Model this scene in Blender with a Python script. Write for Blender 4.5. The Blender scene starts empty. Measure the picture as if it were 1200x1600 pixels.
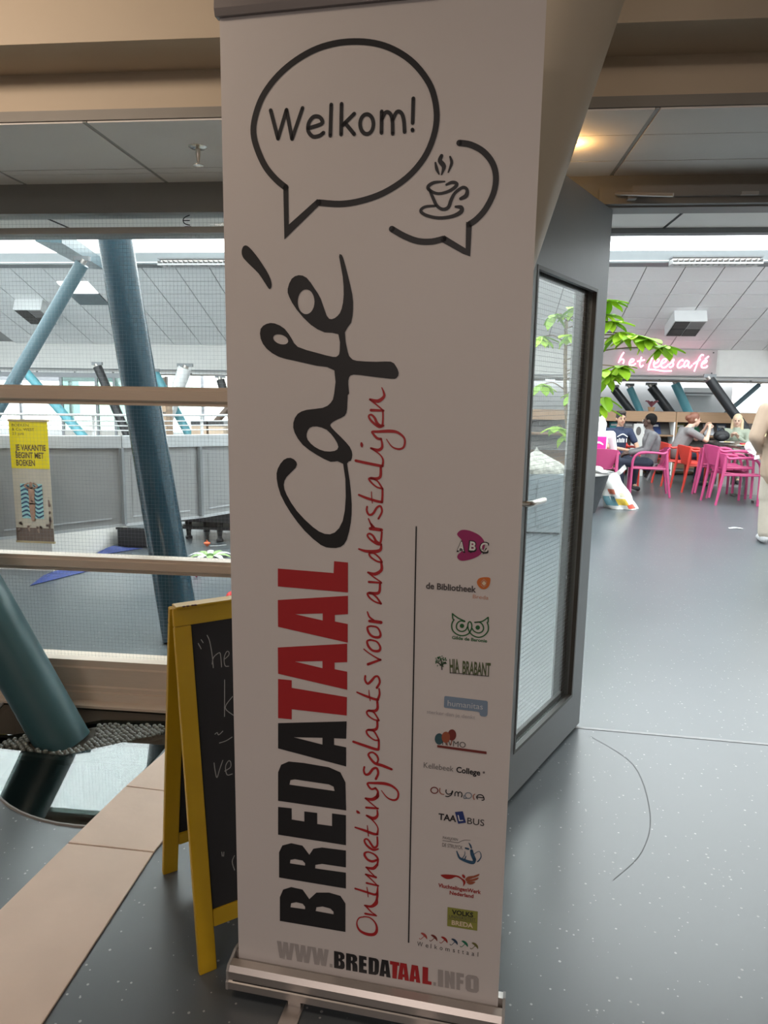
import bpy, bmesh, math, random
from mathutils import Vector, Matrix
from mathutils.geometry import tessellate_polygon

# ---------------------------------------------------------------- camera, sky, lights, exposure
scene = bpy.context.scene
COL = scene.collection
cam_data = bpy.data.cameras.new('camera')
cam = bpy.data.objects.new('camera', cam_data)
COL.objects.link(cam)
cam_data.sensor_fit = 'VERTICAL'
cam_data.sensor_height = 36.0
cam_data.sensor_width = 27.0
cam_data.lens = 36.0 * 1100 / 1600
cam_data.clip_start = 0.02
cam_data.clip_end = 300
cr_, cu_, cf_ = (0.994457, 0.103938, 0.015855), (-0.032648, 0.161923, 0.986263), (-0.099943, 0.981314, -0.164419)
cam.matrix_world = Matrix(((cr_[0], cu_[0], -cf_[0], 0), (cr_[1], cu_[1], -cf_[1], 0), (cr_[2], cu_[2], -cf_[2], 1.40), (0, 0, 0, 1)))
scene.camera = cam

world = bpy.data.worlds.new('sky')
scene.world = world
world.use_nodes = True
bg = world.node_tree.nodes['Background']
bg.inputs['Color'].default_value = (0.93, 0.97, 1.0, 1)
bg.inputs['Strength'].default_value = 6.6

def area_light(name, loc, size, size_y, power, color, aim=(0, 0, -1)):
    d = bpy.data.lights.new(name, 'AREA')
    d.shape = 'RECTANGLE'; d.size = size; d.size_y = size_y; d.energy = power; d.color = color
    o = bpy.data.objects.new(name, d); COL.objects.link(o)
    o.location = loc
    o.rotation_euler = Vector(aim).to_track_quat('-Z', 'Y').to_euler()
    return o
# unseen hall ceiling lamps, placed and aimed to brighten beams, floor and banner
area_light('hall_ceiling_lamp', (-1.9, 0.9, 2.70), 1.2, 0.3, 25, (1.0, 0.80, 0.63), aim=(0.35, 1.0, -0.5))
area_light('hall_ceiling_lamp', (2.0, 0.2, 2.70), 1.2, 0.3, 24, (1.0, 0.84, 0.72))
area_light('hall_ceiling_lamp', (-1.0, -3.2, 2.70), 1.2, 0.3, 84, (1.0, 0.86, 0.80))

vs = scene.view_settings
vs.view_transform = 'Standard'
vs.look = 'None'
vs.exposure = 0.0
vs.gamma = 1.0
vs.use_curve_mapping = False

random.seed(7)
R = math.radians
# ---------------------------------------------------------------- materials
MATS = {}
def mat(name, col, rough=0.5, metal=0.0, spec=0.5, noise=0.06, nscale=8.0, bump=0.0, bscale=60.0, coat=0.0, stretch=None):
    if name in MATS: return MATS[name]
    m = bpy.data.materials.new(name); m.use_nodes = True
    nt = m.node_tree; b = nt.nodes['Principled BSDF']
    b.inputs['Roughness'].default_value = rough
    b.inputs['Metallic'].default_value = metal
    b.inputs['Specular IOR Level'].default_value = spec
    b.inputs['Coat Weight'].default_value = coat
    tc = nt.nodes.new('ShaderNodeTexCoord')
    vec = tc.outputs['Object']
    if stretch:
        mp = nt.nodes.new('ShaderNodeMapping'); mp.inputs['Scale'].default_value = stretch
        nt.links.new(vec, mp.inputs['Vector']); vec = mp.outputs['Vector']
    n = nt.nodes.new('ShaderNodeTexNoise'); n.inputs['Scale'].default_value = nscale; n.inputs['Detail'].default_value = 4
    nt.links.new(vec, n.inputs['Vector'])
    mix = nt.nodes.new('ShaderNodeMix'); mix.data_type = 'RGBA'
    mix.inputs['A'].default_value = tuple(max(0, c * (1 - noise)) for c in col) + (1,)
    mix.inputs['B'].default_value = tuple(min(1, c * (1 + noise)) for c in col) + (1,)
    nt.links.new(n.outputs['Fac'], mix.inputs['Factor'])
    nt.links.new(mix.outputs['Result'], b.inputs['Base Color'])
    if bump:
        n2 = nt.nodes.new('ShaderNodeTexNoise'); n2.inputs['Scale'].default_value = bscale; n2.inputs['Detail'].default_value = 3
        nt.links.new(vec, n2.inputs['Vector'])
        bp = nt.nodes.new('ShaderNodeBump'); bp.inputs['Strength'].default_value = bump; bp.inputs['Distance'].default_value = 0.01
        nt.links.new(n2.outputs['Fac'], bp.inputs['Height']); nt.links.new(bp.outputs['Normal'], b.inputs['Normal'])
    MATS[name] = m
    return m
def srgb(r, g, b):
    f = lambda c: (c / 255 / 12.92) if c / 255 <= 0.04045 else ((c / 255 + 0.055) / 1.055) ** 2.4
    return (f(r), f(g), f(b))
def emit(name, col, strength):
    if name in MATS: return MATS[name]
    m = bpy.data.materials.new(name); m.use_nodes = True; b = m.node_tree.nodes['Principled BSDF']
    b.inputs['Base Color'].default_value = (*col, 1)
    b.inputs['Emission Color'].default_value = (*col, 1); b.inputs['Emission Strength'].default_value = strength
    MATS[name] = m
    return m
def glass(name, tint=(0.95, 0.97, 0.96), ior=1.5, wire=0.0, wire_w=0.06, gloss=1.0, axis='xz'):
    """thin sheet glass: clear transmission plus Fresnel reflection; wire>0 casts a square wire mesh into it"""
    if name in MATS: return MATS[name]
    m = bpy.data.materials.new(name); m.use_nodes = True; nt = m.node_tree
    nt.nodes.remove(nt.nodes['Principled BSDF']); out = nt.nodes['Material Output']
    tr = nt.nodes.new('ShaderNodeBsdfTransparent'); tr.inputs['Color'].default_value = (*tint, 1)
    gl = nt.nodes.new('ShaderNodeBsdfGlossy'); gl.inputs['Roughness'].default_value = 0.015; gl.inputs['Color'].default_value = (gloss, gloss, gloss, 1)
    fr = nt.nodes.new('ShaderNodeFresnel'); ge = nt.nodes.new('ShaderNodeNewGeometry')      # same reflection on both faces of the sheet
    mi = nt.nodes.new('ShaderNodeMapRange'); mi.inputs['To Min'].default_value = ior; mi.inputs['To Max'].default_value = 1 / ior
    nt.links.new(ge.outputs['Backfacing'], mi.inputs['Value']); nt.links.new(mi.outputs['Result'], fr.inputs['IOR'])
    mx = nt.nodes.new('ShaderNodeMixShader')
    nt.links.new(fr.outputs[0], mx.inputs[0]); nt.links.new(tr.outputs[0], mx.inputs[1]); nt.links.new(gl.outputs[0], mx.inputs[2])
    last = mx
    if wire:
        tc = nt.nodes.new('ShaderNodeTexCoord'); sp = nt.nodes.new('ShaderNodeSeparateXYZ'); nt.links.new(tc.outputs['Object'], sp.inputs[0])
        masks = []
        for ax in axis:
            d = nt.nodes.new('ShaderNodeMath'); d.operation = 'DIVIDE'; d.inputs[1].default_value = wire
            nt.links.new(sp.outputs[ax.upper()], d.inputs[0])
            f = nt.nodes.new('ShaderNodeMath'); f.operation = 'FRACT'; nt.links.new(d.outputs[0], f.inputs[0])
            l = nt.nodes.new('ShaderNodeMath'); l.operation = 'LESS_THAN'; l.inputs[1].default_value = wire_w; nt.links.new(f.outputs[0], l.inputs[0])
            masks.append(l)
        mxm = nt.nodes.new('ShaderNodeMath'); mxm.operation = 'MAXIMUM'
        nt.links.new(masks[0].outputs[0], mxm.inputs[0]); nt.links.new(masks[1].outputs[0], mxm.inputs[1])
        df = nt.nodes.new('ShaderNodeBsdfDiffuse'); df.inputs['Color'].default_value = (0.28, 0.29, 0.30, 1)
        m2 = nt.nodes.new('ShaderNodeMixShader')
        fm = nt.nodes.new('ShaderNodeMath'); fm.operation = 'SUBTRACT'; fm.use_clamp = True       # the mesh lies once in the sheet, not on both faces
        nt.links.new(mxm.outputs[0], fm.inputs[0]); nt.links.new(ge.outputs['Backfacing'], fm.inputs[1])
        nt.links.new(fm.outputs[0], m2.inputs[0]); nt.links.new(mx.outputs[0], m2.inputs[1]); nt.links.new(df.outputs[0], m2.inputs[2])
        last = m2
    nt.links.new(last.outputs[0], out.inputs['Surface'])
    MATS[name] = m
    return m

def floor_material():
    m = bpy.data.materials.new('speckled_linoleum'); m.use_nodes = True; nt = m.node_tree; b = nt.nodes['Principled BSDF']
    tc = nt.nodes.new('ShaderNodeTexCoord')
    n = nt.nodes.new('ShaderNodeTexNoise'); n.inputs['Scale'].default_value = 1.3; n.inputs['Detail'].default_value = 5
    nt.links.new(tc.outputs['Object'], n.inputs['Vector'])
    rp = nt.nodes.new('ShaderNodeMix'); rp.data_type = 'RGBA'
    rp.inputs['A'].default_value = (0.070, 0.082, 0.090, 1); rp.inputs['B'].default_value = (0.095, 0.108, 0.118, 1)
    nt.links.new(n.outputs['Fac'], rp.inputs['Factor'])
    v = nt.nodes.new('ShaderNodeTexVoronoi'); v.inputs['Scale'].default_value = 60.0
    nt.links.new(tc.outputs['Object'], v.inputs['Vector'])
    wn = nt.nodes.new('ShaderNodeMath'); wn.operation = 'MULTIPLY'; wn.inputs[1].default_value = 0.22
    sx = nt.nodes.new('ShaderNodeSeparateColor'); nt.links.new(v.outputs['Color'], sx.inputs[0])
    pw = nt.nodes.new('ShaderNodeMath'); pw.operation = 'POWER'; pw.inputs[1].default_value = 3.0
    nt.links.new(sx.outputs[0], pw.inputs[0]); nt.links.new(pw.outputs[0], wn.inputs[0])
    lt = nt.nodes.new('ShaderNodeMath'); lt.operation = 'LESS_THAN'
    nt.links.new(v.outputs['Distance'], lt.inputs[0]); nt.links.new(wn.outputs[0], lt.inputs[1])
    sc = nt.nodes.new('ShaderNodeMath'); sc.operation = 'MULTIPLY'; sc.inputs[1].default_value = 0.6; nt.links.new(lt.outputs[0], sc.inputs[0])
    m2 = nt.nodes.new('ShaderNodeMix'); m2.data_type = 'RGBA'; m2.inputs['B'].default_value = (0.52, 0.52, 0.5, 1)
    nt.links.new(rp.outputs['Result'], m2.inputs['A']); nt.links.new(sc.outputs[0], m2.inputs['Factor'])
    nt.links.new(m2.outputs['Result'], b.inputs['Base Color'])
    b.inputs['Roughness'].default_value = 0.30
    b.inputs['Specular IOR Level'].default_value = 0.8
    return m

# ---------------------------------------------------------------- mesh helpers
class MB:
    """collects shapes and builds them as one mesh object"""
    def __init__(self): self.v = []; self.f = []
    def add(self, vs, fs):
        k = len(self.v); self.v += [tuple(p) for p in vs]; self.f += [tuple(i + k for i in q) for q in fs]; return self
    def box(self, x0, x1, y0, y1, z0, z1, M=None):
        vs = [Vector((x, y, z)) for z in (z0, z1) for y in (y0, y1) for x in (x0, x1)]
        if M is not None: vs = [M @ p for p in vs]
        return self.add(vs, [(0, 2, 3, 1), (4, 5, 7, 6), (0, 1, 5, 4), (2, 6, 7, 3), (0, 4, 6, 2), (1, 3, 7, 5)])
    def rings(self, rings, closed_ends=True, loop=False):
        n = len(rings[0]); vs = [p for r in rings for p in r]; fs = []; m = len(rings)
        for i in range(m if loop else m - 1):
            for j in range(n):
                a = i * n + j; b = i * n + (j + 1) % n; c = ((i + 1) % m) * n + (j + 1) % n; d = ((i + 1) % m) * n + j
                fs.append((a, b, c, d))
        if closed_ends and not loop: fs += [tuple(range(n))[::-1], tuple(range((m - 1) * n, m * n))]
        return self.add(vs, fs)
    def tube(self, pts, rad, n=10, ends=True, squash=1.0):
        pts = [Vector(p) for p in pts]; m = len(pts); rads = rad if isinstance(rad, (list, tuple)) else [rad] * m
        rings = []; up = None
        for i, p in enumerate(pts):
            t = (pts[min(i + 1, m - 1)] - pts[max(i - 1, 0)]).normalized()
            if up is None:
                up = Vector((0, 0, 1)) if abs(t.z) < 0.9 else Vector((0, 1, 0))
            s = t.cross(up).normalized(); up = s.cross(t).normalized()
            rings.append([p + rads[i] * (math.cos(2 * math.pi * j / n) * s + squash * math.sin(2 * math.pi * j / n) * up) for j in range(n)])
        return self.rings(rings, ends)
    def prism(self, poly, z0, z1, M=None):
        """poly [(x,y)] extruded z0..z1"""
        n = len(poly); vs = [Vector((x, y, z0)) for x, y in poly] + [Vector((x, y, z1)) for x, y in poly]
        if M is not None: vs = [M @ p for p in vs]
        k = len(self.v); tri = tessellate_polygon([[Vector((x, y, 0)) for x, y in poly]])
        fs = [tuple(t) for t in tri] + [tuple(i + n for i in t) for t in tri] + [(i, (i + 1) % n, (i + 1) % n + n, i + n) for i in range(n)]
        return self.add(vs, fs)
    def lathe(self, prof, n=20, c=(0, 0, 0), M=None):
        rings = [[Vector((c[0] + r * math.cos(2 * math.pi * j / n), c[1] + r * math.sin(2 * math.pi * j / n), c[2] + z)) for j in range(n)] for r, z in prof]
        if M is not None: rings = [[M @ p for p in r] for r in rings]
        return self.rings(rings)
    def ball(self, c, r, n=10, m=7, sc=(1, 1, 1)):
        rings = []
        for i in range(m + 1):
            t = math.pi * (0.02 + 0.96 * i / m)
            rings.append([(c[0] + sc[0] * r * math.sin(t) * math.cos(2 * math.pi * j / n), c[1] + sc[1] * r * math.sin(t) * math.sin(2 * math.pi * j / n), c[2] + sc[2] * r * math.cos(t)) for j in range(n)])
        return self.rings(rings)
    def grid(self, fn, nu, nv, thick=0.0):
        """surface fn(u,v)->point, u,v in 0..1; thick gives it a back side"""
        P = [[Vector(fn(i / nu, j / nv)) for j in range(nv + 1)] for i in range(nu + 1)]
        if not thick:
            vs = [p for r in P for p in r]
            return self.add(vs, [(i * (nv + 1) + j, (i + 1) * (nv + 1) + j, (i + 1) * (nv + 1) + j + 1, i * (nv + 1) + j + 1) for i in range(nu) for j in range(nv)])
        N = []
        for i in range(nu + 1):
            for j in range(nv + 1):
                du = P[min(i + 1, nu)][j] - P[max(i - 1, 0)][j]; dv = P[i][min(j + 1, nv)] - P[i][max(j - 1, 0)]
                N.append(du.cross(dv).normalized())
        a = [p for r in P for p in r]; b = [p - n * thick for p, n in zip(a, N)]; K = len(a); w = nv + 1
        fs = []
        for i in range(nu):
            for j in range(nv):
                q = (i * w + j, (i + 1) * w + j, (i + 1) * w + j + 1, i * w + j + 1); fs.append(q); fs.append(tuple(x + K for x in q[::-1]))
        rim = [i * w for i in range(nu + 1)] + [nu * w + j for j in range(1, nv + 1)] + [i * w + nv for i in range(nu - 1, -1, -1)] + [j for j in range(nv - 1, 0, -1)]
        for i in range(len(rim)):
            x, y = rim[i], rim[(i + 1) % len(rim)]; fs.append((x, y, y + K, x + K))
        return self.add(a + b, fs)
    def mesh(self, name, smooth=False, bevel=0.0):
        me = bpy.data.meshes.new(name); me.from_pydata(self.v, [], self.f); me.update()
        bm = bmesh.new(); bm.from_mesh(me); bmesh.ops.recalc_face_normals(bm, faces=bm.faces)
        if bevel: bmesh.ops.bevel(bm, geom=[e for e in bm.edges if e.is_manifold and e.calc_face_angle(0) > 0.6], offset=bevel, segments=2, affect='EDGES', clamp_overlap=True)
        if smooth:
            for f in bm.faces: f.smooth = True
            for e in bm.edges:
                if len(e.link_faces) == 2 and e.calc_face_angle(0) > 0.7: e.smooth = False
        bm.to_mesh(me); bm.free()
        return me
    def build(self, name, m, parent=None, smooth=False, bevel=0.0):
        return link(name, self.mesh(name, smooth, bevel), m, parent)

WORLD = {}
def link(name, me, m, parent=None):
    """links a mesh given in world coordinates; under a parent it is stored relative to the parent's base"""
    o = bpy.data.objects.new(name, me)
    if m is not None and len(me.materials) == 0: me.materials.append(m)
    COL.objects.link(o)
    if parent is not None:
        o.parent = parent
        b = WORLD.get(parent.name, Vector((0, 0, 0)))
        if b.length: me.transform(Matrix.Translation(-b))
        WORLD[o.name] = b.copy()
    else:
        WORLD[o.name] = Vector((0, 0, 0))
    return o
def tag(o, label=None, cat=None, group=None, kind=None):
    if label: o['label'] = label
    if cat: o['category'] = cat
    if group: o['group'] = group
    if kind: o['kind'] = kind
    return o
def thing(name, loc, label, cat, group=None, kind=None):
    o = bpy.data.objects.new(name, None); o.empty_display_size = 0.1; COL.objects.link(o); o.location = loc
    WORLD[o.name] = Vector(loc)
    return tag(o, label, cat, group, kind)
def struct(o): o['kind'] = 'structure'; return o
def copy_tree(o, parent=None, **tags):
    c = o.copy(); COL.objects.link(c); c.parent = parent
    for ch in list(o.children): copy_tree(ch, c)
    for k, v in tags.items(): c[k] = v
    return c
def cat_rom(pts, k=5, closed=False):
    n = len(pts); out = []; dim = len(pts[0])
    if n < 3 and not closed: return [tuple(p) for p in pts]
    for i in range(n if closed else n - 1):
        g = (lambda q: pts[q % n]) if closed else (lambda q: pts[min(max(q, 0), n - 1)])
        p0, p1, p2, p3 = g(i - 1), g(i), g(i + 1), g(i + 2)
        for j in range(k):
            t = j / k
            out.append(tuple(0.5 * (2 * p1[d] + (p2[d] - p0[d]) * t + (2 * p0[d] - 5 * p1[d] + 4 * p2[d] - p3[d]) * t * t + (3 * p1[d] - p0[d] - 3 * p2[d] + p3[d]) * t ** 3) for d in range(dim)))
    if not closed: out.append(tuple(pts[-1]))
    return out
def ribbon(mb, pts, fn, closed=False, caps=True):
    """flat brush stroke along pts [(x,y,width)]; fn maps (x,y) to 3D"""
    n = len(pts); L = []; Rr = []
    for i in range(n):
        a = pts[(i - 1) % n] if closed else pts[max(i - 1, 0)]; b = pts[(i + 1) % n] if closed else pts[min(i + 1, n - 1)]
        dx, dy = b[0] - a[0], b[1] - a[1]; l = math.hypot(dx, dy) or 1.0; w = pts[i][2] / 2
        L.append((pts[i][0] - dy / l * w, pts[i][1] + dx / l * w)); Rr.append((pts[i][0] + dy / l * w, pts[i][1] - dx / l * w))
    fs = [(i, (i + 1) % n, n + (i + 1) % n, n + i) for i in range(n if closed else n - 1)]
    mb.add([fn(*p) for p in L] + [fn(*p) for p in Rr], fs)
    if caps and not closed:
        for p in (pts[0], pts[-1]):
            c = [(p[0] + p[2] / 2 * math.cos(t * math.pi / 5), p[1] + p[2] / 2 * math.sin(t * math.pi / 5)) for t in range(10)]
            mb.add([fn(*q) for q in c], [tuple(range(10))])
def fill(mb, loops, fn):
    vs = [p for l in loops for p in l]
    tri = tessellate_polygon([[Vector((p[0], p[1], 0)) for p in l] for l in loops])
    mb.add([fn(*p) for p in vs], [tuple(t) for t in tri])
TEXTS = {}
def text_polys(s, bold):
    """glyph triangles of the built-in font, (verts2d, faces, width, capheight)"""
    key = (s, bold)
    if key in TEXTS: return TEXTS[key]
    def raw(t):
        cu = bpy.data.curves.new('t', 'FONT'); cu.body = t; cu.size = 1.0; cu.resolution_u = 3; cu.fill_mode = 'FRONT'; cu.offset = 0.028 if bold else 0.0
        o = bpy.data.objects.new('t', cu); COL.objects.link(o)
        dg = bpy.context.evaluated_depsgraph_get()
        me = bpy.data.meshes.new_from_object(o.evaluated_get(dg))
        vs = [tuple(v.co[:2]) for v in me.vertices]; fs = [tuple(p.vertices) for p in me.polygons]
        bpy.data.objects.remove(o); bpy.data.curves.remove(cu); bpy.data.meshes.remove(me)
        return vs, fs
    vs, fs = raw(s)
    cap = TEXTS.get('cap')
    if cap is None:
        hv, _ = raw('H'); cap = TEXTS['cap'] = max(v[1] for v in hv)
    TEXTS[key] = (vs, fs, cap)
    return TEXTS[key]
def put_text(mb, s, p, q, h, bold, fn):
    vs, fs, cap = text_polys(s, bold)
    if not vs: return
    x0 = min(v[0] for v in vs); x1 = max(v[0] for v in vs)
    dx, dy = q[0] - p[0], q[1] - p[1]; L = math.hypot(dx, dy); ex = (dx / L, dy / L); ey = (-ex[1], ex[0])
    out = []
    for x, y in vs:
        a = (x - x0) / (x1 - x0) * L; b = y / cap * h
        out.append(fn(p[0] + a * ex[0] + b * ey[0], p[1] + a * ex[1] + b * ey[1]))
    mb.add(out, fs)

# ---------------------------------------------------------------- the hall, the glazed wall and the floor
M_BEIGE = mat('beige_paint', (0.58, 0.49, 0.375), 0.55, noise=0.05, nscale=3, bump=0.05, bscale=30)
M_WALL = mat('hall_wall_paint', (0.55, 0.50, 0.44), 0.8, noise=0.05, nscale=2, bump=0.08)
M_PANEL = mat('ceiling_panel_grey', (0.85, 0.82, 0.78), 0.7, noise=0.04, nscale=5, bump=0.06, bscale=90)
M_DARKGAP = mat('dark_joint', (0.05, 0.05, 0.05), 0.8)
M_FRAME = mat('warm_grey_aluminium', (0.54, 0.445, 0.36), 0.38, metal=0.1, noise=0.06, nscale=12, stretch=(1, 20, 20))
M_HEAD = mat('dark_grey_frame', (0.27, 0.265, 0.25), 0.5, noise=0.05)
M_DOOR = mat('grey_door_paint', (0.20, 0.21, 0.215), 0.42, noise=0.05, nscale=5, bump=0.03, bscale=40)
M_BLACKGASKET = mat('black_gasket', (0.025, 0.025, 0.025), 0.5)
M_ALU = mat('brushed_aluminium', (0.56, 0.52, 0.49), 0.42, metal=0.9, noise=0.08, nscale=30, stretch=(0.3, 40, 40))
M_CHROME = mat('satin_chrome', (0.7, 0.66, 0.6), 0.22, metal=1.0)
M_WHITE = mat('white_paint', (0.78, 0.79, 0.79), 0.6, noise=0.03)
M_TILE = mat('white_ceiling_tile', (0.88, 0.88, 0.88), 0.85, noise=0.03, nscale=20, bump=0.04, bscale=150)
M_FLOOR = floor_material()
M_PLAIN_GLASS = glass('clear_glass')
M_WIRED = glass('wired_glass', (0.98, 0.995, 0.99), 1.3, wire=0.0165, wire_w=0.035, axis='xz')

def poly_object(name, loops, z, m, parent=None):
    mb = MB(); fill(mb, loops, lambda x, y: (x, y, z)); return mb.build(name, m, parent)
arc = []
for i in range(13):
    t = R(-86 - i * 5.6)
    arc.append((-1.178 + 0.597 * math.cos(t), 2.573 + 0.597 * math.sin(t)))
pit = [(-1.115, 2.90), (-1.115, 2.45)] + [(-1.14, 1.977)] + arc + [(-1.66, 2.20), (-1.76, 2.33), (-1.86, 2.50), (-1.98, 2.70), (-2.02, 2.90)]
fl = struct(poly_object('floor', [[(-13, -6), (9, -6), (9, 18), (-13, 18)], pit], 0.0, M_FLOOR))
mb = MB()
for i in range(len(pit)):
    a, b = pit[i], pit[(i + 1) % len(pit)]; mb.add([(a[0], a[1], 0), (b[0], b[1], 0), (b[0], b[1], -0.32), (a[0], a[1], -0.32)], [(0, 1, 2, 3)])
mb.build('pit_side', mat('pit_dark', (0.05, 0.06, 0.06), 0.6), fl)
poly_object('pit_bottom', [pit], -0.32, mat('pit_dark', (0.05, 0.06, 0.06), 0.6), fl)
# metal edging round the glass plates and the floor joint at the threshold
mb = MB(); mb.tube([(x, y, 0.0) for x, y in pit[2:]], 0.006, 6)
mb.build('edging_strip', mat('edging_grey', (0.22, 0.21, 0.20), 0.45), fl, smooth=True)
MB().box(0.54, 1.75, 2.86, 2.878, -0.002, 0.0016, Matrix.Translation((0.54, 2.907, 0)) @ Matrix.Rotation(R(-3.5), 4, 'Z') @ Matrix.Translation((-0.54, -2.865, 0))).build('threshold_joint', mat('joint_grey', (0.33, 0.33, 0.34), 0.5), fl)
mb = MB(); ribbon(mb, cat_rom([(0.60, 2.83, 0.003), (0.72, 2.62, 0.004), (0.70, 2.30, 0.004), (0.62, 2.08, 0.003), (0.50, 1.93, 0.002)], 6), lambda x, y: (x, y, 0.0006))
mb.build('scuff_mark', mat('scuff', (0.06, 0.065, 0.07), 0.5), fl)

HZ = 2.75
def wall(name, *b, m=M_WALL): return struct(MB().box(*b).build(name, m))
wall('wall_rear', -5.1, 5.1, -5.2, -5.0, 0, HZ)
wall('wall_left', -5.2, -5.0, -5.2, 2.9, 0, HZ)
wall('wall_right', 5.0, 5.2, -5.2, 2.9, 0, HZ)
wall('ceiling', -5.2, 5.2, -5.2, 2.15, HZ, HZ + 0.1)
# soffit over the glazed wall: beige box, steel beam, panel strip, head
wall('trim_1', -5, 5, 2.15, 2.93, 2.402, HZ + 0.1, m=M_BEIGE)
beam = struct(MB().box(-5, 5, 2.345, 2.357, 2.262, 2.402).build('trim_2', M_BEIGE))
MB().box(-5, 5, 2.262, 2.345, 2.232, 2.262, ).build('flange', mat('flange_grey', (0.24, 0.225, 0.20), 0.5), beam)
cl = struct(MB().box(-5, 5, 2.36, 2.90, 2.245, 2.26).build('ceiling', M_DARKGAP))
xs = [-4.22, -3.62, -3.02, -2.41, -1.80, -1.20, -0.62, -0.04, 0.54, 1.14, 1.74, 2.34, 2.94]
for a, b in zip(xs, xs[1:]):
    for y0, y1 in ((2.268, 2.468), (2.472, 2.722), (2.727, 2.898)) if a > -0.1 else ((2.268, 2.718), (2.723, 2.775), (2.779, 2.898)):
        MB().box(a + 0.014, b - 0.002, y0, y1, 2.226, 2.2315).build('ceiling_panel', M_PANEL, cl)
    MB().box(a, a + 0.011, 2.268, 2.898, 2.228, 2.2315).build('joint_profile', mat('joint_profile', (0.42, 0.40, 0.37), 0.5), cl)
wall('wall_front', -5.2, 5.2, 2.93, 3.0, 2.23, HZ + 0.3, m=M_WHITE)

# the wired-glass wall on the left
win = thing('window_1', (-2.0, 2.93, 0), None, None, kind='structure')
XL, XR = -3.9, 0.22
MB().box(XL, 5.0, 2.895, 2.99, 2.112, 2.23).build('head_beam', M_HEAD, win)
MB().box(XL, XR, 2.90, 2.97, 2.034, 2.058).build('rail', M_HEAD, win)
def rail(z0, z1, name='rail'):
    mb = MB(); h = z1 - z0
    prof = [(2.965, z0), (2.905, z0), (2.905, z0 + 0.012), (2.885, z0 + 0.022), (2.885, z1 - 0.016), (2.893, z1 - 0.012), (2.893, z1), (2.965, z1)]
    mb.rings([[Vector((x, y, z)) for y, z in prof] for x in (XL, XR)])
    return mb.build(name, M_FRAME, win)
rail(1.338, 1.417); rail(0.600, 0.670)
mb = MB()
prof = [(2.99, 0.0), (2.80, 0.0), (2.80, 0.012), (2.845, 0.016), (2.85, 0.05), (2.865, 0.052), (2.865, 0.07), (2.875, 0.075), (2.875, 0.155), (2.885, 0.16), (2.885, 0.19), (2.99, 0.19)]
mb.rings([[Vector((x, y, z)) for y, z in prof] for x in (XL, XR)])
mb.build('sill', M_FRAME, win)
for x in (XL, -0.52, XR - 0.05): MB().box(x, x + 0.05, 2.90, 2.97, 0.19, 2.112).build('mullion', M_FRAME, win)
for z0, z1 in ((0.19, 0.60), (0.67, 1.338), (1.417, 2.034), (2.058, 2.112)):
    for x0, x1 in ((XL + 0.05, -0.52), (-0.47, XR - 0.05)):
        MB().box(x0, x1, 2.930, 2.934, z0, z1).build('pane', M_WIRED, win)
mb = MB()
ribbon(mb, cat_rom([(-1.115, 2.108, 0.004), (-1.135, 2.10, 0.004), (-1.142, 2.088, 0.004), (-1.135, 2.076, 0.004), (-1.115, 2.07, 0.004)], 4), lambda x, z: (x, 2.9285, z))
ribbon(mb, [(-1.14, 2.088, 0.004), (-1.115, 2.088, 0.004)], lambda x, z: (x, 2.9285, z))
ribbon(mb, [(-1.135, 2.064, 0.004), (-1.11, 2.064, 0.004)], lambda x, z: (x, 2.9285, z))
tag(mb.build('etched_mark', M_BLACKGASKET, win), 'small dark mark printed on the top pane')

# door opening with its frame
df = thing('door_2', (0.57, 2.93, 0), None, None, kind='structure')
MB().box(0.45, 0.54, 2.955, 3.0, 0, 2.14).build('jamb', M_DOOR, df)
MB().box(1.75, 1.83, 2.87, 2.99, 0, 2.14).build('jamb', M_DOOR, df)
MB().box(0.50, 1.83, 2.865, 2.895, 2.118, 2.175).build('frame_head', M_HEAD, df)
MB().box(1.83, 5.0, 2.90, 2.96, 0, 2.112).build('side_panel', M_WALL, df)
# the open door leaf, swung towards the hall
door = thing('door_1', (0.565, 2.925, 0), None, None, kind='structure')
dv = Vector((-0.475, -0.880, 0)).normalized(); dn = Vector((0.880, -0.475, 0)).normalized()
DM = Matrix(((dv.x, dn.x, 0, 0.565), (dv.y, dn.y, 0, 2.930), (0, 0, 1, 0), (0, 0, 0, 1)))   # (s, t, z): s from hinge, t towards the camera side
T0, T1 = -0.048, 0.0
LW = 0.93
g0, g1, gz0, gz1 = 0.117, 0.705, 0.175, 1.805
mb = MB()
mb.box(0, g0, T0, T1, 0.012, 2.112, DM); mb.box(g1, LW, T0, T1, 0.012, 2.112, DM)
mb.box(g0, g1, T0, T1, 0.012, gz0, DM); mb.box(g0, g1, T0, T1, gz1, 2.112, DM)
leaf = mb.build('leaf', M_DOOR, door)
mb = MB()
for t0, t1, w in ((T0 - 0.002, T0 + 0.012, 0.020), (-0.014, 0.002, 0.012)):
    mb.box(g0, g0 + w, t0, t1, gz0, gz1, DM); mb.box(g1 - w, g1, t0, t1, gz0, gz1, DM)
    mb.box(g0 + w, g1 - w, t0, t1, gz0, gz0 + w, DM); mb.box(g0 + w, g1 - w, t0, t1, gz1 - w, gz1, DM)
mb.build('glazing_bead', mat('dark_bead', (0.06, 0.055, 0.05), 0.45), leaf)
pme = MB().box(g0 + 0.004, g1 - 0.004, -0.028, -0.022, gz0 + 0.004, gz1 - 0.004).mesh('pane')
pme.materials.append(glass('door_wired_glass', (0.94, 0.96, 0.95), 1.18, wire=0.0165, wire_w=0.06, axis='xz'))
pg = bpy.data.objects.new('pane', pme); COL.objects.link(pg); pg.parent = door
pg.location = (0, 0.005, 0); pg.rotation_euler = (0, 0, math.atan2(dv.y, dv.x))    # own frame, so that the wire mesh runs along the leaf
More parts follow.
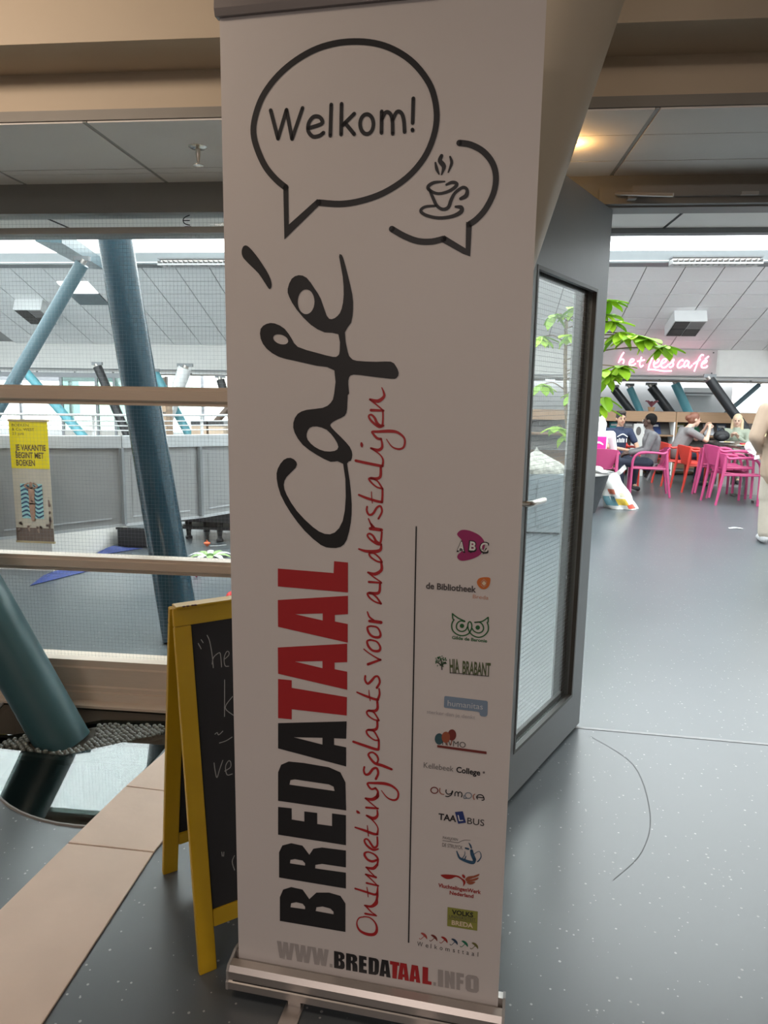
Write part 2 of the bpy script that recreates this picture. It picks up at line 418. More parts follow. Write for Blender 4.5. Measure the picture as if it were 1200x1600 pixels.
for s, tt in ((0.80, 1), (0.80, -1)):
    mb = MB()
    y0 = T1 if tt > 0 else T0
    P = lambda a, t, z: DM @ Vector((a, y0 + tt * t, z))
    mb.tube([P(s, -0.001, 1.07), P(s, 0.012, 1.07)], 0.024, 14)
    h = mb.build('handle_rose', M_CHROME, door, smooth=True)
    mb = MB(); mb.tube([P(s, 0.012, 1.07), P(s, 0.035, 1.07), P(s - 0.004, 0.047, 1.07), P(s - 0.02, 0.052, 1.07), P(s - 0.12, 0.052, 1.07)], 0.0095, 10)
    mb.build('lever', M_CHROME, h, smooth=True)
for z in (0.25, 1.05, 1.85): MB().tube([(0.535, 2.952, z - 0.05), (0.535, 2.952, z + 0.05)], 0.008, 8).build('hinge', M_CHROME, door, smooth=True)
# overhead door closer on the frame head
dc = thing('door_closer', (0.85, 2.86, 2.13), 'long grey door closer above the open doorway', 'door closer')
MB().box(0.617, 1.30, 2.845, 2.865, 2.140, 2.178).build('housing', mat('closer_grey', (0.30, 0.285, 0.27), 0.4), dc, bevel=0.002)
mb = MB(); mb.tube([(0.556, 2.85, 2.152), (0.735, 2.74, 2.115)], 0.007, 8); mb.build('arm', M_ALU, dc, smooth=True)
MB().box(0.60, 0.63, 2.83, 2.865, 2.128, 2.150).build('bracket', M_HEAD, dc)
MB().box(1.0, 1.06, 2.835, 2.846, 2.138, 2.15).build('bracket', M_ALU, dc)

# ---------------------------------------------------------------- the tall space beyond: roof, ceilings, far walls
M_EDGE = mat('edge_grey', (0.20, 0.21, 0.22), 0.5)
wall('ceiling', -13, 9, 3.0, 3.49, 2.17, 2.29, m=M_PANEL)
wall('trim_3', -13, 9, 3.49, 3.55, 2.147, 2.32, m=M_EDGE)
mb = MB(); 
for x in (-1.9, -0.7, 0.9, 2.1): mb.box(x, x + 0.010, 3.0, 3.49, 2.167, 2.1705)
mb.build('trim_4', M_DARKGAP)['kind'] = 'structure'
YB, YF = 12.1, 14.9
ZB, ZF = 3.48, 2.38
wall('trim_5', -13, 9, 11.75, 12.1, 3.48, 3.66, m=mat('roof_beam_grey', (0.22, 0.24, 0.25), 0.5))
wall('trim_6', -13, 9, 11.74, 11.76, 3.50, 3.515, m=M_WHITE)
# sloping tiled ceiling
tc_ = struct(MB().add([(-13, YB, ZB + 0.05), (9, YB, ZB + 0.05), (9, YF + 0.1, ZF + 0.02), (-13, YF + 0.1, ZF + 0.02)], [(0, 1, 2, 3)]).build('ceiling', mat('tile_grid_grey', (0.36, 0.36, 0.36), 0.7)))
slope = (ZF - ZB) / (YF - YB); rows = 7; tile = MB()
ry = (YF - YB) / rows
tile.box(-0.291, 0.291, -ry / 2 + 0.008, ry / 2 - 0.008, -0.010, 0.004, Matrix.Rotation(math.atan(slope), 4, 'X') @ Matrix.Diagonal((1, math.hypot(1, slope), 1, 1)))
tme = tile.mesh('ceiling_tile'); tme.materials.append(M_TILE)
well_tiles = {(-7, 3): 1, (-12, 1): 1, (-7, 4): 2, (-12, 2): 2}  # roof window wells: daylight put in as glowing panels, grey slabs beside
k = 0
for i in range(-16, 13):
    for j in range(rows):
        if well_tiles.get((i, j)): continue
        o = bpy.data.objects.new('ceiling_tile', tme); COL.objects.link(o); o.parent = tc_
        yy = YB + (j + 0.5) * ry; o.location = (0.22 + i * 0.6, yy, ZB + slope * (yy - YB) + 0.006); WORLD[o.name] = Vector()
for (i, j), kind in well_tiles.items():
    yy = YB + (j + 0.5) * ry; z = ZB + slope * (yy - YB); x = 0.22 + i * 0.6
    MMt = Matrix.Translation((x, yy, z)) @ Matrix.Rotation(math.atan(slope), 4, 'X')
    MB().box(-0.29, 0.29, -ry / 2, ry / 2, -0.012, 0.006, MMt).build('skylight_glow' if kind == 1 else 'well_slab', emit('skylight_glow_white', (1, 1, 1), 2.2) if kind == 1 else mat('well_slate', (0.2, 0.24, 0.26), 0.5), tc_)
# fascia under the slope and soffit behind it
wall('wall_fascia', -13, 9, YF, YF + 0.1, 1.86, 2.42, m=mat('fascia_white', (0.70, 0.69, 0.67), 0.7))
wall('ceiling', -13, 9, YF + 0.1, 16.75, 1.80, 1.86, m=mat('soffit_grey', (0.75, 0.74, 0.73), 0.8, noise=0.1, nscale=1.5))
wall('trim_7', -13, 9, YF - 0.01, YF + 0.12, 1.845, 1.862, m=M_EDGE)
wall('wall_left', -13.2, -13, 3, 18, 0, 4.4, m=M_WHITE)
wall('wall_right', 9, 9.2, 3, 18, 0, 4.4, m=M_WHITE)
wall('wall_front', -13, 9, 2.93, 3.02, 3.05, 4.4, m=M_WHITE)
# glass roof over the tall space
rf = thing('window_2', (0, 8, 4.3), None, None, kind='structure')
for x in (-13, -9.5, -6.0, -2.5, 1.0, 4.5, 8.9):
    MB().box(x, x + 0.10, 3.0, 12.0, 4.22, 4.34).build('roof_bar', M_EDGE, rf)
xs = [-12.9, -9.5, -6.0, -2.5, 1.0, 4.5, 8.9]
for a, b in zip(xs, xs[1:]): MB().box(a + 0.1, b, 3.0, 12.0, 4.27, 4.278).build('pane', M_PLAIN_GLASS, rf)
MB().box(-4.0, -1.2, 4.4, 6.9, 4.36, 4.42).build('sky_blocker_panel', mat('sky_blocker_grey', (0.30, 0.31, 0.32), 0.7), rf)  # unseen panel added to keep sky reflections off the left hall floor
MB().box(-13, 9, 12.0, 12.1, 3.66, 3.70).build('roof_bar', M_EDGE, rf)
# far windows
fw = thing('window_3', (-5.5, 17.8, 0), None, None, kind='structure')
MB().box(-13, -1.43, 17.8, 17.95, 0, 0.35).build('parapet', M_WHITE, fw)
for x in (-13, -11.6, -10.2, -8.9, -7.9, -6.6, -5.2, -3.5, -1.5):
    MB().box(x, x + 0.07, 17.8, 17.9, 0.35, 1.8).build('mullion', mat('window_grey', (0.30, 0.31, 0.33), 0.5), fw)
for a, b in ((-13, -8.9), (-8.9, -5.2), (-5.2, -1.5)): MB().box(a + 0.07, b, 17.84, 17.848, 0.35, 1.8).build('pane', M_PLAIN_GLASS, fw)
MB().box(-13, -7.9, 17.78, 17.9, 1.62, 1.8).build('lintel', mat('window_grey', (0.30, 0.31, 0.33), 0.5), fw)
wall('wall_back', -1.45, 6.2, 17.0, 17.1, 0, 1.8, m=mat('pale_partition', (0.50, 0.50, 0.50), 0.8))
fw2 = thing('window_4', (7.5, 17.4, 0), None, None, kind='structure')
for x in (6.2, 7.3, 8.9): MB().box(x, x + 0.07, 17.3, 17.4, 0, 1.8).build('mullion', M_WHITE, fw2)
for a, b in ((6.27, 7.3), (7.37, 8.9)): MB().box(a, b, 17.34, 17.348, 0.0, 1.8).build('pane', M_PLAIN_GLASS, fw2)
# pale brick house outside
def brick_material():
    m = bpy.data.materials.new('pale_brick'); m.use_nodes = True; nt = m.node_tree; b = nt.nodes['Principled BSDF']
    tc = nt.nodes.new('ShaderNodeTexCoord'); mp = nt.nodes.new('ShaderNodeMapping'); mp.inputs['Rotation'].default_value = (R(90), 0, 0)
    br = nt.nodes.new('ShaderNodeTexBrick'); br.inputs['Scale'].default_value = 2.2
    br.inputs['Color1'].default_value = (0.55, 0.42, 0.36, 1); br.inputs['Color2'].default_value = (0.62, 0.5, 0.44, 1); br.inputs['Mortar'].default_value = (0.7, 0.68, 0.64, 1)
    nt.links.new(tc.outputs['Object'], mp.inputs[0]); nt.links.new(mp.outputs[0], br.inputs[0]); nt.links.new(br.outputs['Color'], b.inputs['Base Color'])
    return m
hs = thing('house', (9.5, 26, 0), 'pale brick house seen outside the far right window', 'house')
MB().box(8.3, 16, 24, 30, 0, 6).build('wall', brick_material(), hs)
for x in (8.9, 10.2, 11.5):
    w_ = MB().box(x, x + 0.7, 23.96, 24.0, 0.8, 2.0).build('window', M_WHITE, hs)
    MB().box(x + 0.06, x + 0.64, 23.95, 23.96, 0.86, 1.94).build('pane', mat('dark_pane', (0.25, 0.28, 0.3), 0.1), w_)
hs2 = thing('house', (-9, 27, 0), 'pale rendered house with large windows behind the far left glazing', 'house')
MB().box(-20, -6.5, 25, 32, 0, 7).build('wall', mat('cream_render', (0.75, 0.70, 0.63), 0.8), hs2)
for x in (-15, -12.6, -10.2, -8.0):
    w_ = MB().box(x, x + 1.2, 24.96, 25.0, 0.4, 2.2).build('window', M_WHITE, hs2)
    MB().box(x + 0.08, x + 1.12, 24.95, 24.96, 0.48, 2.12).build('pane', mat('green_pane', (0.35, 0.45, 0.42), 0.1), w_)

# artwork on the banner sheet in millimetres (across, up): name, colour, layer, kind, outlines
ART = [
('speech_bubble','black',0,'S',([([(196.4,1762.0,11.82),(238.9,1757.9,11.72),(279.4,1761.8,11.6),(323.7,1774.4,11.46),(367.1,1798.9,11.3),(398.7,1831.4,11.15),(416.0,1868.0,11.03),(420.9,1904.7,10.94),(412.7,1943.8,10.88),(395.0,1973.8,10.87),(369.1,2000.5,10.88),(336.9,2020.8,10.92),(302.4,2033.4,10.98),(263.5,2039.1,11.07),(224.1,2038.3,11.17),(184.2,2029.7,11.29),(143.7,2011.1,11.44),(109.3,1985.7,11.58),(83.6,1955.2,11.71),(69.1,1921.5,11.82),(65.4,1893.1,11.89),(73.0,1863.8,11.93),(89.0,1831.8,11.96),(109.9,1808.0,11.95),(130.3,1791.7,11.94)],0)],1)),
('speech_bubble_tail','black',0,'Q',[[[(125.2,1794.8),(135.4,1794.4),(135.9,1723.7),(194.1,1768.7),(198.7,1757.7),(126.7,1696.3)]]]),
('speech_bubble','black',0,'S',([([(463.6,1854.9,10.93),(484.6,1850.7,10.89),(507.9,1837.8,10.85),(525.2,1817.5,10.85),(532.4,1793.7,10.88),(529.4,1766.3,10.95),(515.9,1739.0,11.04),(499.8,1721.6,11.11),(486.2,1712.8,11.17)],0),([(440.0,1689.0,11.34),(417.6,1684.7,11.4),(391.4,1686.2,11.47),(364.9,1696.0,11.52),(340.8,1709.5,11.55)],0)],1)),
('speech_bubble_tail','black',0,'Q',[[[(480.9,1718.2),(491.7,1711.0),(490.7,1656.3),(476.5,1661.5),(435.8,1683.8),(441.1,1695.1),(481.7,1670.8)]]]),
('lettering','black',0,'S',([([(100.9,1931.9,7.38),(115.2,1880.9,7.42)],0),([(115.2,1880.9,7.42),(132.7,1930.7,7.33)],0),([(132.7,1930.7,7.33),(143.4,1879.0,7.38)],0),([(143.4,1879.0,7.38),(164.7,1932.0,7.27)],0),([(175.9,1895.9,7.3),(193.2,1899.4,7.27),(204.0,1904.0,7.24),(198.6,1913.9,7.24),(186.4,1915.4,7.26),(176.9,1905.1,7.29),(175.9,1891.0,7.31),(185.0,1880.8,7.3),(197.7,1881.4,7.28),(205.8,1886.2,7.26)],0),([(220.9,1934.5,7.17),(219.3,1880.6,7.25)],0),([(241.0,1934.5,7.14),(240.4,1881.5,7.21)],0),([(265.5,1915.9,7.13),(243.4,1897.3,7.19)],0),([(247.9,1901.1,7.17),(265.8,1880.5,7.17)],0),([(302.6,1895.9,7.09),(302.3,1892.2,7.1),(301.4,1888.6,7.1),(300.0,1885.4,7.11),(298.0,1882.8,7.12),(295.6,1880.9,7.12),(292.9,1879.8,7.13),(290.1,1879.5,7.13),(287.2,1880.1,7.14),(284.5,1881.5,7.14),(282.1,1883.7,7.14),(280.0,1886.5,7.14),(278.5,1889.9,7.14),(277.5,1893.6,7.14),(277.1,1897.4,7.13),(277.4,1901.2,7.13),(278.3,1904.7,7.12),(279.8,1907.9,7.11),(281.8,1910.5,7.11),(284.2,1912.3,7.1),(286.8,1913.4,7.09),(289.7,1913.7,7.09),(292.5,1913.1,7.09),(295.2,1911.7,7.08),(297.6,1909.5,7.08),(299.7,1906.7,7.08),(301.2,1903.4,7.08),(302.2,1899.7,7.09)],1),([(318.0,1916.7,7.04),(318.1,1880.0,7.09)],0),([(318.2,1902.9,7.06),(325.0,1914.4,7.03),(332.8,1913.1,7.02),(338.2,1901.8,7.03),(339.5,1877.2,7.06)],0),([(339.0,1900.9,7.03),(346.1,1913.9,7.0),(354.3,1912.6,6.99),(359.7,1900.5,6.99),(361.9,1879.2,7.02)],0),([(376.9,1935.3,6.92),(376.6,1893.7,6.97)],0),([(376.4,1882.3,6.99),(376.9,1880.7,6.99)],0)],1)),
('coffee_cup_emblem','black',0,'S',([([(420.7,1823.2,3.29),(423.5,1812.4,5.77),(428.0,1803.0,2.47)],0),([(431.8,1834.5,6.55),(429.1,1826.0,8.21),(436.6,1815.7,8.21),(432.8,1802.0,2.47)],0),([(447.5,1832.2,3.27),(450.8,1821.0,5.72),(445.0,1805.5,2.46)],0),([(439.1,1789.8,2.47),(419.1,1788.7,5.8),(408.1,1781.9,6.65),(413.0,1774.5,5.82),(428.2,1769.1,4.98),(447.3,1772.7,5.78),(459.7,1780.2,6.58),(460.8,1785.7,5.75),(452.3,1787.7,5.76),(442.2,1784.1,4.12)],0),([(409.9,1778.2,4.16),(417.6,1762.7,5.83),(425.3,1748.3,5.83),(436.3,1741.4,5.83),(446.9,1744.3,6.64),(452.0,1757.4,6.62),(458.8,1769.1,5.77),(472.5,1778.1,5.74),(480.6,1773.8,5.73),(479.3,1763.5,8.21),(469.3,1758.7,5.76)],0),([(423.6,1747.9,4.17),(403.8,1747.0,5.03),(395.3,1740.0,5.88),(405.5,1732.0,5.88),(429.4,1726.3,5.85),(455.0,1728.3,6.65),(471.0,1735.8,8.27),(470.7,1743.4,7.43),(460.5,1745.0,4.14)],0)],1)),
('lettering','black',0,'P',[[(37.3,1677.5),(38.3,1681.2),(40.1,1684.7),(42.5,1686.8),(45.3,1687.5),(48.6,1686.8),(53.0,1683.9),(58.9,1678.2),(65.9,1670.3),(72.9,1661.5),(80.2,1651.4),(87.7,1640.4),(93.5,1630.7),(97.0,1623.0),(98.8,1616.7),(99.5,1611.5),(99.0,1607.4),(97.2,1604.4),(95.3,1603.2),(93.7,1603.6),(91.9,1605.8),(89.0,1609.8),(84.5,1616.3),(78.8,1624.7),(72.5,1633.0),(64.8,1640.6),(56.5,1648.0),(49.6,1654.4),(44.9,1659.0),(41.5,1662.5),(39.2,1666.0),(37.6,1669.9),(37.1,1673.8)]]),
('lettering','black',0,'P',[[(237.8,1661.5),(238.7,1666.4),(241.0,1665.9),(243.0,1664.9),(245.9,1659.5),(250.3,1645.6),(255.3,1627.8),(260.5,1608.7),(264.8,1590.3),(266.5,1576.5),(266.6,1564.0),(265.6,1550.3),(262.8,1537.5),(256.0,1529.1),(250.4,1519.3),(252.2,1500.3),(256.4,1482.1),(259.1,1474.4),(262.6,1470.6),(266.6,1467.1),(274.8,1464.9),(294.1,1463.6),(315.2,1463.2),(331.1,1463.9),(343.2,1463.7),(349.5,1460.6),(353.2,1455.8),(357.2,1449.2),(359.4,1442.5),(358.7,1436.9),(355.7,1432.8),(352.2,1430.9),(343.7,1430.8),(322.8,1432.7),(299.5,1435.3),(282.0,1437.4),(269.0,1438.1),(262.5,1436.4),(259.6,1432.6),(258.2,1426.1),(258.1,1418.1),(259.1,1408.6),(259.9,1400.5),(258.6,1399.7),(257.0,1397.8),(256.6,1385.1),(256.0,1370.9),(254.5,1362.8),(251.1,1357.0),(243.4,1352.5),(234.6,1348.7),(227.2,1344.5),(222.1,1340.4),(221.2,1337.0),(224.2,1332.4),(232.6,1324.4),(243.1,1314.9),(253.4,1305.0),(262.0,1295.4),(266.1,1287.0),(267.5,1279.5),(266.7,1272.7),(264.3,1267.2),(260.0,1265.9),(256.8,1261.7),(258.9,1246.8),(262.5,1226.5),(265.3,1202.2),(267.1,1177.5),(267.0,1158.0),(265.4,1140.1),(261.9,1120.7),(257.2,1104.1),(251.6,1094.3),(244.5,1088.6),(234.3,1085.6),(223.0,1085.2),(213.1,1085.7),(201.4,1090.2),(184.6,1102.1),(166.7,1117.9),(150.7,1135.6),(136.3,1154.4),(124.2,1173.0),(114.7,1191.2),(109.0,1208.8),(106.3,1224.4),(106.1,1235.7),(108.7,1245.3),(114.5,1255.8),(121.9,1264.4),(129.5,1268.3),(137.1,1269.0),(144.1,1266.1),(149.1,1261.2),(150.4,1255.7),(147.7,1248.8),(138.3,1239.4),(128.1,1229.4),(123.2,1221.0),(121.5,1212.5),(122.9,1203.1),(127.8,1191.8),(136.9,1176.2),(149.5,1159.2),(166.5,1142.1),(184.1,1127.3),(197.9,1118.4),(210.0,1114.0),(221.3,1113.7),(231.5,1118.1),(240.9,1127.9),(248.4,1143.3),(252.8,1165.7),(254.4,1193.4),(253.4,1230.0),(248.5,1260.6),(236.9,1265.5),(222.4,1263.7),(207.8,1269.3),(192.7,1277.0),(177.1,1286.0),(162.9,1296.4),(152.8,1308.3),(145.9,1320.3),(142.8,1330.8),(143.1,1340.5),(146.4,1350.4),(152.5,1358.9),(160.6,1363.9),(171.6,1367.3),(188.6,1369.5),(205.3,1371.9),(215.3,1376.2),(222.0,1382.2),(226.5,1388.9),(229.0,1400.1),(231.8,1423.6),(229.2,1445.9),(213.8,1452.5),(192.7,1454.6),(169.6,1459.4),(146.7,1464.1),(128.5,1467.6),(112.9,1471.8),(98.9,1478.9),(87.5,1487.5),(79.6,1497.0),(75.0,1507.1),(73.5,1517.5),(75.2,1526.7),(80.6,1532.7),(88.1,1536.4),(96.1,1538.0),(105.1,1537.1),(115.7,1533.1),(126.1,1526.5),(133.9,1517.1),(140.6,1507.1),(145.3,1498.8),(153.1,1491.5),(171.7,1485.2),(192.7,1480.0),(211.1,1475.3),(225.8,1472.3),(232.7,1472.2),(236.0,1474.3),(238.9,1477.3),(240.1,1484.0),(240.5,1500.4),(237.0,1515.9),(224.7,1518.7),(209.2,1519.4),(194.8,1525.1),(180.3,1534.1),(165.0,1547.9),(151.4,1563.1),(141.9,1576.4),(135.7,1588.1),(132.8,1596.1),(132.9,1603.4),(136.0,1613.4),(141.3,1622.3),(148.1,1627.0),(155.8,1628.8),(163.9,1627.9),(172.2,1623.6),(180.7,1614.0),(188.6,1602.6),(195.0,1593.8),(200.9,1583.5),(207.2,1566.6),(213.2,1551.1),(218.3,1545.4),(223.4,1544.6),(229.7,1546.6),(235.6,1551.0),(240.1,1556.3),(243.6,1564.2),(246.2,1576.1),(247.5,1590.5),(247.1,1606.7),(245.3,1624.2),(241.2,1644.7)],[(188.2,1578.0),(187.7,1572.7),(186.5,1567.8),(184.4,1563.3),(181.7,1559.6),(178.4,1556.8),(174.7,1555.0),(170.8,1554.5),(167.0,1555.1),(163.3,1556.9),(160.0,1559.7),(157.3,1563.5),(155.2,1568.0),(153.9,1573.1),(153.5,1578.3),(154.0,1583.6),(155.3,1588.6),(157.4,1593.0),(160.1,1596.7),(163.4,1599.5),(167.1,1601.2),(170.9,1601.7),(174.8,1601.1),(178.4,1599.3),(181.7,1596.5),(184.4,1592.7),(186.5,1588.2),(187.7,1583.2)],[(132.9,1500.7),(131.7,1499.0),(129.9,1497.6),(127.4,1496.6),(124.4,1496.1),(121.1,1496.1),(117.6,1496.5),(114.1,1497.5),(110.7,1498.8),(107.7,1500.6),(105.1,1502.6),(103.2,1504.7),(102.0,1507.0),(101.6,1509.1),(102.0,1511.1),(103.1,1512.9),(105.0,1514.3),(107.5,1515.3),(110.5,1515.8),(113.8,1515.8),(117.3,1515.3),(120.9,1514.4),(124.2,1513.0),(127.2,1511.3),(129.7,1509.3),(131.6,1507.1),(132.8,1504.9),(133.2,1502.7)],[(171.5,1319.0),(173.7,1325.7),(177.9,1331.3),(184.4,1334.0),(192.7,1334.5),(203.1,1332.6),(213.8,1328.2),(223.0,1319.9),(230.6,1310.5),(235.9,1302.0),(238.2,1294.6),(236.3,1289.6),(230.7,1286.3),(221.1,1284.6),(209.7,1284.9),(198.7,1288.0),(188.5,1293.1),(179.9,1299.8),(173.6,1306.9),(171.3,1313.0)]]),
('lettering','red',0,'P',[[(107.0,1033.4),(229.4,1031.9),(230.4,1057.3),(260.1,1056.5),(260.6,992.4),(106.6,994.2)]]),
('lettering','red',0,'P',[[(106.3,964.2),(260.7,985.3),(261.0,945.5),(232.5,941.5),(232.6,927.2),(260.6,924.0),(260.9,883.0),(106.3,904.7)],[(144.6,936.0),(206.0,942.7),(206.0,927.2)]]),
('lettering','red',0,'P',[[(105.3,858.1),(259.8,880.7),(260.1,839.9),(232.4,836.1),(232.5,821.4),(260.3,818.5),(260.6,777.8),(105.3,798.4)],[(144.0,829.8),(205.6,836.9),(205.7,821.0)]]),
('lettering','red',0,'P',[[(105.2,786.3),(136.3,786.6),(136.2,769.2),(260.2,761.2),(259.9,719.2),(135.9,719.7),(135.8,696.2),(104.4,695.5)]]),
('lettering','black',0,'P',[[(104.3,683.7),(260.0,706.0),(259.2,665.8),(232.1,663.6),(232.1,648.4),(259.3,645.9),(259.7,601.2),(103.7,624.0)],[(140.2,654.8),(205.9,661.6),(205.9,645.7)]]),
('lettering','black',0,'P',[[(102.5,497.5),(103.2,566.7),(110.4,585.8),(128.2,595.9),(163.2,596.9),(220.9,594.3),(246.7,585.8),(258.2,563.6),(260.4,497.2)],[(129.6,540.5),(132.0,551.7),(142.6,555.0),(221.1,553.7),(231.4,549.7),(233.8,539.8)]]),
('lettering','black',0,'P',[[(102.4,482.7),(134.5,483.7),(134.4,456.5),(164.0,456.0),(164.0,480.6),(193.9,481.3),(194.0,454.4),(228.4,454.7),(228.2,485.2),(259.9,485.6),(260.5,413.0),(101.7,414.1)]]),
('lettering','black',0,'P',[[(103.2,306.7),(103.7,370.4),(111.7,388.7),(132.8,397.7),(159.6,395.7),(175.6,375.7),(185.1,392.3),(205.1,398.6),(260.5,400.0),(260.8,358.5),(205.2,358.0),(189.8,353.0),(189.2,344.1),(260.9,345.5),(261.2,306.0)],[(129.5,346.8),(130.8,355.8),(141.6,359.5),(159.5,358.7),(165.5,352.7),(165.5,347.0)]]),
('lettering','black',0,'P',[[(104.0,195.4),(104.5,256.7),(112.6,277.5),(132.1,287.3),(159.3,285.6),(175.4,264.2),(192.2,283.8),(221.9,289.0),(248.5,285.4),(260.3,268.5),(260.8,196.4)],[(130.0,235.4),(131.9,246.1),(144.1,250.8),(159.2,249.7),(165.2,243.0),(165.2,236.6)],[(190.4,236.7),(192.2,246.7),(207.1,251.3),(225.0,249.4),(232.7,242.5),(232.8,236.1)]]),
('lettering','grey',0,'P',[[(102.7,97.4),(114.7,97.5),(117.4,117.6),(119.8,97.5),(131.8,97.6),(138.8,142.2),(128.6,142.1),(125.5,115.4),(122.7,142.1),(112.5,142.1),(109.3,115.3),(106.5,142.0),(96.3,142.0)]]),
('lettering','grey',0,'P',[[(145.4,97.8),(157.2,97.9),(159.9,117.9),(162.3,97.9),(174.1,98.0),(180.9,142.3),(170.9,142.3),(167.9,115.7),(165.0,142.2),(154.9,142.2),(151.8,115.6),(149.0,142.2),(138.8,142.2)]]),
('lettering','grey',0,'P',[[(187.4,98.1),(198.8,98.2),(201.2,118.2),(203.7,98.3),(215.1,98.4),(221.4,142.5),(211.7,142.4),(208.9,116.0),(206.1,142.4),(196.4,142.4),(193.5,115.9),(190.7,142.3),(180.9,142.3)]]),
('lettering','grey',0,'P',[[(224.0,98.5),(230.7,98.5),(230.7,107.4),(223.9,107.3)]]),
('lettering','black',0,'P',[[(234.2,142.5),(250.9,142.4),(256.5,140.2),(259.2,134.8),(258.8,127.2),(253.0,122.7),(258.4,118.0),(259.9,109.7),(258.9,102.3),(254.4,98.9),(234.6,98.6)],[(245.1,135.3),(248.0,134.8),(249.3,131.4),(249.1,127.2),(247.3,125.5),(245.5,125.5)],[(245.6,118.4),(248.3,117.9),(249.6,113.8),(249.1,108.8),(247.2,106.6),(245.5,106.6)]]),
('lettering','black',0,'P',[[(262.8,142.6),(281.2,142.5),(286.5,140.3),(289.1,134.6),(288.6,127.2),(282.9,122.7),(287.7,120.1),(289.6,114.6),(290.2,99.3),(278.2,99.1),(277.9,114.5),(276.4,118.8),(273.8,118.9),(274.4,99.0),(263.0,98.8)],[(274.5,135.4),(277.1,135.1),(278.2,132.1),(278.0,127.1),(276.3,125.5),(274.6,125.5)]]),
('lettering','black',0,'P',[[(310.5,142.6),(310.9,133.8),(303.9,133.8),(303.9,125.7),(310.2,125.8),(310.5,117.6),(303.6,117.5),(303.8,108.1),(311.6,108.2),(311.8,99.4),(293.2,99.1),(293.0,142.7)]]),
('lettering','black',0,'P',[[(315.5,142.8),(332.4,142.7),(337.1,140.7),(339.6,135.9),(340.0,126.3),(339.6,110.4),(337.7,103.3),(332.3,100.1),(316.0,99.3)],[(326.1,135.4),(328.9,134.8),(329.7,131.9),(329.7,110.3),(328.8,107.4),(326.3,106.8)]]),
('lettering','black',0,'P',[[(360.8,142.8),(367.1,99.8),(357.1,99.9),(356.4,107.5),(352.7,107.4),(352.2,99.9),(341.0,99.7),(346.0,142.9)],[(353.8,132.9),(355.8,114.7),(351.9,114.7)]]),
('lettering','red',0,'P',[[(386.2,142.8),(386.4,134.3),(382.3,134.3),(381.0,99.9),(371.0,99.9),(370.5,134.3),(364.9,134.3),(364.6,143.0)]]),
('lettering','red',0,'P',[[(403.0,143.0),(409.4,100.2),(399.5,100.3),(398.8,107.8),(395.1,107.8),(394.6,100.3),(383.6,100.1),(388.4,143.1)],[(396.1,133.1),(398.2,115.0),(394.3,115.0)]]),
('lettering','red',0,'P',[[(428.7,143.1),(435.0,100.4),(425.4,100.6),(424.7,108.0),(421.1,108.0),(420.7,100.5),(410.0,100.3),(414.5,143.2)],[(422.0,133.2),(424.1,115.2),(420.3,115.2)]]),
('lettering','red',0,'P',[[(451.7,143.2),(452.1,109.3),(460.2,109.1),(460.2,100.8),(439.6,100.5),(439.1,143.3)]]),
('lettering','grey',0,'P',[[(464.5,100.7),(470.2,100.8),(470.0,109.3),(464.3,109.3)]]),
('lettering','grey',0,'P',[[(474.8,100.8),(486.3,100.9),(485.1,143.4),(473.6,143.4)]]),
('lettering','grey',0,'P',[[(490.3,100.9),(499.4,101.0),(498.9,120.2),(503.8,101.1),(512.0,101.1),(510.6,143.5),(501.6,143.5),(502.1,125.7),(497.7,143.5),(489.0,143.5)]]),
('lettering','grey',0,'P',[[(516.0,101.2),(523.9,101.3),(523.3,118.2),(530.5,118.3),(530.3,126.7),(523.0,126.7),(522.8,135.2),(531.3,135.2),(531.0,143.6),(514.6,143.6)]]),
('lettering','grey',0,'P',[[(536.2,107.7),(540.7,102.3),(546.5,101.5),(555.1,101.5),(560.8,102.4),(564.9,108.0),(563.8,137.5),(559.3,142.9),(553.5,143.7),(545.0,143.7),(539.3,142.8),(535.1,137.3)],[(547.6,109.9),(553.4,110.0),(552.4,135.3),(546.7,135.3)]]),
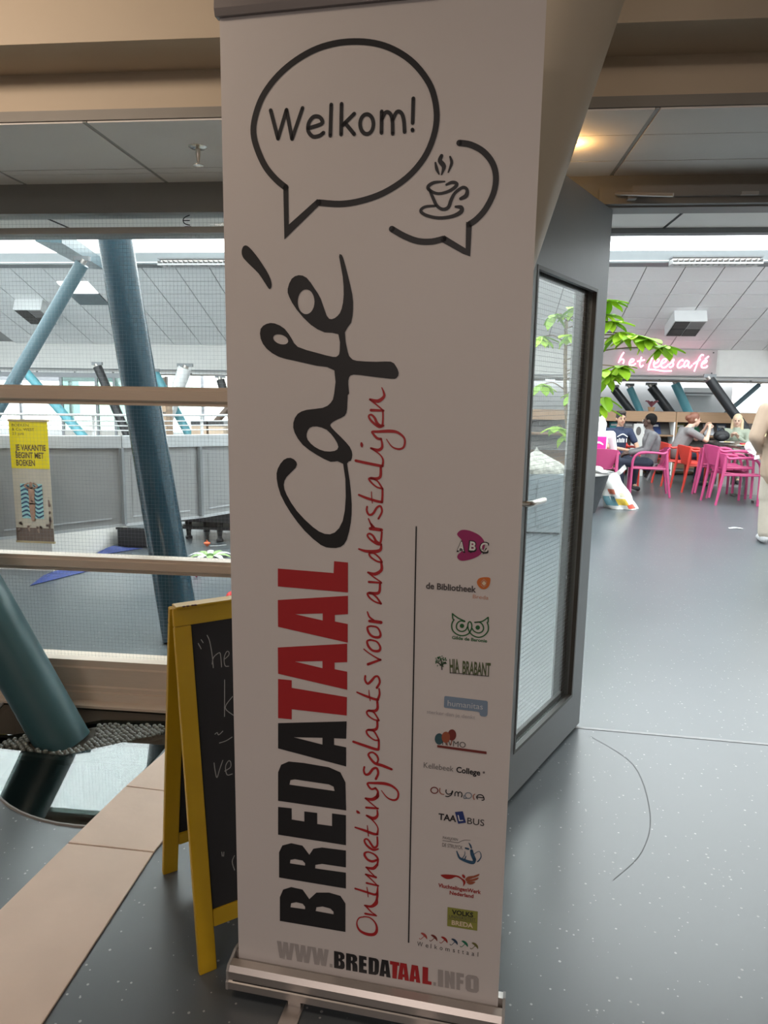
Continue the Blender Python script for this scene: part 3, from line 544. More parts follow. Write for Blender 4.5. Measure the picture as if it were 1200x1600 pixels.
('lettering','red',0,'S',([([(303.5,242.6,3.1),(292.9,238.3,3.11),(287.6,227.6,2.67),(288.4,216.1,4.02),(295.3,205.7,5.81),(310.3,200.4,7.58),(325.2,202.1,7.55),(332.5,210.5,6.64),(332.9,224.5,4.86),(326.9,236.1,3.53),(316.2,243.3,3.09),(303.5,243.3,3.1)],0),([(306.5,251.3,5.31),(331.9,250.9,3.96)],0),([(329.8,252.8,3.08),(320.2,258.0,3.09),(306.3,271.5,4.41)],0),([(305.2,271.6,4.41),(320.0,271.7,6.6),(330.4,281.6,8.76),(332.4,291.2,5.25)],0),([(332.4,291.2,5.25),(333.2,305.0,5.67),(325.9,302.6,5.68),(302.7,306.5,5.27),(282.6,309.8,4.4)],0),([(309.3,317.9,1.75),(311.2,306.8,2.63),(312.4,294.0,1.76)],0),([(333.2,305.0,6.11),(334.0,321.1,3.05),(335.0,325.8,3.04)],0),([(308.8,328.1,4.81),(335.0,325.8,4.35)],0),([(331.9,327.5,2.61),(319.1,338.9,3.05),(306.9,348.6,3.92)],0),([(306.4,349.0,4.36),(329.5,345.7,5.64)],0),([(327.4,347.1,2.6),(314.7,358.5,3.04),(307.9,366.4,3.91)],0),([(307.3,366.3,4.34),(323.0,366.3,7.36),(332.2,377.2,5.61)],0),([(332.2,377.2,3.88),(333.4,390.9,4.73),(326.7,399.9,4.3),(314.1,404.5,3.45),(304.8,401.9,4.75),(303.4,395.0,5.63),(310.2,386.0,5.63),(320.6,383.2,6.05),(331.0,388.3,5.17)],0),([(333.7,415.5,3.43),(322.3,411.5,5.59),(308.7,419.3,5.17),(302.4,429.5,4.3),(305.4,435.5,3.87),(311.7,433.2,4.29),(318.0,424.1,5.15),(324.3,417.3,5.58),(331.5,424.1,4.71),(331.2,444.0,3.84)],0),([(331.1,450.6,5.54),(321.8,450.3,6.41),(303.1,455.1,6.0),(281.2,459.5,3.87)],0),([(308.5,468.1,1.71),(309.7,456.2,2.57),(311.5,443.1,2.14)],0),([(331.1,450.6,5.12),(332.4,464.0,2.98),(327.7,474.3,2.98),(317.2,484.9,3.4),(307.8,491.6,4.26)],0),([(306.8,491.7,4.68),(321.3,487.0,8.07),(330.5,494.5,5.51),(330.3,507.6,3.38)],0),([(285.0,499.2,4.27),(287.1,496.9,7.26),(289.8,495.5,4.27)],0),([(305.5,510.6,5.09),(331.6,512.2,4.64)],0),([(330.2,512.4,2.53),(316.7,522.0,2.96),(304.3,531.8,3.81)],0),([(303.8,532.2,4.66),(318.6,531.7,7.6),(329.8,540.2,7.57),(331.1,548.0,4.62)],0)],1)),
('lettering','red',0,'S',([([(328.8,538.1,7.15),(331.1,551.4,4.62),(325.4,559.3,5.03)],0),([(325.4,559.3,5.03),(316.3,555.9,4.63),(309.0,563.5,4.63),(308.9,568.9,4.62),(320.2,570.5,5.45),(344.6,572.7,7.09),(362.8,568.8,5.4),(375.2,557.6,4.15),(374.5,542.5,4.58),(365.5,536.8,4.59),(351.2,541.3,2.93),(338.7,555.8,1.67)],0),([(326.1,581.0,5.43),(331.0,594.5,5.0),(327.8,605.9,5.41),(319.7,603.7,5.42),(310.7,590.7,5.86),(302.6,588.6,5.03),(299.0,596.7,4.19),(300.3,605.5,4.19)],0),([(360.1,608.0,5.37),(339.9,613.9,7.05),(323.6,617.1,6.24),(312.3,628.4,4.99),(309.1,636.5,4.57),(317.2,641.8,4.15),(326.4,636.6,4.56),(330.5,627.6,4.14),(328.6,618.8,4.15)],0),([(275.2,661.0,5.42),(298.7,655.4,6.23),(327.2,649.4,6.2),(331.2,654.2,4.95),(331.3,669.0,4.53)],0),([(331.3,671.1,4.53),(320.8,670.9,3.3),(307.6,679.8,4.13),(304.0,688.9,4.13),(310.4,692.8,4.53),(320.6,689.8,4.11),(328.8,677.1,3.7),(331.3,671.1,4.11)],0),([(308.4,691.9,4.94),(322.5,694.2,6.57),(327.4,701.1,5.33),(327.2,714.7,4.91)],0),([(330.6,716.1,4.08),(320.2,717.0,3.27),(308.0,724.0,3.69),(303.9,731.9,4.1),(309.9,736.7,4.5),(320.0,732.6,3.67),(328.1,721.1,3.68),(330.6,716.1,4.08)],0),([(307.9,735.9,4.91),(321.9,737.0,6.53),(327.4,743.9,5.7),(326.6,758.3,4.87)],0),([(327.5,762.5,6.08),(317.5,763.9,5.69),(299.4,768.8,5.3),(282.2,774.6,3.68)],0),([(308.1,782.1,1.62),(309.0,770.9,2.44),(311.2,758.7,2.04)],0),([(327.5,762.5,5.68),(331.3,775.3,4.45),(330.1,787.6,3.23)],0),([(325.2,789.1,5.25),(331.3,802.0,4.43),(327.8,814.0,4.42),(320.8,813.3,4.83),(313.0,803.2,5.66),(305.1,796.2,5.27),(299.4,803.9,4.46),(299.9,813.2,4.05)],0)],1)),
('lettering','red',0,'S',([([(305.5,839.5,6.03),(332.1,852.2,4.79)],0),([(332.1,851.6,4.39),(320.1,857.2,3.2),(306.2,865.0,2.8),(296.1,872.1,2.81)],0),([(309.7,893.6,3.98),(302.9,889.9,4.39),(306.0,879.1,5.2),(315.0,870.8,5.19),(327.8,871.0,5.98),(331.2,879.4,4.37),(323.6,890.8,3.97),(309.7,893.6,3.98)],0),([(310.3,923.7,3.96),(303.1,920.1,4.37),(306.6,908.4,5.17),(315.6,901.1,5.17),(328.4,901.3,5.94),(331.2,909.5,4.35),(324.1,921.9,3.95),(310.3,923.7,3.96)],0),([(331.8,933.5,7.09),(317.1,934.3,7.11),(307.2,934.4,5.94)],0),([(316.1,937.2,3.95),(307.1,943.4,3.95),(302.7,954.0,2.76)],0),([(331.1,974.0,4.3),(318.4,977.0,3.53),(306.6,985.0,3.93),(302.6,993.5,4.32),(311.4,994.2,4.31),(322.2,986.2,3.91),(331.1,974.0,4.7)],0),([(306.5,994.8,5.88),(322.1,995.0,6.64),(327.8,1000.3,5.46),(328.6,1016.0,4.66)],0),([(305.2,1018.3,5.08),(331.4,1018.2,3.88)],0),([(330.4,1020.1,2.72),(315.8,1028.8,3.11),(303.6,1037.7,3.5)],0),([(303.0,1038.3,4.28),(317.6,1035.8,6.99),(331.0,1045.4,6.19),(330.4,1060.9,4.63)],0),([(331.7,1061.9,3.85),(321.1,1063.2,3.86),(308.4,1071.0,3.87),(305.4,1078.6,4.25),(315.1,1079.2,3.47),(326.8,1070.3,3.85),(331.7,1061.9,4.24)],0),([(283.0,1086.5,3.49),(297.6,1082.9,5.8),(316.9,1083.2,7.32),(328.4,1087.7,6.14),(329.8,1099.3,3.83)],0),([(329.8,1098.4,4.22),(320.6,1099.7,5.37),(307.0,1107.6,4.23),(300.7,1115.8,3.84),(304.9,1119.9,3.84),(312.6,1115.6,4.6),(319.5,1104.5,5.37),(328.2,1103.1,4.6),(330.7,1124.2,3.81)],0),([(329.7,1128.9,6.86),(316.3,1130.1,7.26),(306.7,1130.5,6.89)],0),([(314.3,1133.8,3.82),(306.5,1141.9,3.44)],0)],1)),
('lettering','red',0,'S',([([(323.3,1151.8,4.13),(330.3,1166.6,4.12),(327.0,1177.7,4.11),(319.8,1174.3,4.53),(311.7,1161.5,4.96),(303.4,1159.0,4.56),(298.7,1167.1,4.14),(299.4,1175.3,3.72)],0),([(310.0,1134.6,4.16),(302.4,1150.7,2.49)],0),([(330.0,1186.0,5.33),(319.6,1187.5,5.34),(298.8,1192.7,5.36),(282.0,1198.7,4.14)],0),([(308.0,1206.4,1.64),(308.7,1194.2,2.06),(310.3,1183.0,1.65)],0),([(330.0,1186.0,4.92),(330.8,1199.3,4.5),(330.6,1212.5,4.08)],0),([(330.6,1213.5,4.08),(319.2,1216.1,3.27),(307.7,1224.7,3.69),(302.4,1232.6,4.09),(310.7,1232.9,4.09),(321.1,1227.3,3.27),(330.6,1213.5,4.08)],0),([(306.6,1233.8,5.32),(318.9,1233.3,6.12),(326.1,1238.6,5.7),(326.4,1255.7,4.87)],0),([(274.7,1268.0,5.32),(297.9,1263.8,5.71),(328.8,1258.8,5.67)],0),([(329.9,1258.9,4.86),(330.7,1271.9,3.64),(323.3,1282.7,2.83),(305.8,1294.1,3.64)],0),([(305.8,1294.1,4.05),(320.2,1290.6,6.06),(328.2,1295.8,5.64),(328.1,1305.7,4.02),(325.9,1313.6,4.02)],0),([(286.1,1303.5,4.06),(286.8,1300.1,6.09),(287.2,1296.9,4.06)],0),([(325.9,1312.6,5.22),(317.8,1314.4,5.23),(309.5,1323.1,4.43),(308.4,1327.0,4.43),(319.6,1327.3,5.22),(343.9,1328.9,6.39),(360.1,1326.4,5.17),(373.4,1315.0,3.97),(372.7,1299.2,4.38),(362.8,1293.9,4.0),(348.5,1298.4,2.81),(337.1,1312.9,1.6)],0),([(330.6,1339.4,3.99),(321.5,1337.2,5.61),(307.1,1346.8,4.81),(300.5,1356.5,4.01),(304.9,1360.5,4.0),(312.1,1354.8,4.8),(318.4,1343.1,5.6),(327.6,1339.4,4.8),(329.4,1351.2,3.59),(329.1,1367.9,3.58)],0),([(304.8,1369.3,5.6),(330.1,1368.9,4.37)],0),([(329.1,1369.8,2.78),(316.8,1379.4,3.18),(303.5,1389.5,3.98)],0),([(302.5,1390.3,4.38),(318.7,1387.2,7.15),(330.7,1396.2,5.54),(329.5,1405.9,3.55),(326.0,1413.6,1.97)],0)],1)),
('divider_line','black',0,'S',([([(401.2,1139.3,2.61),(406.2,198.2,3.04)],0)],0)),
('logo','magenta',0,'P',[[(483.7,1129.9),(485.1,1132.4),(487.6,1135.2),(490.6,1137.2),(494.4,1138.2),(498.7,1138.5),(503.3,1138.2),(508.0,1137.4),(513.0,1135.9),(517.6,1134.2),(522.0,1132.4),(526.0,1130.2),(529.7,1127.6),(533.0,1124.4),(535.9,1120.7),(537.9,1116.8),(539.0,1112.7),(539.1,1108.3),(538.4,1103.9),(536.7,1099.3),(534.1,1094.6),(531.1,1090.5),(527.6,1087.3),(523.7,1084.7),(519.5,1082.4),(515.0,1080.3),(510.1,1078.5),(505.4,1077.1),(500.9,1076.0),(496.5,1075.4),(492.7,1075.5),(489.6,1076.8),(487.2,1078.8),(485.7,1081.1),(485.5,1083.5),(486.2,1086.1),(487.5,1088.6),(489.4,1090.5),(491.7,1092.3),(493.7,1094.7),(495.0,1098.1),(495.9,1102.2),(496.1,1106.2),(495.6,1110.2),(494.4,1114.0),(492.9,1117.4),(490.8,1120.1),(488.3,1122.3),(486.3,1124.3),(484.8,1126.2),(483.7,1127.9)]]),
('logo','black',1,'T',('A',(483.5,1093.7),(501.1,1092.9),22.8,1)),
('logo','white',2,'T',('A',(485.6,1096.8),(498.7,1096.0),17.9,1)),
('logo','black',1,'T',('B',(506.7,1095.5),(523.2,1094.6),22.7,1)),
('logo','white',2,'T',('B',(508.8,1098.6),(520.9,1097.7),17.8,1)),
('logo','black',1,'T',('C',(527.9,1094.5),(546.5,1093.7),22.6,1)),
('logo','white',2,'T',('C',(530.0,1097.6),(544.2,1096.8),17.8,1)),
('logo','black',2,'S',([([(533.0,1102.0,1.91),(544.3,1094.6,1.91)],0),([(542.4,1104.2,1.91),(536.5,1092.5,1.91)],0),([(490.4,1096.9,1.93),(496.7,1098.1,1.93)],0),([(509.5,1097.3,1.92),(512.0,1093.4,1.92),(515.0,1097.6,1.92)],0)],1)),
('logo','ink',0,'T',('de Bibliotheek',(424.1,1012.9),(525.6,1012.4),13.1,1)),
('logo','orange',0,'P',[[(526.4,1034.6),(527.1,1037.2),(528.5,1039.7),(530.6,1041.8),(533.3,1043.1),(536.5,1044.0),(540.0,1044.6),(543.9,1045.0),(548.0,1045.1),(551.0,1044.5),(552.5,1043.0),(552.9,1040.7),(552.9,1038.1),(552.6,1034.9),(552.0,1031.3),(550.9,1028.1),(549.3,1025.3),(547.2,1022.8),(544.8,1021.1),(542.1,1020.1),(539.0,1019.9),(536.1,1020.4),(533.4,1021.9),(530.8,1024.1),(528.8,1026.5),(527.4,1029.1),(526.5,1031.9)]]),
('logo','paleorange',1,'S',([([(534.8,1034.3,2.26),(540.1,1040.5,2.25),(545.4,1035.1,2.25)],0),([(535.0,1028.6,2.26),(540.0,1024.3,2.26),(545.0,1029.3,2.25)],0)],0)),
('logo','cream',1,'P',[[(540.2,1037.5),(545.2,1032.6),(540.6,1027.3),(535.7,1031.9)]]),
('logo','paleorange',0,'T',('Breda',(519.4,999.9),(550.5,999.3),8.0,0)),
('logo','green',0,'S',([([(505.0,950.8,2.63),(490.3,956.8,2.64),(479.5,964.3,2.64)],0),([(479.5,964.3,2.64),(480.6,954.3,2.65),(483.1,952.0,2.65)],0),([(483.1,952.0,2.65),(479.0,942.3,2.65),(480.5,930.6,2.66),(488.1,922.7,2.66),(499.6,919.5,2.65),(510.9,923.0,2.64),(517.1,930.4,2.64),(519.6,940.7,2.63),(518.0,948.1,2.63),(515.1,950.4,2.63),(512.4,947.7,2.63),(511.6,940.0,2.63),(514.7,930.1,2.64),(522.2,922.3,2.64),(533.6,919.1,2.63),(544.7,923.5,2.62),(552.0,933.4,2.61),(552.7,943.5,2.61),(550.0,951.7,2.61)],0),([(550.0,951.7,2.61),(551.8,953.5,2.61),(551.5,962.7,2.6)],0),([(551.5,962.7,2.6),(540.3,953.4,2.61),(525.2,949.9,2.62)],0),([(505.1,949.6,2.63),(496.9,950.6,2.64),(490.6,945.8,2.64),(488.4,938.0,2.65),(491.1,931.5,2.65),(499.3,928.5,2.65),(507.3,932.0,2.64),(511.1,940.0,2.63)],0),([(526.0,949.7,2.62),(534.0,951.2,2.62),(540.6,946.7,2.62),(543.3,938.5,2.62),(540.4,931.5,2.62),(533.3,928.4,2.63),(525.1,930.7,2.63),(520.4,936.5,2.63)],0)],1)),
('logo','green',0,'Q',[[[(504.3,940.7),(503.9,938.7),(502.7,936.9),(500.9,935.8),(498.9,935.7),(497.0,936.4),(495.7,938.0),(495.2,940.0),(495.6,942.1),(496.8,943.8),(498.6,944.9),(500.6,945.0),(502.4,944.3),(503.7,942.7)]],[[(536.0,939.9),(535.7,937.8),(534.5,936.1),(532.7,935.0),(530.7,934.9),(528.9,935.6),(527.6,937.1),(527.1,939.1),(527.4,941.2),(528.6,943.0),(530.4,944.0),(532.4,944.2),(534.2,943.4),(535.5,941.9)]]]),
('logo','green',0,'T',('Gilde de Baronie',(480.3,911.0),(551.3,909.7),6.8,1)),
('logo','green',0,'Q',[[[(454.6,870.4),(455.8,870.1),(456.5,868.5),(455.9,867.3),(454.7,867.7),(454.1,869.2)]],[[(451.4,869.8),(452.6,869.8),(453.6,868.5),(453.4,867.2),(452.2,867.2),(451.2,868.5)]],[[(457.3,868.9),(458.4,868.3),(458.7,866.6),(457.9,865.6),(456.8,866.1),(456.5,867.8)]],[[(448.4,858.4),(449.0,859.6),(450.6,860.0),(451.6,859.3),(450.9,858.1),(449.3,857.7)]],[[(447.5,867.3),(448.7,867.7),(450.0,866.9),(450.2,865.6),(449.0,865.2),(447.6,866.0)]],[[(471.5,857.0),(470.4,856.4),(468.9,856.9),(468.5,858.1),(469.6,858.8),(471.1,858.2)]],[[(464.5,859.0),(463.4,858.4),(461.9,859.0),(461.5,860.2),(462.7,860.8),(464.1,860.2)]],[[(461.5,854.6),(460.3,855.0),(459.7,856.5),(460.3,857.7),(461.5,857.3),(462.1,855.8)]],[[(461.6,857.7),(460.4,857.7),(459.4,859.1),(459.7,860.3),(460.9,860.3),(461.9,859.0)]],[[(467.2,856.3),(466.0,855.8),(464.7,856.7),(464.5,858.0),(465.7,858.4),(467.1,857.5)]],[[(461.6,858.6),(460.4,858.4),(459.2,859.6),(459.3,860.9),(460.6,861.0),(461.7,859.9)]],[[(449.1,863.3),(450.2,864.0),(451.8,863.6),(452.3,862.5),(451.2,861.7),(449.6,862.1)]],[[(463.7,851.2),(462.5,851.5),(461.9,853.0),(462.4,854.2),(463.6,853.9),(464.3,852.4)]],[[(466.8,864.2),(466.3,863.0),(464.8,862.3),(463.7,862.9),(464.2,864.1),(465.7,864.8)]],[[(453.6,870.9),(454.8,870.7),(455.5,869.2),(455.0,867.9),(453.8,868.2),(453.1,869.7)]],[[(447.8,862.7),(448.8,863.6),(450.4,863.3),(451.0,862.2),(450.0,861.3),(448.4,861.6)]],[[(457.8,864.4),(459.0,863.9),(459.5,862.3),(458.8,861.2),(457.7,861.6),(457.2,863.2)]],[[(458.3,850.5),(457.4,851.3),(457.5,853.1),(458.4,853.9),(459.3,853.1),(459.2,851.4)]],[[(466.1,865.2),(465.8,863.9),(464.3,863.0),(463.2,863.4),(463.5,864.7),(464.9,865.6)]],[[(463.9,869.4),(464.3,868.2),(463.5,866.7),(462.2,866.4),(461.8,867.6),(462.6,869.1)]],[[(457.4,868.8),(458.5,868.2),(458.8,866.6),(458.0,865.5),(456.9,866.1),(456.6,867.7)]],[[(446.8,858.4),(447.5,859.6),(449.1,860.0),(450.1,859.2),(449.4,858.0),(447.8,857.7)]],[[(464.2,869.6),(464.5,868.3),(463.7,866.8),(462.5,866.5),(462.1,867.7),(462.9,869.3)]],[[(458.5,867.4),(459.5,866.7),(459.6,865.0),(458.7,864.0),(457.7,864.7),(457.6,866.4)]],[[(452.8,869.3),(454.0,869.2),(454.9,867.8),(454.6,866.5),(453.3,866.6),(452.4,868.0)]],[[(469.7,868.4),(469.5,867.1),(468.2,866.0),(467.0,866.3),(467.1,867.6),(468.5,868.7)]],[[(452.9,866.6),(454.2,866.8),(455.3,865.6),(455.2,864.3),(453.9,864.1),(452.8,865.3)]],[[(454.0,855.1),(453.8,856.4),(454.8,857.8),(456.1,857.9),(456.3,856.6),(455.2,855.3)]],[[(449.8,863.1),(450.8,863.9),(452.4,863.5),(452.9,862.3),(451.9,861.6),(450.3,862.0)]],[[(463.9,849.1),(462.7,849.5),(462.1,851.1),(462.7,852.3),(463.9,851.9),(464.5,850.3)]],[[(464.3,849.1),(463.2,849.4),(462.5,851.0),(463.1,852.2),(464.3,851.8),(464.9,850.3)]],[[(456.7,872.1),(457.8,871.5),(458.1,869.8),(457.3,868.8),(456.2,869.4),(455.9,871.0)]],[[(461.5,873.9),(462.3,872.9),(462.0,871.2),(460.9,870.5),(460.1,871.5),(460.4,873.2)]],[[(471.9,864.5),(471.3,863.4),(469.7,862.9),(468.7,863.6),(469.3,864.8),(470.9,865.3)]],[[(464.3,868.8),(464.6,867.6),(463.7,866.1),(462.4,865.9),(462.1,867.1),(463.0,868.6)]],[[(453.6,862.0),(454.6,862.8),(456.2,862.5),(456.8,861.4),(455.7,860.5),(454.1,860.8)]],[[(469.1,856.0),(468.0,855.5),(466.6,856.3),(466.3,857.6),(467.5,858.1),(468.9,857.3)]],[[(447.8,859.2),(448.5,860.4),(450.2,860.6),(451.1,859.8),(450.4,858.7),(448.7,858.4)]],[[(467.1,865.7),(466.8,864.4),(465.4,863.5),(464.2,863.9),(464.5,865.2),(466.0,866.1)]],[[(460.5,868.3),(461.2,867.3),(460.9,865.6),(459.8,864.9),(459.1,865.9),(459.4,867.6)]],[[(449.2,859.2),(449.9,860.4),(451.6,860.7),(452.5,859.9),(451.8,858.8),(450.2,858.4)]],[[(449.0,857.4),(449.5,858.6),(451.1,859.2),(452.2,858.6),(451.7,857.4),(450.1,856.8)]],[[(460.8,853.6),(459.7,854.1),(459.3,855.7),(460.0,856.8),(461.1,856.3),(461.5,854.7)]],[[(462.9,854.2),(461.7,854.4),(460.9,855.9),(461.3,857.1),(462.6,856.9),(463.3,855.4)]],[[(468.2,857.6),(467.1,857.0),(465.6,857.6),(465.2,858.9),(466.4,859.5),(467.8,858.9)]],[[(469.1,870.0),(469.1,868.7),(467.9,867.5),(466.6,867.6),(466.6,868.9),(467.9,870.1)]],[[(451.4,868.6),(452.7,868.7),(453.7,867.5),(453.6,866.2),(452.3,866.1),(451.2,867.3)]],[[(464.3,855.3),(463.1,855.3),(462.0,856.5),(462.2,857.8),(463.5,857.9),(464.5,856.6)]],[[(451.9,856.3),(452.1,857.6),(453.4,858.6),(454.6,858.3),(454.5,857.0),(453.1,856.0)]],[[(468.7,859.1),(467.7,858.3),(466.1,858.7),(465.6,859.8),(466.6,860.6),(468.2,860.2)]],[[(461.0,854.4),(459.8,854.9),(459.4,856.5),(460.1,857.7),(461.2,857.2),(461.7,855.6)]],[[(457.8,867.9),(458.9,867.3),(459.1,865.6),(458.3,864.6),(457.2,865.2),(457.0,866.9)]],[[(452.4,868.7),(453.6,868.7),(454.6,867.4),(454.4,866.1),(453.1,866.1),(452.1,867.4)]],[[(453.6,859.9),(454.2,861.0),(455.9,861.4),(456.8,860.6),(456.2,859.5),(454.6,859.1)]],[[(457.6,851.1),(456.7,852.0),(456.9,853.8),(458.0,854.6),(458.8,853.6),(458.6,851.9)]],[[(453.3,867.7),(454.6,867.7),(455.6,866.4),(455.3,865.1),(454.1,865.1),(453.1,866.4)]],[[(470.7,865.4),(470.2,864.1),(468.6,863.5),(467.5,864.1),(468.0,865.4),(469.6,866.0)]],[[(447.4,855.2),(447.8,856.5),(449.3,857.3),(450.4,856.9),(450.1,855.6),(448.6,854.8)]],[[(470.1,857.2),(469.0,856.6),(467.5,857.2),(467.1,858.4),(468.2,859.0),(469.7,858.5)]],[[(470.4,858.1),(469.3,857.4),(467.8,857.8),(467.3,859.0),(468.4,859.7),(469.9,859.3)]],[[(467.2,857.4),(466.0,856.9),(464.6,857.6),(464.3,858.8),(465.5,859.4),(466.9,858.7)]],[[(470.4,865.0),(469.9,863.8),(468.4,863.2),(467.3,863.9),(467.8,865.1),(469.4,865.7)]],[[(450.1,862.4),(451.1,863.2),(452.7,862.9),(453.3,861.8),(452.3,861.0),(450.7,861.3)]],[[(464.5,870.7),(464.9,869.5),(464.1,867.9),(462.9,867.6),(462.5,868.8),(463.3,870.3)]],[[(463.4,854.1),(462.2,854.2),(461.4,855.7),(461.7,856.9),(463.0,856.8),(463.8,855.4)]],[[(458.5,851.4),(457.6,852.3),(457.7,854.0),(458.7,854.9),(459.6,854.1),(459.5,852.3)]],[[(457.1,865.2),(458.3,864.9),(458.9,863.3),(458.3,862.1),(457.1,862.5),(456.5,864.0)]],[[(465.0,866.3),(465.0,864.9),(463.7,863.8),(462.5,863.9),(462.5,865.2),(463.8,866.4)]],[[(451.6,849.1),(451.2,850.3),(452.0,851.8),(453.3,852.1),(453.7,850.9),(452.8,849.4)]],[[(466.1,858.8),(465.0,858.2),(463.5,858.7),(463.1,859.9),(464.2,860.6),(465.7,860.0)]]]),
('logo','ink',0,'S',([([(459.7,864.0,2.41),(461.8,843.2,2.42)],0),([(461.0,851.7,2.42),(452.6,858.5,2.42)],0),([(461.3,852.7,2.42),(468.9,860.1,2.41)],0)],0)),
('logo','olive',0,'T',('HIA',(478.3,837.8),(498.2,839.1),30.0,1)),
('logo','olive',0,'T',('BRABANT',(504.0,838.1),(560.9,838.6),28.3,1)),
('logo','ink',1,'S',([([(478.7,838.6,1.67),(555.9,838.8,1.64)],0)],0)),
('logo','blue',0,'P',[[(468.5,784.3),(470.3,786.5),(555.4,785.1),(557.8,783.1),(558.3,755.7),(556.7,751.7),(553.1,750.3),(545.9,750.5),(542.8,753.0),(542.0,758.3),(537.5,759.7),(470.1,760.7),(468.2,763.0)]]),
('logo','paleblue',1,'T',('humanitas',(475.8,765.8),(548.4,765.6),12.7,0)),
('logo','pale',0,'T',('sterker dan je denkt',(432.7,744.0),(533.6,742.3),8.6,0)),
('logo','tealdark',0,'Q',[[[(469.8,691.1),(469.7,688.3),(469.1,685.5),(468.0,683.0),(466.6,680.8),(464.9,679.1),(463.0,677.9),(460.9,677.3),(458.9,677.4),(456.9,678.1),(455.1,679.4),(453.6,681.2),(452.4,683.5),(451.6,686.0),(451.3,688.8),(451.5,691.7),(452.1,694.4),(453.1,696.9),(454.5,699.1),(456.2,700.8),(458.2,702.0),(460.2,702.6),(462.3,702.5),(464.3,701.8),(466.1,700.5),(467.6,698.7),(468.7,696.4),(469.5,693.9)]]]),
('logo','rust',1,'Q',[[[(483.3,696.7),(483.2,693.9),(482.6,691.1),(481.6,688.6),(480.3,686.4),(478.7,684.7),(476.8,683.6),(474.9,683.0),(472.9,683.1),(471.0,683.8),(469.3,685.1),(467.8,686.9),(466.7,689.2),(465.9,691.8),(465.6,694.5),(465.8,697.4),(466.4,700.1),(467.3,702.6),(468.7,704.8),(470.3,706.5),(472.2,707.6),(474.1,708.2),(476.1,708.1),(478.0,707.4),(479.7,706.1),(481.2,704.3),(482.3,702.0),(483.0,699.4)]]]),
('logo','maroon',0,'Q',[[[(495.8,703.1),(495.7,700.3),(495.1,697.6),(494.1,695.1),(492.8,692.9),(491.2,691.2),(489.4,690.0),(487.4,689.5),(485.4,689.6),(483.6,690.3),(481.8,691.6),(480.4,693.4),(479.2,695.6),(478.5,698.2),(478.2,701.0),(478.3,703.8),(478.9,706.5),(479.9,709.0),(481.2,711.2),(482.8,712.9),(484.7,714.0),(486.6,714.6),(488.6,714.5),(490.5,713.8),(492.2,712.5),(493.6,710.7),(494.8,708.4),(495.5,705.9)]]]),
('logo','rust',1,'S',([([(477.0,684.7,1.71),(478.2,677.9,1.72)],0),([(487.0,689.8,1.71),(485.5,679.8,1.71)],0)],0)),
('logo','ink',0,'T',('IWMO',(467.4,677.5),(516.1,676.7),13.0,0)),
('logo','maroon',1,'P',[[(456.9,676.2),(559.7,674.3),(560.0,668.5),(457.0,670.9)]]),
('logo','grey2',0,'T',('Kellebeek',(429.3,621.1),(492.6,620.3),12.8,0)),
('logo','black',0,'T',('College',(498.5,619.9),(548.6,619.0),12.7,1)),
('logo','grey2',0,'P',[[(558.3,627.0),(557.9,625.5),(556.8,624.4),(555.3,624.2),(554.1,625.0),(553.6,626.4),(554.0,628.0),(555.1,629.1),(556.6,629.3),(557.8,628.5)]]),
('logo','maroon',0,'S',([([(461.0,571.7,2.3),(460.6,570.2,2.3),(459.9,568.8,2.3),(458.9,567.6,2.3),(457.5,566.5,2.31),(456.0,565.8,2.31),(454.4,565.3,2.31),(452.7,565.3,2.31),(451.1,565.5,2.31),(449.6,566.1,2.31),(448.3,567.0,2.31),(447.2,568.1,2.31),(446.5,569.5,2.31),(446.1,571.0,2.31),(446.2,572.5,2.31),(446.6,574.0,2.31),(447.3,575.4,2.31),(448.4,576.7,2.31),(449.7,577.7,2.31),(451.2,578.5,2.3),(452.8,578.9,2.3),(454.5,579.0,2.3),(456.1,578.7,2.3),(457.6,578.1,2.3),(458.9,577.2,2.3),(460.0,576.1,2.3),(460.7,574.8,2.3),(461.1,573.3,2.3)],1)],1)),
('logo','rust',0,'S',([([(465.4,578.4,1.94),(464.8,571.3,1.95),(468.3,566.2,1.95),(474.3,565.6,1.94)],0),([(539.0,575.3,1.92),(535.9,570.3,1.92),(538.3,562.9,1.92)],0)],1)),
('logo','black',0,'S',([([(478.7,576.6,2.29),(478.4,571.3,2.29),(482.8,567.4,2.29),(489.5,570.1,2.29),(491.8,576.0,2.29)],0),([(492.7,575.2,2.29),(489.6,566.5,2.29),(482.9,561.9,2.3),(478.2,562.1,2.3)],0),([(497.6,565.8,2.29),(497.9,572.6,2.28),(501.2,575.3,2.28),(504.0,572.7,2.28),(504.5,565.8,2.28)],0),([(504.3,572.1,2.28),(507.1,575.6,2.28),(511.0,574.5,2.28),(512.5,569.7,2.28),(511.3,565.0,2.28)],0),([(554.5,563.8,2.26),(558.6,565.3,2.26),(557.6,571.5,2.26),(553.2,575.5,2.26),(546.6,574.5,2.26),(543.1,569.5,2.26),(545.3,565.2,2.26)],0),([(545.1,569.4,2.26),(557.6,569.4,2.26)],0)],1)),
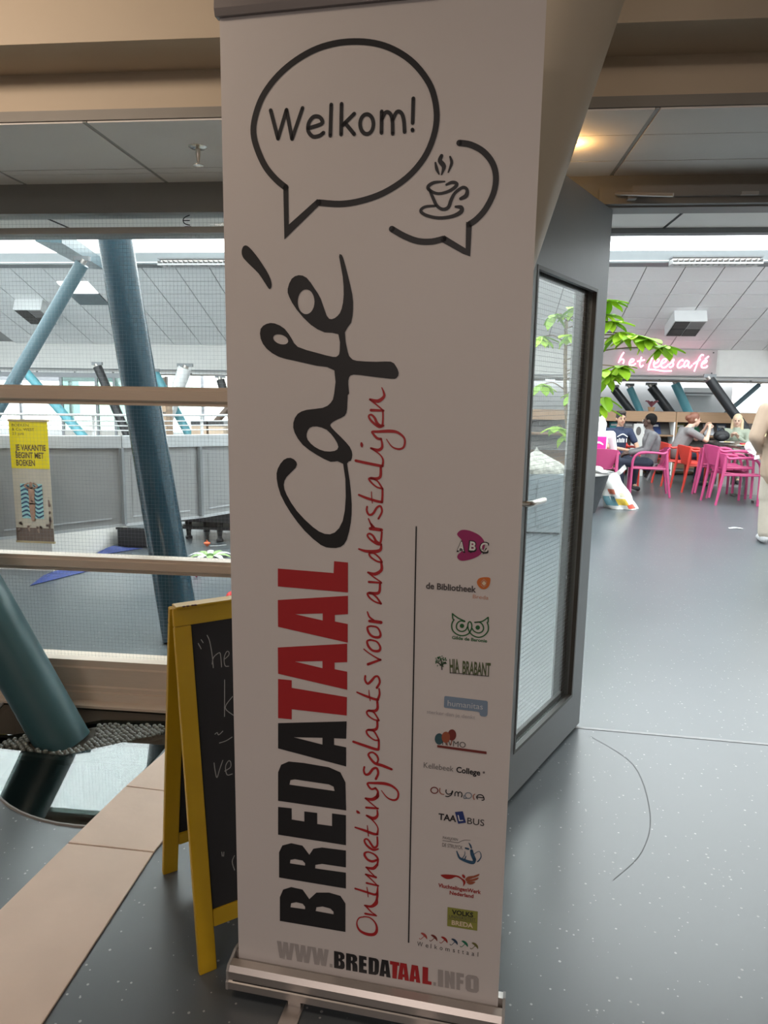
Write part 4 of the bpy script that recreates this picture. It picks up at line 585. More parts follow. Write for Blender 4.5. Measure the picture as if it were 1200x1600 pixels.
('logo','bluegrey',0,'S',([([(532.4,570.0,1.92),(532.1,568.5,1.92),(531.4,567.2,1.92),(530.5,565.9,1.92),(529.3,564.9,1.92),(527.9,564.2,1.92),(526.5,563.8,1.92),(525.0,563.7,1.92),(523.5,563.9,1.93),(522.2,564.5,1.93),(521.0,565.4,1.93),(520.1,566.5,1.93),(519.5,567.7,1.93),(519.1,569.2,1.93),(519.2,570.7,1.92),(519.5,572.1,1.92),(520.2,573.5,1.92),(521.1,574.7,1.92),(522.3,575.7,1.92),(523.7,576.4,1.92),(525.1,576.8,1.92),(526.6,576.9,1.92),(528.1,576.7,1.92),(529.4,576.1,1.92),(530.6,575.3,1.92),(531.5,574.2,1.92),(532.1,572.9,1.92),(532.4,571.5,1.92)],1),([(516.9,569.4,1.93),(516.8,562.4,1.93),(522.7,563.8,1.93)],0)],1)),
('logo','black',0,'T',('TAA',(464.1,506.2),(502.1,505.9),14.5,1)),
('logo','navy',0,'P',[[(498.8,528.5),(515.3,532.7),(523.0,507.2),(506.5,502.3)]]),
('logo','white',1,'T',('L',(508.1,509.0),(517.2,511.3),14.4,0)),
('logo','black',0,'T',('BUS',(525.6,505.3),(561.3,505.2),14.8,0)),
('logo','ink',0,'T',('PAVILJOEN',(474.8,462.0),(507.0,462.1),6.4,0)),
('logo','ink',0,'T',('DE STRUYCK',(474.2,444.1),(517.8,443.5),8.7,0)),
('logo','ink',0,'S',([([(475.0,458.0,1.08),(493.0,458.4,1.08),(506.8,457.9,1.07),(513.4,462.2,1.07),(521.8,466.3,1.07),(533.7,467.8,1.06)],0)],1)),
('logo','steel',0,'S',([([(530.9,461.2,1.42),(534.1,456.1,3.56),(536.4,449.9,2.85)],0),([(505.7,437.8,2.15),(508.5,430.3,3.59),(512.2,423.3,4.67),(518.3,420.5,6.1),(528.7,417.5,7.16),(540.6,416.6,7.86),(544.7,423.0,5.35)],0),([(537.1,444.3,6.41),(539.1,435.3,7.84),(543.7,424.7,7.85)],0),([(524.2,447.9,3.57),(530.2,447.0,4.28)],0),([(522.7,440.1,1.07),(523.0,432.6,1.43),(519.0,424.4,1.79)],0),([(525.7,429.3,1.79),(523.4,421.4,2.51)],0),([(541.6,436.0,1.42),(553.2,445.1,1.42),(557.8,434.5,1.78),(553.9,424.5,2.49),(550.7,420.6,2.49)],0)],1)),
('logo','redd',0,'P',[[(472.5,375.7),(476.4,377.4),(483.4,378.9),(492.9,380.1),(502.4,380.7),(508.3,380.6),(512.8,379.6),(516.6,377.5),(519.8,375.1),(522.8,373.7),(525.1,372.2),(526.7,369.4),(527.0,365.8),(524.6,360.0),(521.9,356.3),(522.1,360.0),(522.2,365.9),(520.0,370.1),(516.4,373.6),(511.4,376.1),(506.0,376.9),(501.7,374.5),(497.5,371.3),(492.4,369.2),(487.2,368.2),(482.5,369.0),(478.4,370.9),(474.2,373.3)]]),
('logo','redd',0,'P',[[(518.7,383.5),(519.6,384.9),(521.2,385.3),(523.6,384.0),(525.6,381.8),(525.8,378.8),(525.0,376.4),(522.9,376.5),(520.6,378.1),(519.2,380.8)]]),
('logo','rust',0,'Q',[[[(525.9,374.2),(527.7,377.9),(531.6,381.9),(537.2,383.9),(543.5,385.8),(550.4,389.8),(555.5,392.6),(555.9,390.4),(553.3,386.5),(548.3,383.2),(542.0,379.8),(535.7,376.0),(530.2,373.0),(527.0,372.7)]],[[(527.7,372.6),(534.0,375.1),(542.0,377.9),(549.2,381.6),(554.1,383.8),(554.2,381.4),(551.5,377.6),(546.5,374.5),(540.6,372.0),(534.4,370.5),(529.5,370.1),(527.0,370.9)]],[[(528.7,369.0),(532.8,370.3),(538.9,371.1),(544.6,372.3),(548.2,372.3),(546.5,369.2),(542.5,365.6),(538.2,363.9),(534.0,363.7),(530.1,366.1)]]]),
('logo','redd',0,'T',('VluchtelingenWerk',(468.3,346.2),(560.7,345.1),9.2,1)),
('logo','redd',0,'T',('Nederland',(493.5,332.8),(545.1,332.7),8.8,1)),
('logo','limeolive',0,'P',[[(490.1,301.3),(555.7,302.2),(556.0,255.5),(490.7,254.9)]]),
('logo','black',1,'T',('VOLKS',(499.9,286.1),(546.2,286.8),11.3,1)),
('logo','ink',1,'T',('UNIVERSITEIT',(494.4,276.1),(551.8,277.4),7.8,0)),
('logo','ink',1,'S',([([(492.7,273.4,0.74),(553.6,275.4,0.73)],0)],0)),
('logo','cream',1,'T',('BREDA',(500.2,260.7),(546.7,260.8),10.9,1)),
('logo','redl',0,'P',[[(432.6,226.1),(433.8,227.5),(436.4,228.2),(439.6,227.6),(442.8,226.0),(445.3,223.4),(447.0,220.3),(447.5,216.4),(447.0,213.7),(445.6,214.9),(443.9,217.1),(442.5,218.1),(441.1,219.2),(439.4,220.7),(437.5,222.4),(434.5,224.3)]]),
('logo','redl',0,'S',([([(440.6,220.4,1.32),(435.0,213.0,1.32),(431.8,211.2,1.32),(430.0,213.0,1.32)],0)],1)),
('logo','maroon',0,'P',[[(455.3,225.6),(456.6,227.0),(459.2,227.7),(462.3,227.1),(465.5,225.5),(468.0,222.9),(469.7,219.8),(470.2,215.9),(469.7,213.2),(468.3,214.4),(466.6,216.6),(465.3,217.6),(463.9,218.7),(462.2,220.2),(460.2,221.9),(457.3,223.8)]]),
('logo','maroon',0,'S',([([(463.3,219.9,1.31),(457.8,212.5,1.31),(454.7,210.7,1.32),(452.8,212.5,1.32)],0)],1)),
('logo','redd',0,'P',[[(478.0,225.1),(479.2,226.5),(481.8,227.2),(484.9,226.6),(488.1,225.0),(490.6,222.4),(492.3,219.3),(492.8,215.4),(492.3,212.7),(490.9,213.9),(489.2,216.1),(487.9,217.1),(486.5,218.2),(484.8,219.7),(482.9,221.4),(480.0,223.3)]]),
('logo','redd',0,'S',([([(485.9,219.4,1.31),(480.5,212.0,1.31),(477.4,210.2,1.31),(475.5,212.1,1.31)],0)],1)),
('logo','navy2',0,'P',[[(500.5,224.5),(501.7,226.0),(504.3,226.7),(507.4,226.1),(510.5,224.5),(513.0,221.9),(514.7,218.8),(515.2,215.0),(514.8,212.3),(513.4,213.4),(511.7,215.6),(510.4,216.6),(509.0,217.7),(507.3,219.2),(505.4,220.9),(502.5,222.8)]]),
('logo','navy2',0,'S',([([(508.4,218.9,1.3),(503.0,211.5,1.3),(499.9,209.7,1.3),(498.1,211.6,1.3)],0)],1)),
('logo','green2',0,'P',[[(522.9,224.0),(524.1,225.4),(526.7,226.1),(529.7,225.5),(532.9,224.0),(535.3,221.4),(537.1,218.3),(537.6,214.5),(537.1,211.8),(535.8,212.9),(534.0,215.1),(532.7,216.2),(531.3,217.2),(529.7,218.7),(527.7,220.4),(524.9,222.3)]]),
('logo','green2',0,'S',([([(530.8,218.4,1.29),(525.4,211.1,1.3),(522.3,209.3,1.3),(520.5,211.1,1.3)],0)],1)),
('logo','olive2',0,'P',[[(545.2,223.5),(546.3,224.9),(548.9,225.6),(552.0,225.0),(555.1,223.5),(557.5,220.9),(559.3,217.8),(559.8,214.0),(559.3,211.3),(558.0,212.4),(556.3,214.6),(555.0,215.7),(553.6,216.7),(551.9,218.2),(550.0,219.9),(547.1,221.8)]]),
('logo','olive2',0,'S',([([(553.0,217.9,1.29),(547.7,210.6,1.29),(544.6,208.8,1.29),(542.8,210.6,1.29)],0)],1)),
('logo','ink',0,'T',('W',(425.6,193.1),(438.2,193.1),11.6,0)),
('logo','ink',0,'T',('e',(444.5,193.1),(450.8,193.0),11.6,0)),
('logo','ink',0,'T',('l',(455.6,193.0),(457.0,193.0),11.5,0)),
('logo','ink',0,'T',('k',(464.5,193.0),(470.4,193.0),11.5,0)),
('logo','ink',0,'T',('o',(476.3,193.0),(482.3,193.0),11.5,0)),
('logo','ink',0,'T',('m',(488.7,192.9),(497.9,192.9),11.5,0)),
('logo','ink',0,'T',('s',(504.9,192.9),(509.4,192.9),11.5,0)),
('logo','ink',0,'T',('t',(515.5,192.9),(519.4,192.8),11.5,0)),
('logo','ink',0,'T',('t',(525.2,192.8),(529.2,192.8),11.4,0)),
('logo','ink',0,'T',('a',(534.5,192.8),(540.1,192.8),11.4,0)),
('logo','ink',0,'T',('a',(546.2,192.8),(551.9,192.7),11.4,0)),
('logo','ink',0,'T',('l',(559.3,192.7),(560.6,192.7),11.4,0))]
NEON = [[(3.251, 2.307), (3.204, 2.227), (3.16, 2.102)], [(3.183, 2.147), (3.225, 2.174), (3.262, 2.147), (3.249, 2.085)], [(3.371, 2.096), (3.439, 2.132), (3.454, 2.167), (3.41, 2.176), (3.37, 2.113), (3.383, 2.06), (3.453, 2.061), (3.494, 2.097)], [(3.599, 2.222), (3.573, 2.098), (3.596, 2.027), (3.646, 2.063)], [(3.518, 2.133), (3.665, 2.164)], [(3.807, 2.206), (3.76, 2.065), (3.745, 1.963)], [(3.743, 1.981), (3.88, 1.972), (4.04, 1.949), (4.199, 1.955)], [(3.846, 2.083), (3.921, 2.128), (3.935, 2.172), (3.891, 2.181), (3.844, 2.11), (3.859, 2.03), (3.928, 2.031), (3.985, 2.085)], [(3.985, 2.085), (4.06, 2.13), (4.083, 2.174), (4.03, 2.182), (3.983, 2.111), (3.998, 2.032), (4.069, 2.024), (4.133, 2.086)], [(4.134, 2.078), (4.231, 2.17), (4.197, 2.158), (4.222, 2.07), (4.173, 2.025), (4.145, 2.042)], [(4.398, 2.142), (4.386, 2.177), (4.329, 2.133), (4.301, 2.053), (4.339, 2.018), (4.413, 2.063)], [(4.493, 2.143), (4.466, 2.161), (4.427, 2.099), (4.433, 2.037), (4.482, 2.064), (4.519, 2.144), (4.508, 2.064), (4.538, 2.021), (4.585, 2.074)], [(4.785, 2.264), (4.741, 2.269), (4.696, 2.189), (4.664, 2.066), (4.63, 1.951)], [(4.601, 2.092), (4.731, 2.19)], [(4.765, 2.094), (4.839, 2.13), (4.85, 2.165), (4.811, 2.164), (4.764, 2.102), (4.77, 2.032), (4.848, 2.033), (4.871, 2.069)], [(4.817, 2.191), (4.881, 2.247)]]
CHALK = [[(0.058, 0.7939), (0.0645, 0.779)], [(0.0662, 0.8019), (0.0706, 0.7937)], [(0.0822, 0.8106), (0.0876, 0.7946), (0.0913, 0.7601), (0.0919, 0.7261)], [(0.0895, 0.7359), (0.0946, 0.7519), (0.1085, 0.7608), (0.1132, 0.7562), (0.1136, 0.7239)], [(0.1241, 0.7429), (0.1346, 0.7505), (0.1359, 0.7579), (0.1306, 0.7608), (0.1224, 0.747), (0.1228, 0.726), (0.1324, 0.7224)], [(0.1189, 0.69), (0.1112, 0.5983)], [(0.1364, 0.6438), (0.1148, 0.62), (0.1347, 0.5962)], [(0.0831, 0.5599), (0.0891, 0.5623), (0.0925, 0.5559), (0.1038, 0.5626)], [(0.0929, 0.5354), (0.1105, 0.5368), (0.1266, 0.5423)], [(0.0752, 0.4898), (0.0764, 0.4693), (0.0797, 0.4519), (0.088, 0.47), (0.098, 0.4904)], [(0.101, 0.4629), (0.1163, 0.4683), (0.118, 0.4809), (0.1125, 0.4853), (0.1038, 0.4733), (0.1061, 0.4524), (0.1196, 0.4507)], [(0.0775, 0.268), (0.078, 0.2581)], [(0.0828, 0.2664), (0.0813, 0.257)], [(0.1091, 0.2494), (0.1022, 0.2366), (0.1064, 0.2147)]]

# ---------------------------------------------------------------- columns and struts
M_TEAL = mat('teal_column_paint', (0.038, 0.100, 0.115), 0.38, noise=0.1, nscale=4, bump=0.02)
M_BLUECOL = mat('dark_blue_gloss', (0.012, 0.036, 0.052), 0.22, noise=0.15, nscale=3, spec=0.12)
M_STEELBLUE = mat('steel_blue_paint', (0.085, 0.14, 0.165), 0.4)
M_TEALBAR = mat('teal_bar_paint', (0.12, 0.36, 0.42), 0.45)
M_BLACKSTEEL = mat('black_steel', (0.02, 0.022, 0.025), 0.4)
def column(name, a, b, r, m, label, cat='column', n=32, plate=False):
    t = thing(name, (a[0], a[1], a[2]), label, cat)
    MB().tube([a, b], r, n).build('shaft', m, t, smooth=True)
    if plate:
        d = (Vector(b) - Vector(a)).normalized(); q = Vector(b)
        MB().tube([q - d * 0.02, q + d * 0.06], r * 0.45, 10).build('pin', M_ALU, t, smooth=True)
        MB().box(q.x - r * 1.2, q.x + r * 1.2, q.y - 0.03, q.y + 0.03, q.z + 0.03, q.z + 0.09).build('end_plate', M_EDGE, t)
    return t
# near teal column standing in the marbles
column('column', (-1.575, 2.575, -0.06), (-2.72, 2.575, 2.14), 0.103, M_TEAL, 'thick teal leaning column standing in the bed of glass marbles')
column('column', (-1.52, 3.70, 0.0), (-2.36, 4.73, 2.70), 0.107, M_BLUECOL, 'dark glossy blue leaning column behind the wired glass')
bc = thing('column', (-0.445, 2.39, 0), 'beige leaning round column behind the roll-up banner', 'column')
MB().tube([(-0.445, 2.39, 0.0), (0.335, 1.645, 2.75)], 0.133, 40).build('shaft', mat('beige_column_paint', (0.55, 0.48, 0.37), 0.45, noise=0.04, nscale=3), bc, smooth=True)
column('strut', (-6.96, 9, 0.0), (-4.87, 9, 3.0), 0.085, M_STEELBLUE, 'steel blue tube strut rising to the glass roof beam', 'strut', plate=True)
mb = MB(); mb.box(-0.14, 0.14, 0, 3.9, -0.08, 0.08, Matrix.Translation((-4.72, 8.0, 3.14)) @ Matrix.Rotation(R(20.4), 4, 'Z') @ Matrix.Rotation(R(4.8), 4, 'X'))
tag(mb.build('roof_girder', M_STEELBLUE), 'grey-blue roof girder running across under the bright skylight', 'girder')
for a, b, r, m, l in (
        ((3.87, 16.0, 1.0), (3.36, 16.0, 1.60), 0.085, M_BLACKSTEEL, 'black strut farthest left above the bookshelf'),
        ((4.10, 16.35, 1.0), (3.77, 16.35, 1.64), 0.075, M_TEALBAR, 'thin teal strut between two black struts above the bookshelf'),
        ((4.68, 16.0, 1.0), (4.14, 16.0, 1.66), 0.095, M_BLACKSTEEL, 'black strut between the two teal struts above the bookshelf'),
        ((5.14, 16.35, 1.0), (4.74, 16.35, 1.74), 0.095, M_TEALBAR, 'wider teal strut right of the black ones above the bookshelf'),
        ((5.82, 13.25, 0.0), (4.42, 13.25, 1.76), 0.085, M_BLACKSTEEL, 'long black diagonal strut passing in front of the bookshelf'),
        ((5.6, 16.2, 0.9), (6.45, 16.2, 1.74), 0.05, M_STEELBLUE, 'pale grey strut leaning right beside the far window'),
        ((6.6, 16.6, 0.7), (7.42, 16.6, 1.66), 0.09, M_STEELBLUE, 'grey-blue strut across the far right window'),
        ((-7.0, 13.0, 0.3), (-8.32, 13.0, 1.75), 0.085, M_TEALBAR, 'teal strut leaning left behind the yellow poster'),
        ((-6.4, 13.4, 0.3), (-7.05, 13.4, 1.85), 0.085, M_BLACKSTEEL, 'dark strut left of the glossy blue column'),
        ((-6.0, 13.6, 0.3), (-5.35, 13.6, 1.85), 0.13, M_WHITE, 'white tube strut right of the glossy blue column'),
        ((-5.3, 13.9, 0.3), (-6.1, 13.9, 1.75), 0.085, M_TEALBAR, 'teal strut crossing behind the white tube strut'),
        ((-4.45, 14.2, 0.3), (-4.85, 14.2, 1.65), 0.085, M_BLACKSTEEL, 'black strut near the banner edge behind the railing'),
        ((-5.0, 13.0, 0.35), (-4.30, 13.0, 1.1), 0.06, mat('brown_steel', (0.13, 0.09, 0.07), 0.5), 'brown strut leaning right behind the white railing'),
        ((-3.95, 13.3, 0.35), (-4.45, 13.3, 1.2), 0.07, mat('brown_steel', (0.13, 0.09, 0.07), 0.5), 'brown strut leaning left close to the banner edge')):
    k = a[2] / (b[2] - a[2]); a = (a[0] - k * (b[0] - a[0]), a[1] - k * (b[1] - a[1]), 0.0)   # down to the floor
    column('strut', a, b, r, m, l, 'strut', 14, plate=True)

# ---------------------------------------------------------------- floor glass, marbles, hardboard sheets
M_FGLASS = glass('floor_glass', (0.45, 0.52, 0.50), 1.75)
front = [(-1.125, 2.60), (-1.125, 2.45), (-1.145, 1.985)] + [(x, y + 0.006) for x, y in arc[1:]] + [(-1.65, 2.21), (-1.75, 2.34), (-1.795, 2.425), (-1.483, 2.405), (-1.369, 2.488), (-1.19, 2.618)]
o = MB().prism(front, -0.016, -0.004).build('glass_floor_plate', M_FGLASS)
tag(o, 'curved glass floor plate in front of the teal column base', 'floor glass')
back = [(-1.125, 2.86), (-1.125, 2.735), (-1.225, 2.735), (-1.483, 2.712), (-1.66, 2.60), (-1.79, 2.53), (-1.86, 2.53), (-1.97, 2.71), (-2.0, 2.80)]
o = MB().prism(back, -0.016, -0.004).build('glass_floor_plate', M_FGLASS)
tag(o, 'narrow glass floor plate between the marbles and the window sill', 'floor glass')
bed = [(-1.80, 2.44), (-1.483, 2.41), (-1.369, 2.493), (-1.18, 2.63), (-1.18, 2.73), (-1.483, 2.707), (-1.66, 2.595), (-1.80, 2.525)]
tr_ = thing('marble_tray', (-1.5, 2.57, -0.05), 'shallow tray around the teal column foot holding glass marbles', 'tray')
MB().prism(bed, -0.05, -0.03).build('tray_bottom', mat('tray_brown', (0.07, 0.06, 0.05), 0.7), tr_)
mar = MB(); mar.ball((0, 0, 0), 0.0106, 12, 8); mme = mar.mesh('glass_marble', smooth=True)
mg = bpy.data.materials.new('marble_glass'); mg.use_nodes = True; b_ = mg.node_tree.nodes['Principled BSDF']
b_.inputs['Base Color'].default_value = (0.20, 0.22, 0.20, 1); b_.inputs['Roughness'].default_value = 0.04; b_.inputs['Specular IOR Level'].default_value = 0.9; b_.inputs['Transmission Weight'].default_value = 0.35; b_.inputs['IOR'].default_value = 1.5
mme.materials.append(mg)
def inside(p, poly):
    c = False; n = len(poly)
    for i in range(n):
        (x1, y1), (x2, y2) = poly[i], poly[(i + 1) % n]
        if (y1 > p[1]) != (y2 > p[1]) and p[0] < (x2 - x1) * (p[1] - y1) / (y2 - y1) + x1: c = not c
    return c
cnt = 0; pts_ = []; rm = random.Random(11)
cand = [(a * 0.0218 + (0.0109 if b % 2 else 0), b * 0.0189) for a in range(-40, 41) for b in range(-40, 41)]
for ca, cb_ in cand:                       # close packing, turned against the room and a little disturbed
    p = (-1.5 + ca * 0.94 - cb_ * 0.34 + rm.uniform(-0.0012, 0.0012), 2.57 + ca * 0.34 + cb_ * 0.94 + rm.uniform(-0.0012, 0.0012))
    if cnt >= 290: break
    if not all(inside((p[0] + dx, p[1] + dy), bed) for dx, dy in ((0.011, 0), (-0.011, 0), (0, 0.011), (0, -0.011))): continue
    if math.hypot(p[0] + 1.582, p[1] - 2.575) < 0.13 or any((p[0] - q[0]) ** 2 + (p[1] - q[1]) ** 2 < 0.0190 ** 2 for q in pts_): continue
    pts_.append(p); cnt += 1
    o = bpy.data.objects.new('glass_marble', mme); COL.objects.link(o); o.location = (p[0], p[1], -0.0194 + rm.uniform(0, 0.006))
    tag(o, 'clear glass marble in the bed around the teal column foot', 'marble', 'glass marbles around the column foot')
M_HARD = mat('hardboard', (0.66, 0.51, 0.41), 0.55, noise=0.10, nscale=6, bump=0.15, bscale=14)
def sheet(p, label):
    o = MB().prism(p, 0.0005, 0.0065).build('hardboard_sheet', M_HARD, bevel=0.001); return tag(o, label, 'floor sheet', 'hardboard sheets in a strip')
sheet([(-1.215, 0.9), (-0.872, 0.9), (-0.878, 1.3), (-0.884, 1.873), (-1.166, 1.882), (-1.192, 1.58)], 'long beige hardboard sheet on the floor, nearest the photographer')
sheet([(-1.166, 1.886), (-0.884, 1.877), (-0.857, 2.19), (-1.137, 2.212)], 'beige hardboard sheet under the rear leg of the chalkboard')
sheet([(-1.137, 2.216), (-0.857, 2.194), (-0.83, 2.78), (-1.085, 2.78), (-1.102, 2.45)], 'beige hardboard sheet at the window sill behind the chalkboard')

# ---------------------------------------------------------------- roll-up banner
BA, BB = Vector((-0.4749, 1.4316, 0)), Vector((0.1295, 1.3686, 0))
be = (BB - BA).normalized(); bn = Vector((be.y, -be.x, 0))
BW = (BB - BA).length
def bp(u, z, d=0.0): return tuple(BA + be * (u / 1000) + bn * d + Vector((0, 0, z / 1000)))
BM = Matrix(((be.x, -bn.x, 0, BA.x), (be.y, -bn.y, 0, BA.y), (0, 0, 1, 0), (0, 0, 0, 1)))   # (along, back, up)
ban = thing('rollup_banner', tuple((BA + BB) / 2), 'tall white roll-up banner printed with Welkom speech bubble and sponsor logos', 'banner')
M_FAB = mat('white_banner_film', (0.68, 0.64, 0.625), 0.42, noise=0.015, nscale=3)
fab = MB().grid(lambda a, b: bp(a * BW * 1000, 55 + b * 2063, 0.0015 * math.sin(a * 9) * math.sin(b * 3.1) * 0), 6, 24, 0.0006).build('printed_sheet', M_FAB, ban)
mb = MB()
prof = [(0.040, 0.022), (-0.030, 0.022), (-0.040, 0.028), (-0.040, 0.046), (-0.036, 0.049), (-0.036, 0.070), (-0.028, 0.081), (-0.010, 0.084), (-0.006, 0.070), (0.006, 0.070), (0.010, 0.090), (0.032, 0.086), (0.040, 0.075)]
mb.rings([[BM @ Vector((x, y, z)) for y, z in prof] for x in (-0.010, BW + 0.010)])
cas = mb.build('cassette', M_ALU, ban)
for x in (-0.016, BW + 0.010):
    mb = MB(); mb.rings([[BM @ Vector((x + dx, y * 1.03, 0.055 + (z - 0.055) * 1.05)) for y, z in prof[:8] + prof[10:]] for dx in (0, 0.006)]); mb.build('end_cap', mat('end_cap_grey', (0.28, 0.27, 0.26), 0.4), cas)
MB().box(0.0, BW, -0.0362, -0.0372, 0.048, 0.0505, BM).build('groove', M_BLACKGASKET, cas)
for u in (0.148, 0.448):
    pts = [(u - 0.021, 0.045), (u + 0.021, 0.045)] + [(u + 0.021 * math.cos(t), -0.100 + 0.021 * math.sin(t)) for t in [-math.pi * i / 8 for i in range(9)]]
    mb = MB(); mb.prism(pts, 0.001, 0.006, BM); ft = mb.build('foot', M_ALU, ban)
    MB().box(u - 0.015, u + 0.015, -0.03, 0.03, 0.006, 0.023, BM).build('foot_hinge', M_ALU, ft)
mb = MB(); mb.rings([[BM @ Vector((x, y, z)) for y, z in [(0.008, 2.100), (-0.008, 2.100), (-0.012, 2.112), (-0.010, 2.134), (0.0, 2.138), (0.010, 2.134)]] for x in (-0.006, BW + 0.006)])
mb.build('top_rail', mat('rail_grey', (0.25, 0.23, 0.23), 0.4, metal=0.5), ban)
MB().tube([BM @ Vector((BW / 2, 0.02, 0.08)), BM @ Vector((BW / 2, 0.016, 2.11))], 0.007, 8).build('support_pole', M_ALU, ban, smooth=True)
PC = dict(black=(0.012, 0.012, 0.014), ink=(0.09, 0.08, 0.08), red=(0.42, 0.018, 0.022), grey=(0.40, 0.37, 0.365), magenta=(0.33, 0.02, 0.13), white=(0.78, 0.76, 0.74), orange=(0.62, 0.16, 0.03), paleorange=(0.60, 0.30, 0.20), cream=(0.75, 0.62, 0.45), green=(0.02, 0.13, 0.04), olive=(0.09, 0.12, 0.05), blue=(0.21, 0.29, 0.40), paleblue=(0.60, 0.64, 0.68), pale=(0.42, 0.40, 0.42), tealdark=(0.04, 0.10, 0.12), rust=(0.33, 0.09, 0.045), maroon=(0.18, 0.03, 0.025), grey2=(0.16, 0.15, 0.15), bluegrey=(0.16, 0.2, 0.26), navy=(0.02, 0.04, 0.18), steel=(0.03, 0.09, 0.17), redd=(0.34, 0.02, 0.015), limeolive=(0.28, 0.29, 0.06), redl=(0.45, 0.08, 0.07), navy2=(0.02, 0.05, 0.10), green2=(0.02, 0.18, 0.10), olive2=(0.16, 0.15, 0.05))
for name, colr, layer, kind, data in ART:
    m = mat('print_' + colr, PC[colr], 0.45, noise=0.02)
    fn = lambda x, y, d=0.0007 + 0.0005 * layer: bp(x, y, d)
    mb = MB()
    if kind == 'P': fill(mb, data, fn)
    elif kind == 'Q':
        for loops in data: fill(mb, loops, fn)
    elif kind == 'S':
        for pts, closed in data[0]: ribbon(mb, cat_rom(pts, 4, closed) if data[1] else pts, fn, closed)
    elif kind == 'T': put_text(mb, data[0], data[1], data[2], data[3], data[4], fn)
    me = bpy.data.meshes.new(name); me.from_pydata(mb.v, [], mb.f); link(name, me, m, fab)

# ---------------------------------------------------------------- yellow chalkboard
F0, T0_, G0 = Vector((-0.578, 1.449, 0)), Vector((-0.689, 1.638, 0.862)), Vector((-0.826, 1.801, 0))
ax = Vector((0.794, 0.608, 0)).normalized()
M_YEL = mat('yellow_paint', (0.56, 0.35, 0.012), 0.4, noise=0.12, nscale=10, bump=0.05, bscale=25)
M_SLATE = mat('blackboard', (0.018, 0.018, 0.02), 0.6, noise=0.3, nscale=5)
cb = thing('chalkboard', (-0.5, 1.8, 0), 'yellow wooden A-frame chalkboard with chalk writing, left of the roll-up banner', 'chalkboard')
WBD = 0.52
def leaf_of_board(base, top, sign, name):
    up = (top - base); H = up.length; up = up / H; nn = ax.cross(up).normalized() * sign
    def P(s, t, d): return base + ax * s + up * t + nn * d
    def bar(nm, s0, s1, t0, t1, d0, d1, m, par, cut=0.0):
        vs = [P(s, t, d) for d in (d0, d1) for t in (t0, t1) for s in (s0, s1)]
        mb = MB(); mb.add(vs, [(0, 2, 3, 1), (4, 5, 7, 6), (0, 1, 5, 4), (2, 6, 7, 3), (0, 4, 6, 2), (1, 3, 7, 5)]); return mb.build(nm, m, par, bevel=0.0015)
    bar('leg', 0, 0.042, 0, H - 0.046, -0.018, 0, M_YEL, cb); bar('leg', WBD - 0.042, WBD, 0, H - 0.046, -0.018, 0, M_YEL, cb)
    bar('top_rail', 0, WBD, H - 0.045, H, -0.018, 0, M_YEL, cb); bar('bottom_rail', 0.043, WBD - 0.043, 0.10, 0.140, -0.018, -0.001, M_YEL, cb)
    sl = bar('slate', 0.036, WBD - 0.036, 0.134, H - 0.040, -0.012, -0.007, M_SLATE, cb)
    return P, sl
Pf, slf = leaf_of_board(F0, T0_ + Vector((-0.004, -0.003, 0)), 1, 'front')
if (Pf(0.1, 0.1, 0.05) - Vector((0, 0, 0.1))).length > (Pf(0.1, 0.1, -0.05) - Vector((0, 0, 0.1))).length: raise RuntimeError('board normal')
leaf_of_board(G0, T0_ + Vector((-0.026, 0.018, 0)), -1, 'rear')
q = T0_ + ax * (WBD / 2) + Vector((-0.006, 0.006, 0.0))
MB().box(-WBD / 2, WBD / 2, -0.021, 0.018, 0.001, 0.007, Matrix.Translation(q) @ Matrix.Rotation(math.atan2(ax.y, ax.x), 4, 'Z')).build('top_cap', M_YEL, cb, bevel=0.0015)
for s in (0.018, 0.028, 0.04, 0.047):
    mb = MB(); c0 = T0_ + ax * s + Vector((0.009, -0.012, 0.0075)); mb.ball(tuple(c0), 0.0045, 6, 4, (1, 1, 0.4)); mb.build('paint_chip', mat('chip_brown', (0.10, 0.03, 0.015), 0.7), cb)
mb = MB()
for s in CHALK: ribbon(mb, cat_rom([(a, b, 0.0022) for a, b in s], 4), lambda a, b: tuple(Pf(a, b, -0.0066)))
me = bpy.data.meshes.new('chalk_writing'); me.from_pydata(mb.v, [], mb.f); tag(link('chalk_writing', me, mat('chalk', (0.38, 0.37, 0.35), 0.9, noise=0.3, nscale=200), slf), 'white handwritten chalk letters')

# ---------------------------------------------------------------- ceiling fittings
def sprinkler(x, y, z, label):
    t = thing('sprinkler', (x, y, z), label, 'sprinkler')
    MB().lathe([(0.032, 0), (0.032, -0.003), (0.024, -0.008), (0.010, -0.010)], 20, (x, y, z)).build('escutcheon', M_CHROME, t, smooth=True)
    MB().lathe([(0.009, -0.008), (0.008, -0.03), (0.005, -0.045), (0.005, -0.058)], 12, (x, y, z)).build('body', M_CHROME, t, smooth=True)
    MB().lathe([(0.004, -0.058), (0.018, -0.060), (0.018, -0.063), (0.004, -0.064)], 14, (x, y, z)).build('deflector', M_CHROME, t, smooth=True)
sprinkler(-0.915, 2.50, 2.2285, 'chrome sprinkler head in the ceiling strip above the wired glass')
hl = thing('spotlight', (0.335, 2.53, 2.228), 'small warm glowing halogen spotlight in the ceiling beside the beige column', 'spotlight')
MB().lathe([(0.022, 0.0), (0.024, -0.006), (0.015, -0.008), (0.012, -0.003)], 16, (0.335, 2.53, 2.2285)).build('bezel', M_CHROME, hl, smooth=True)
MB().ball((0.335, 2.53, 2.214), 0.010, 10, 6).build('bulb', emit('halogen', (1.0, 0.62, 0.25), 20), hl, smooth=True)
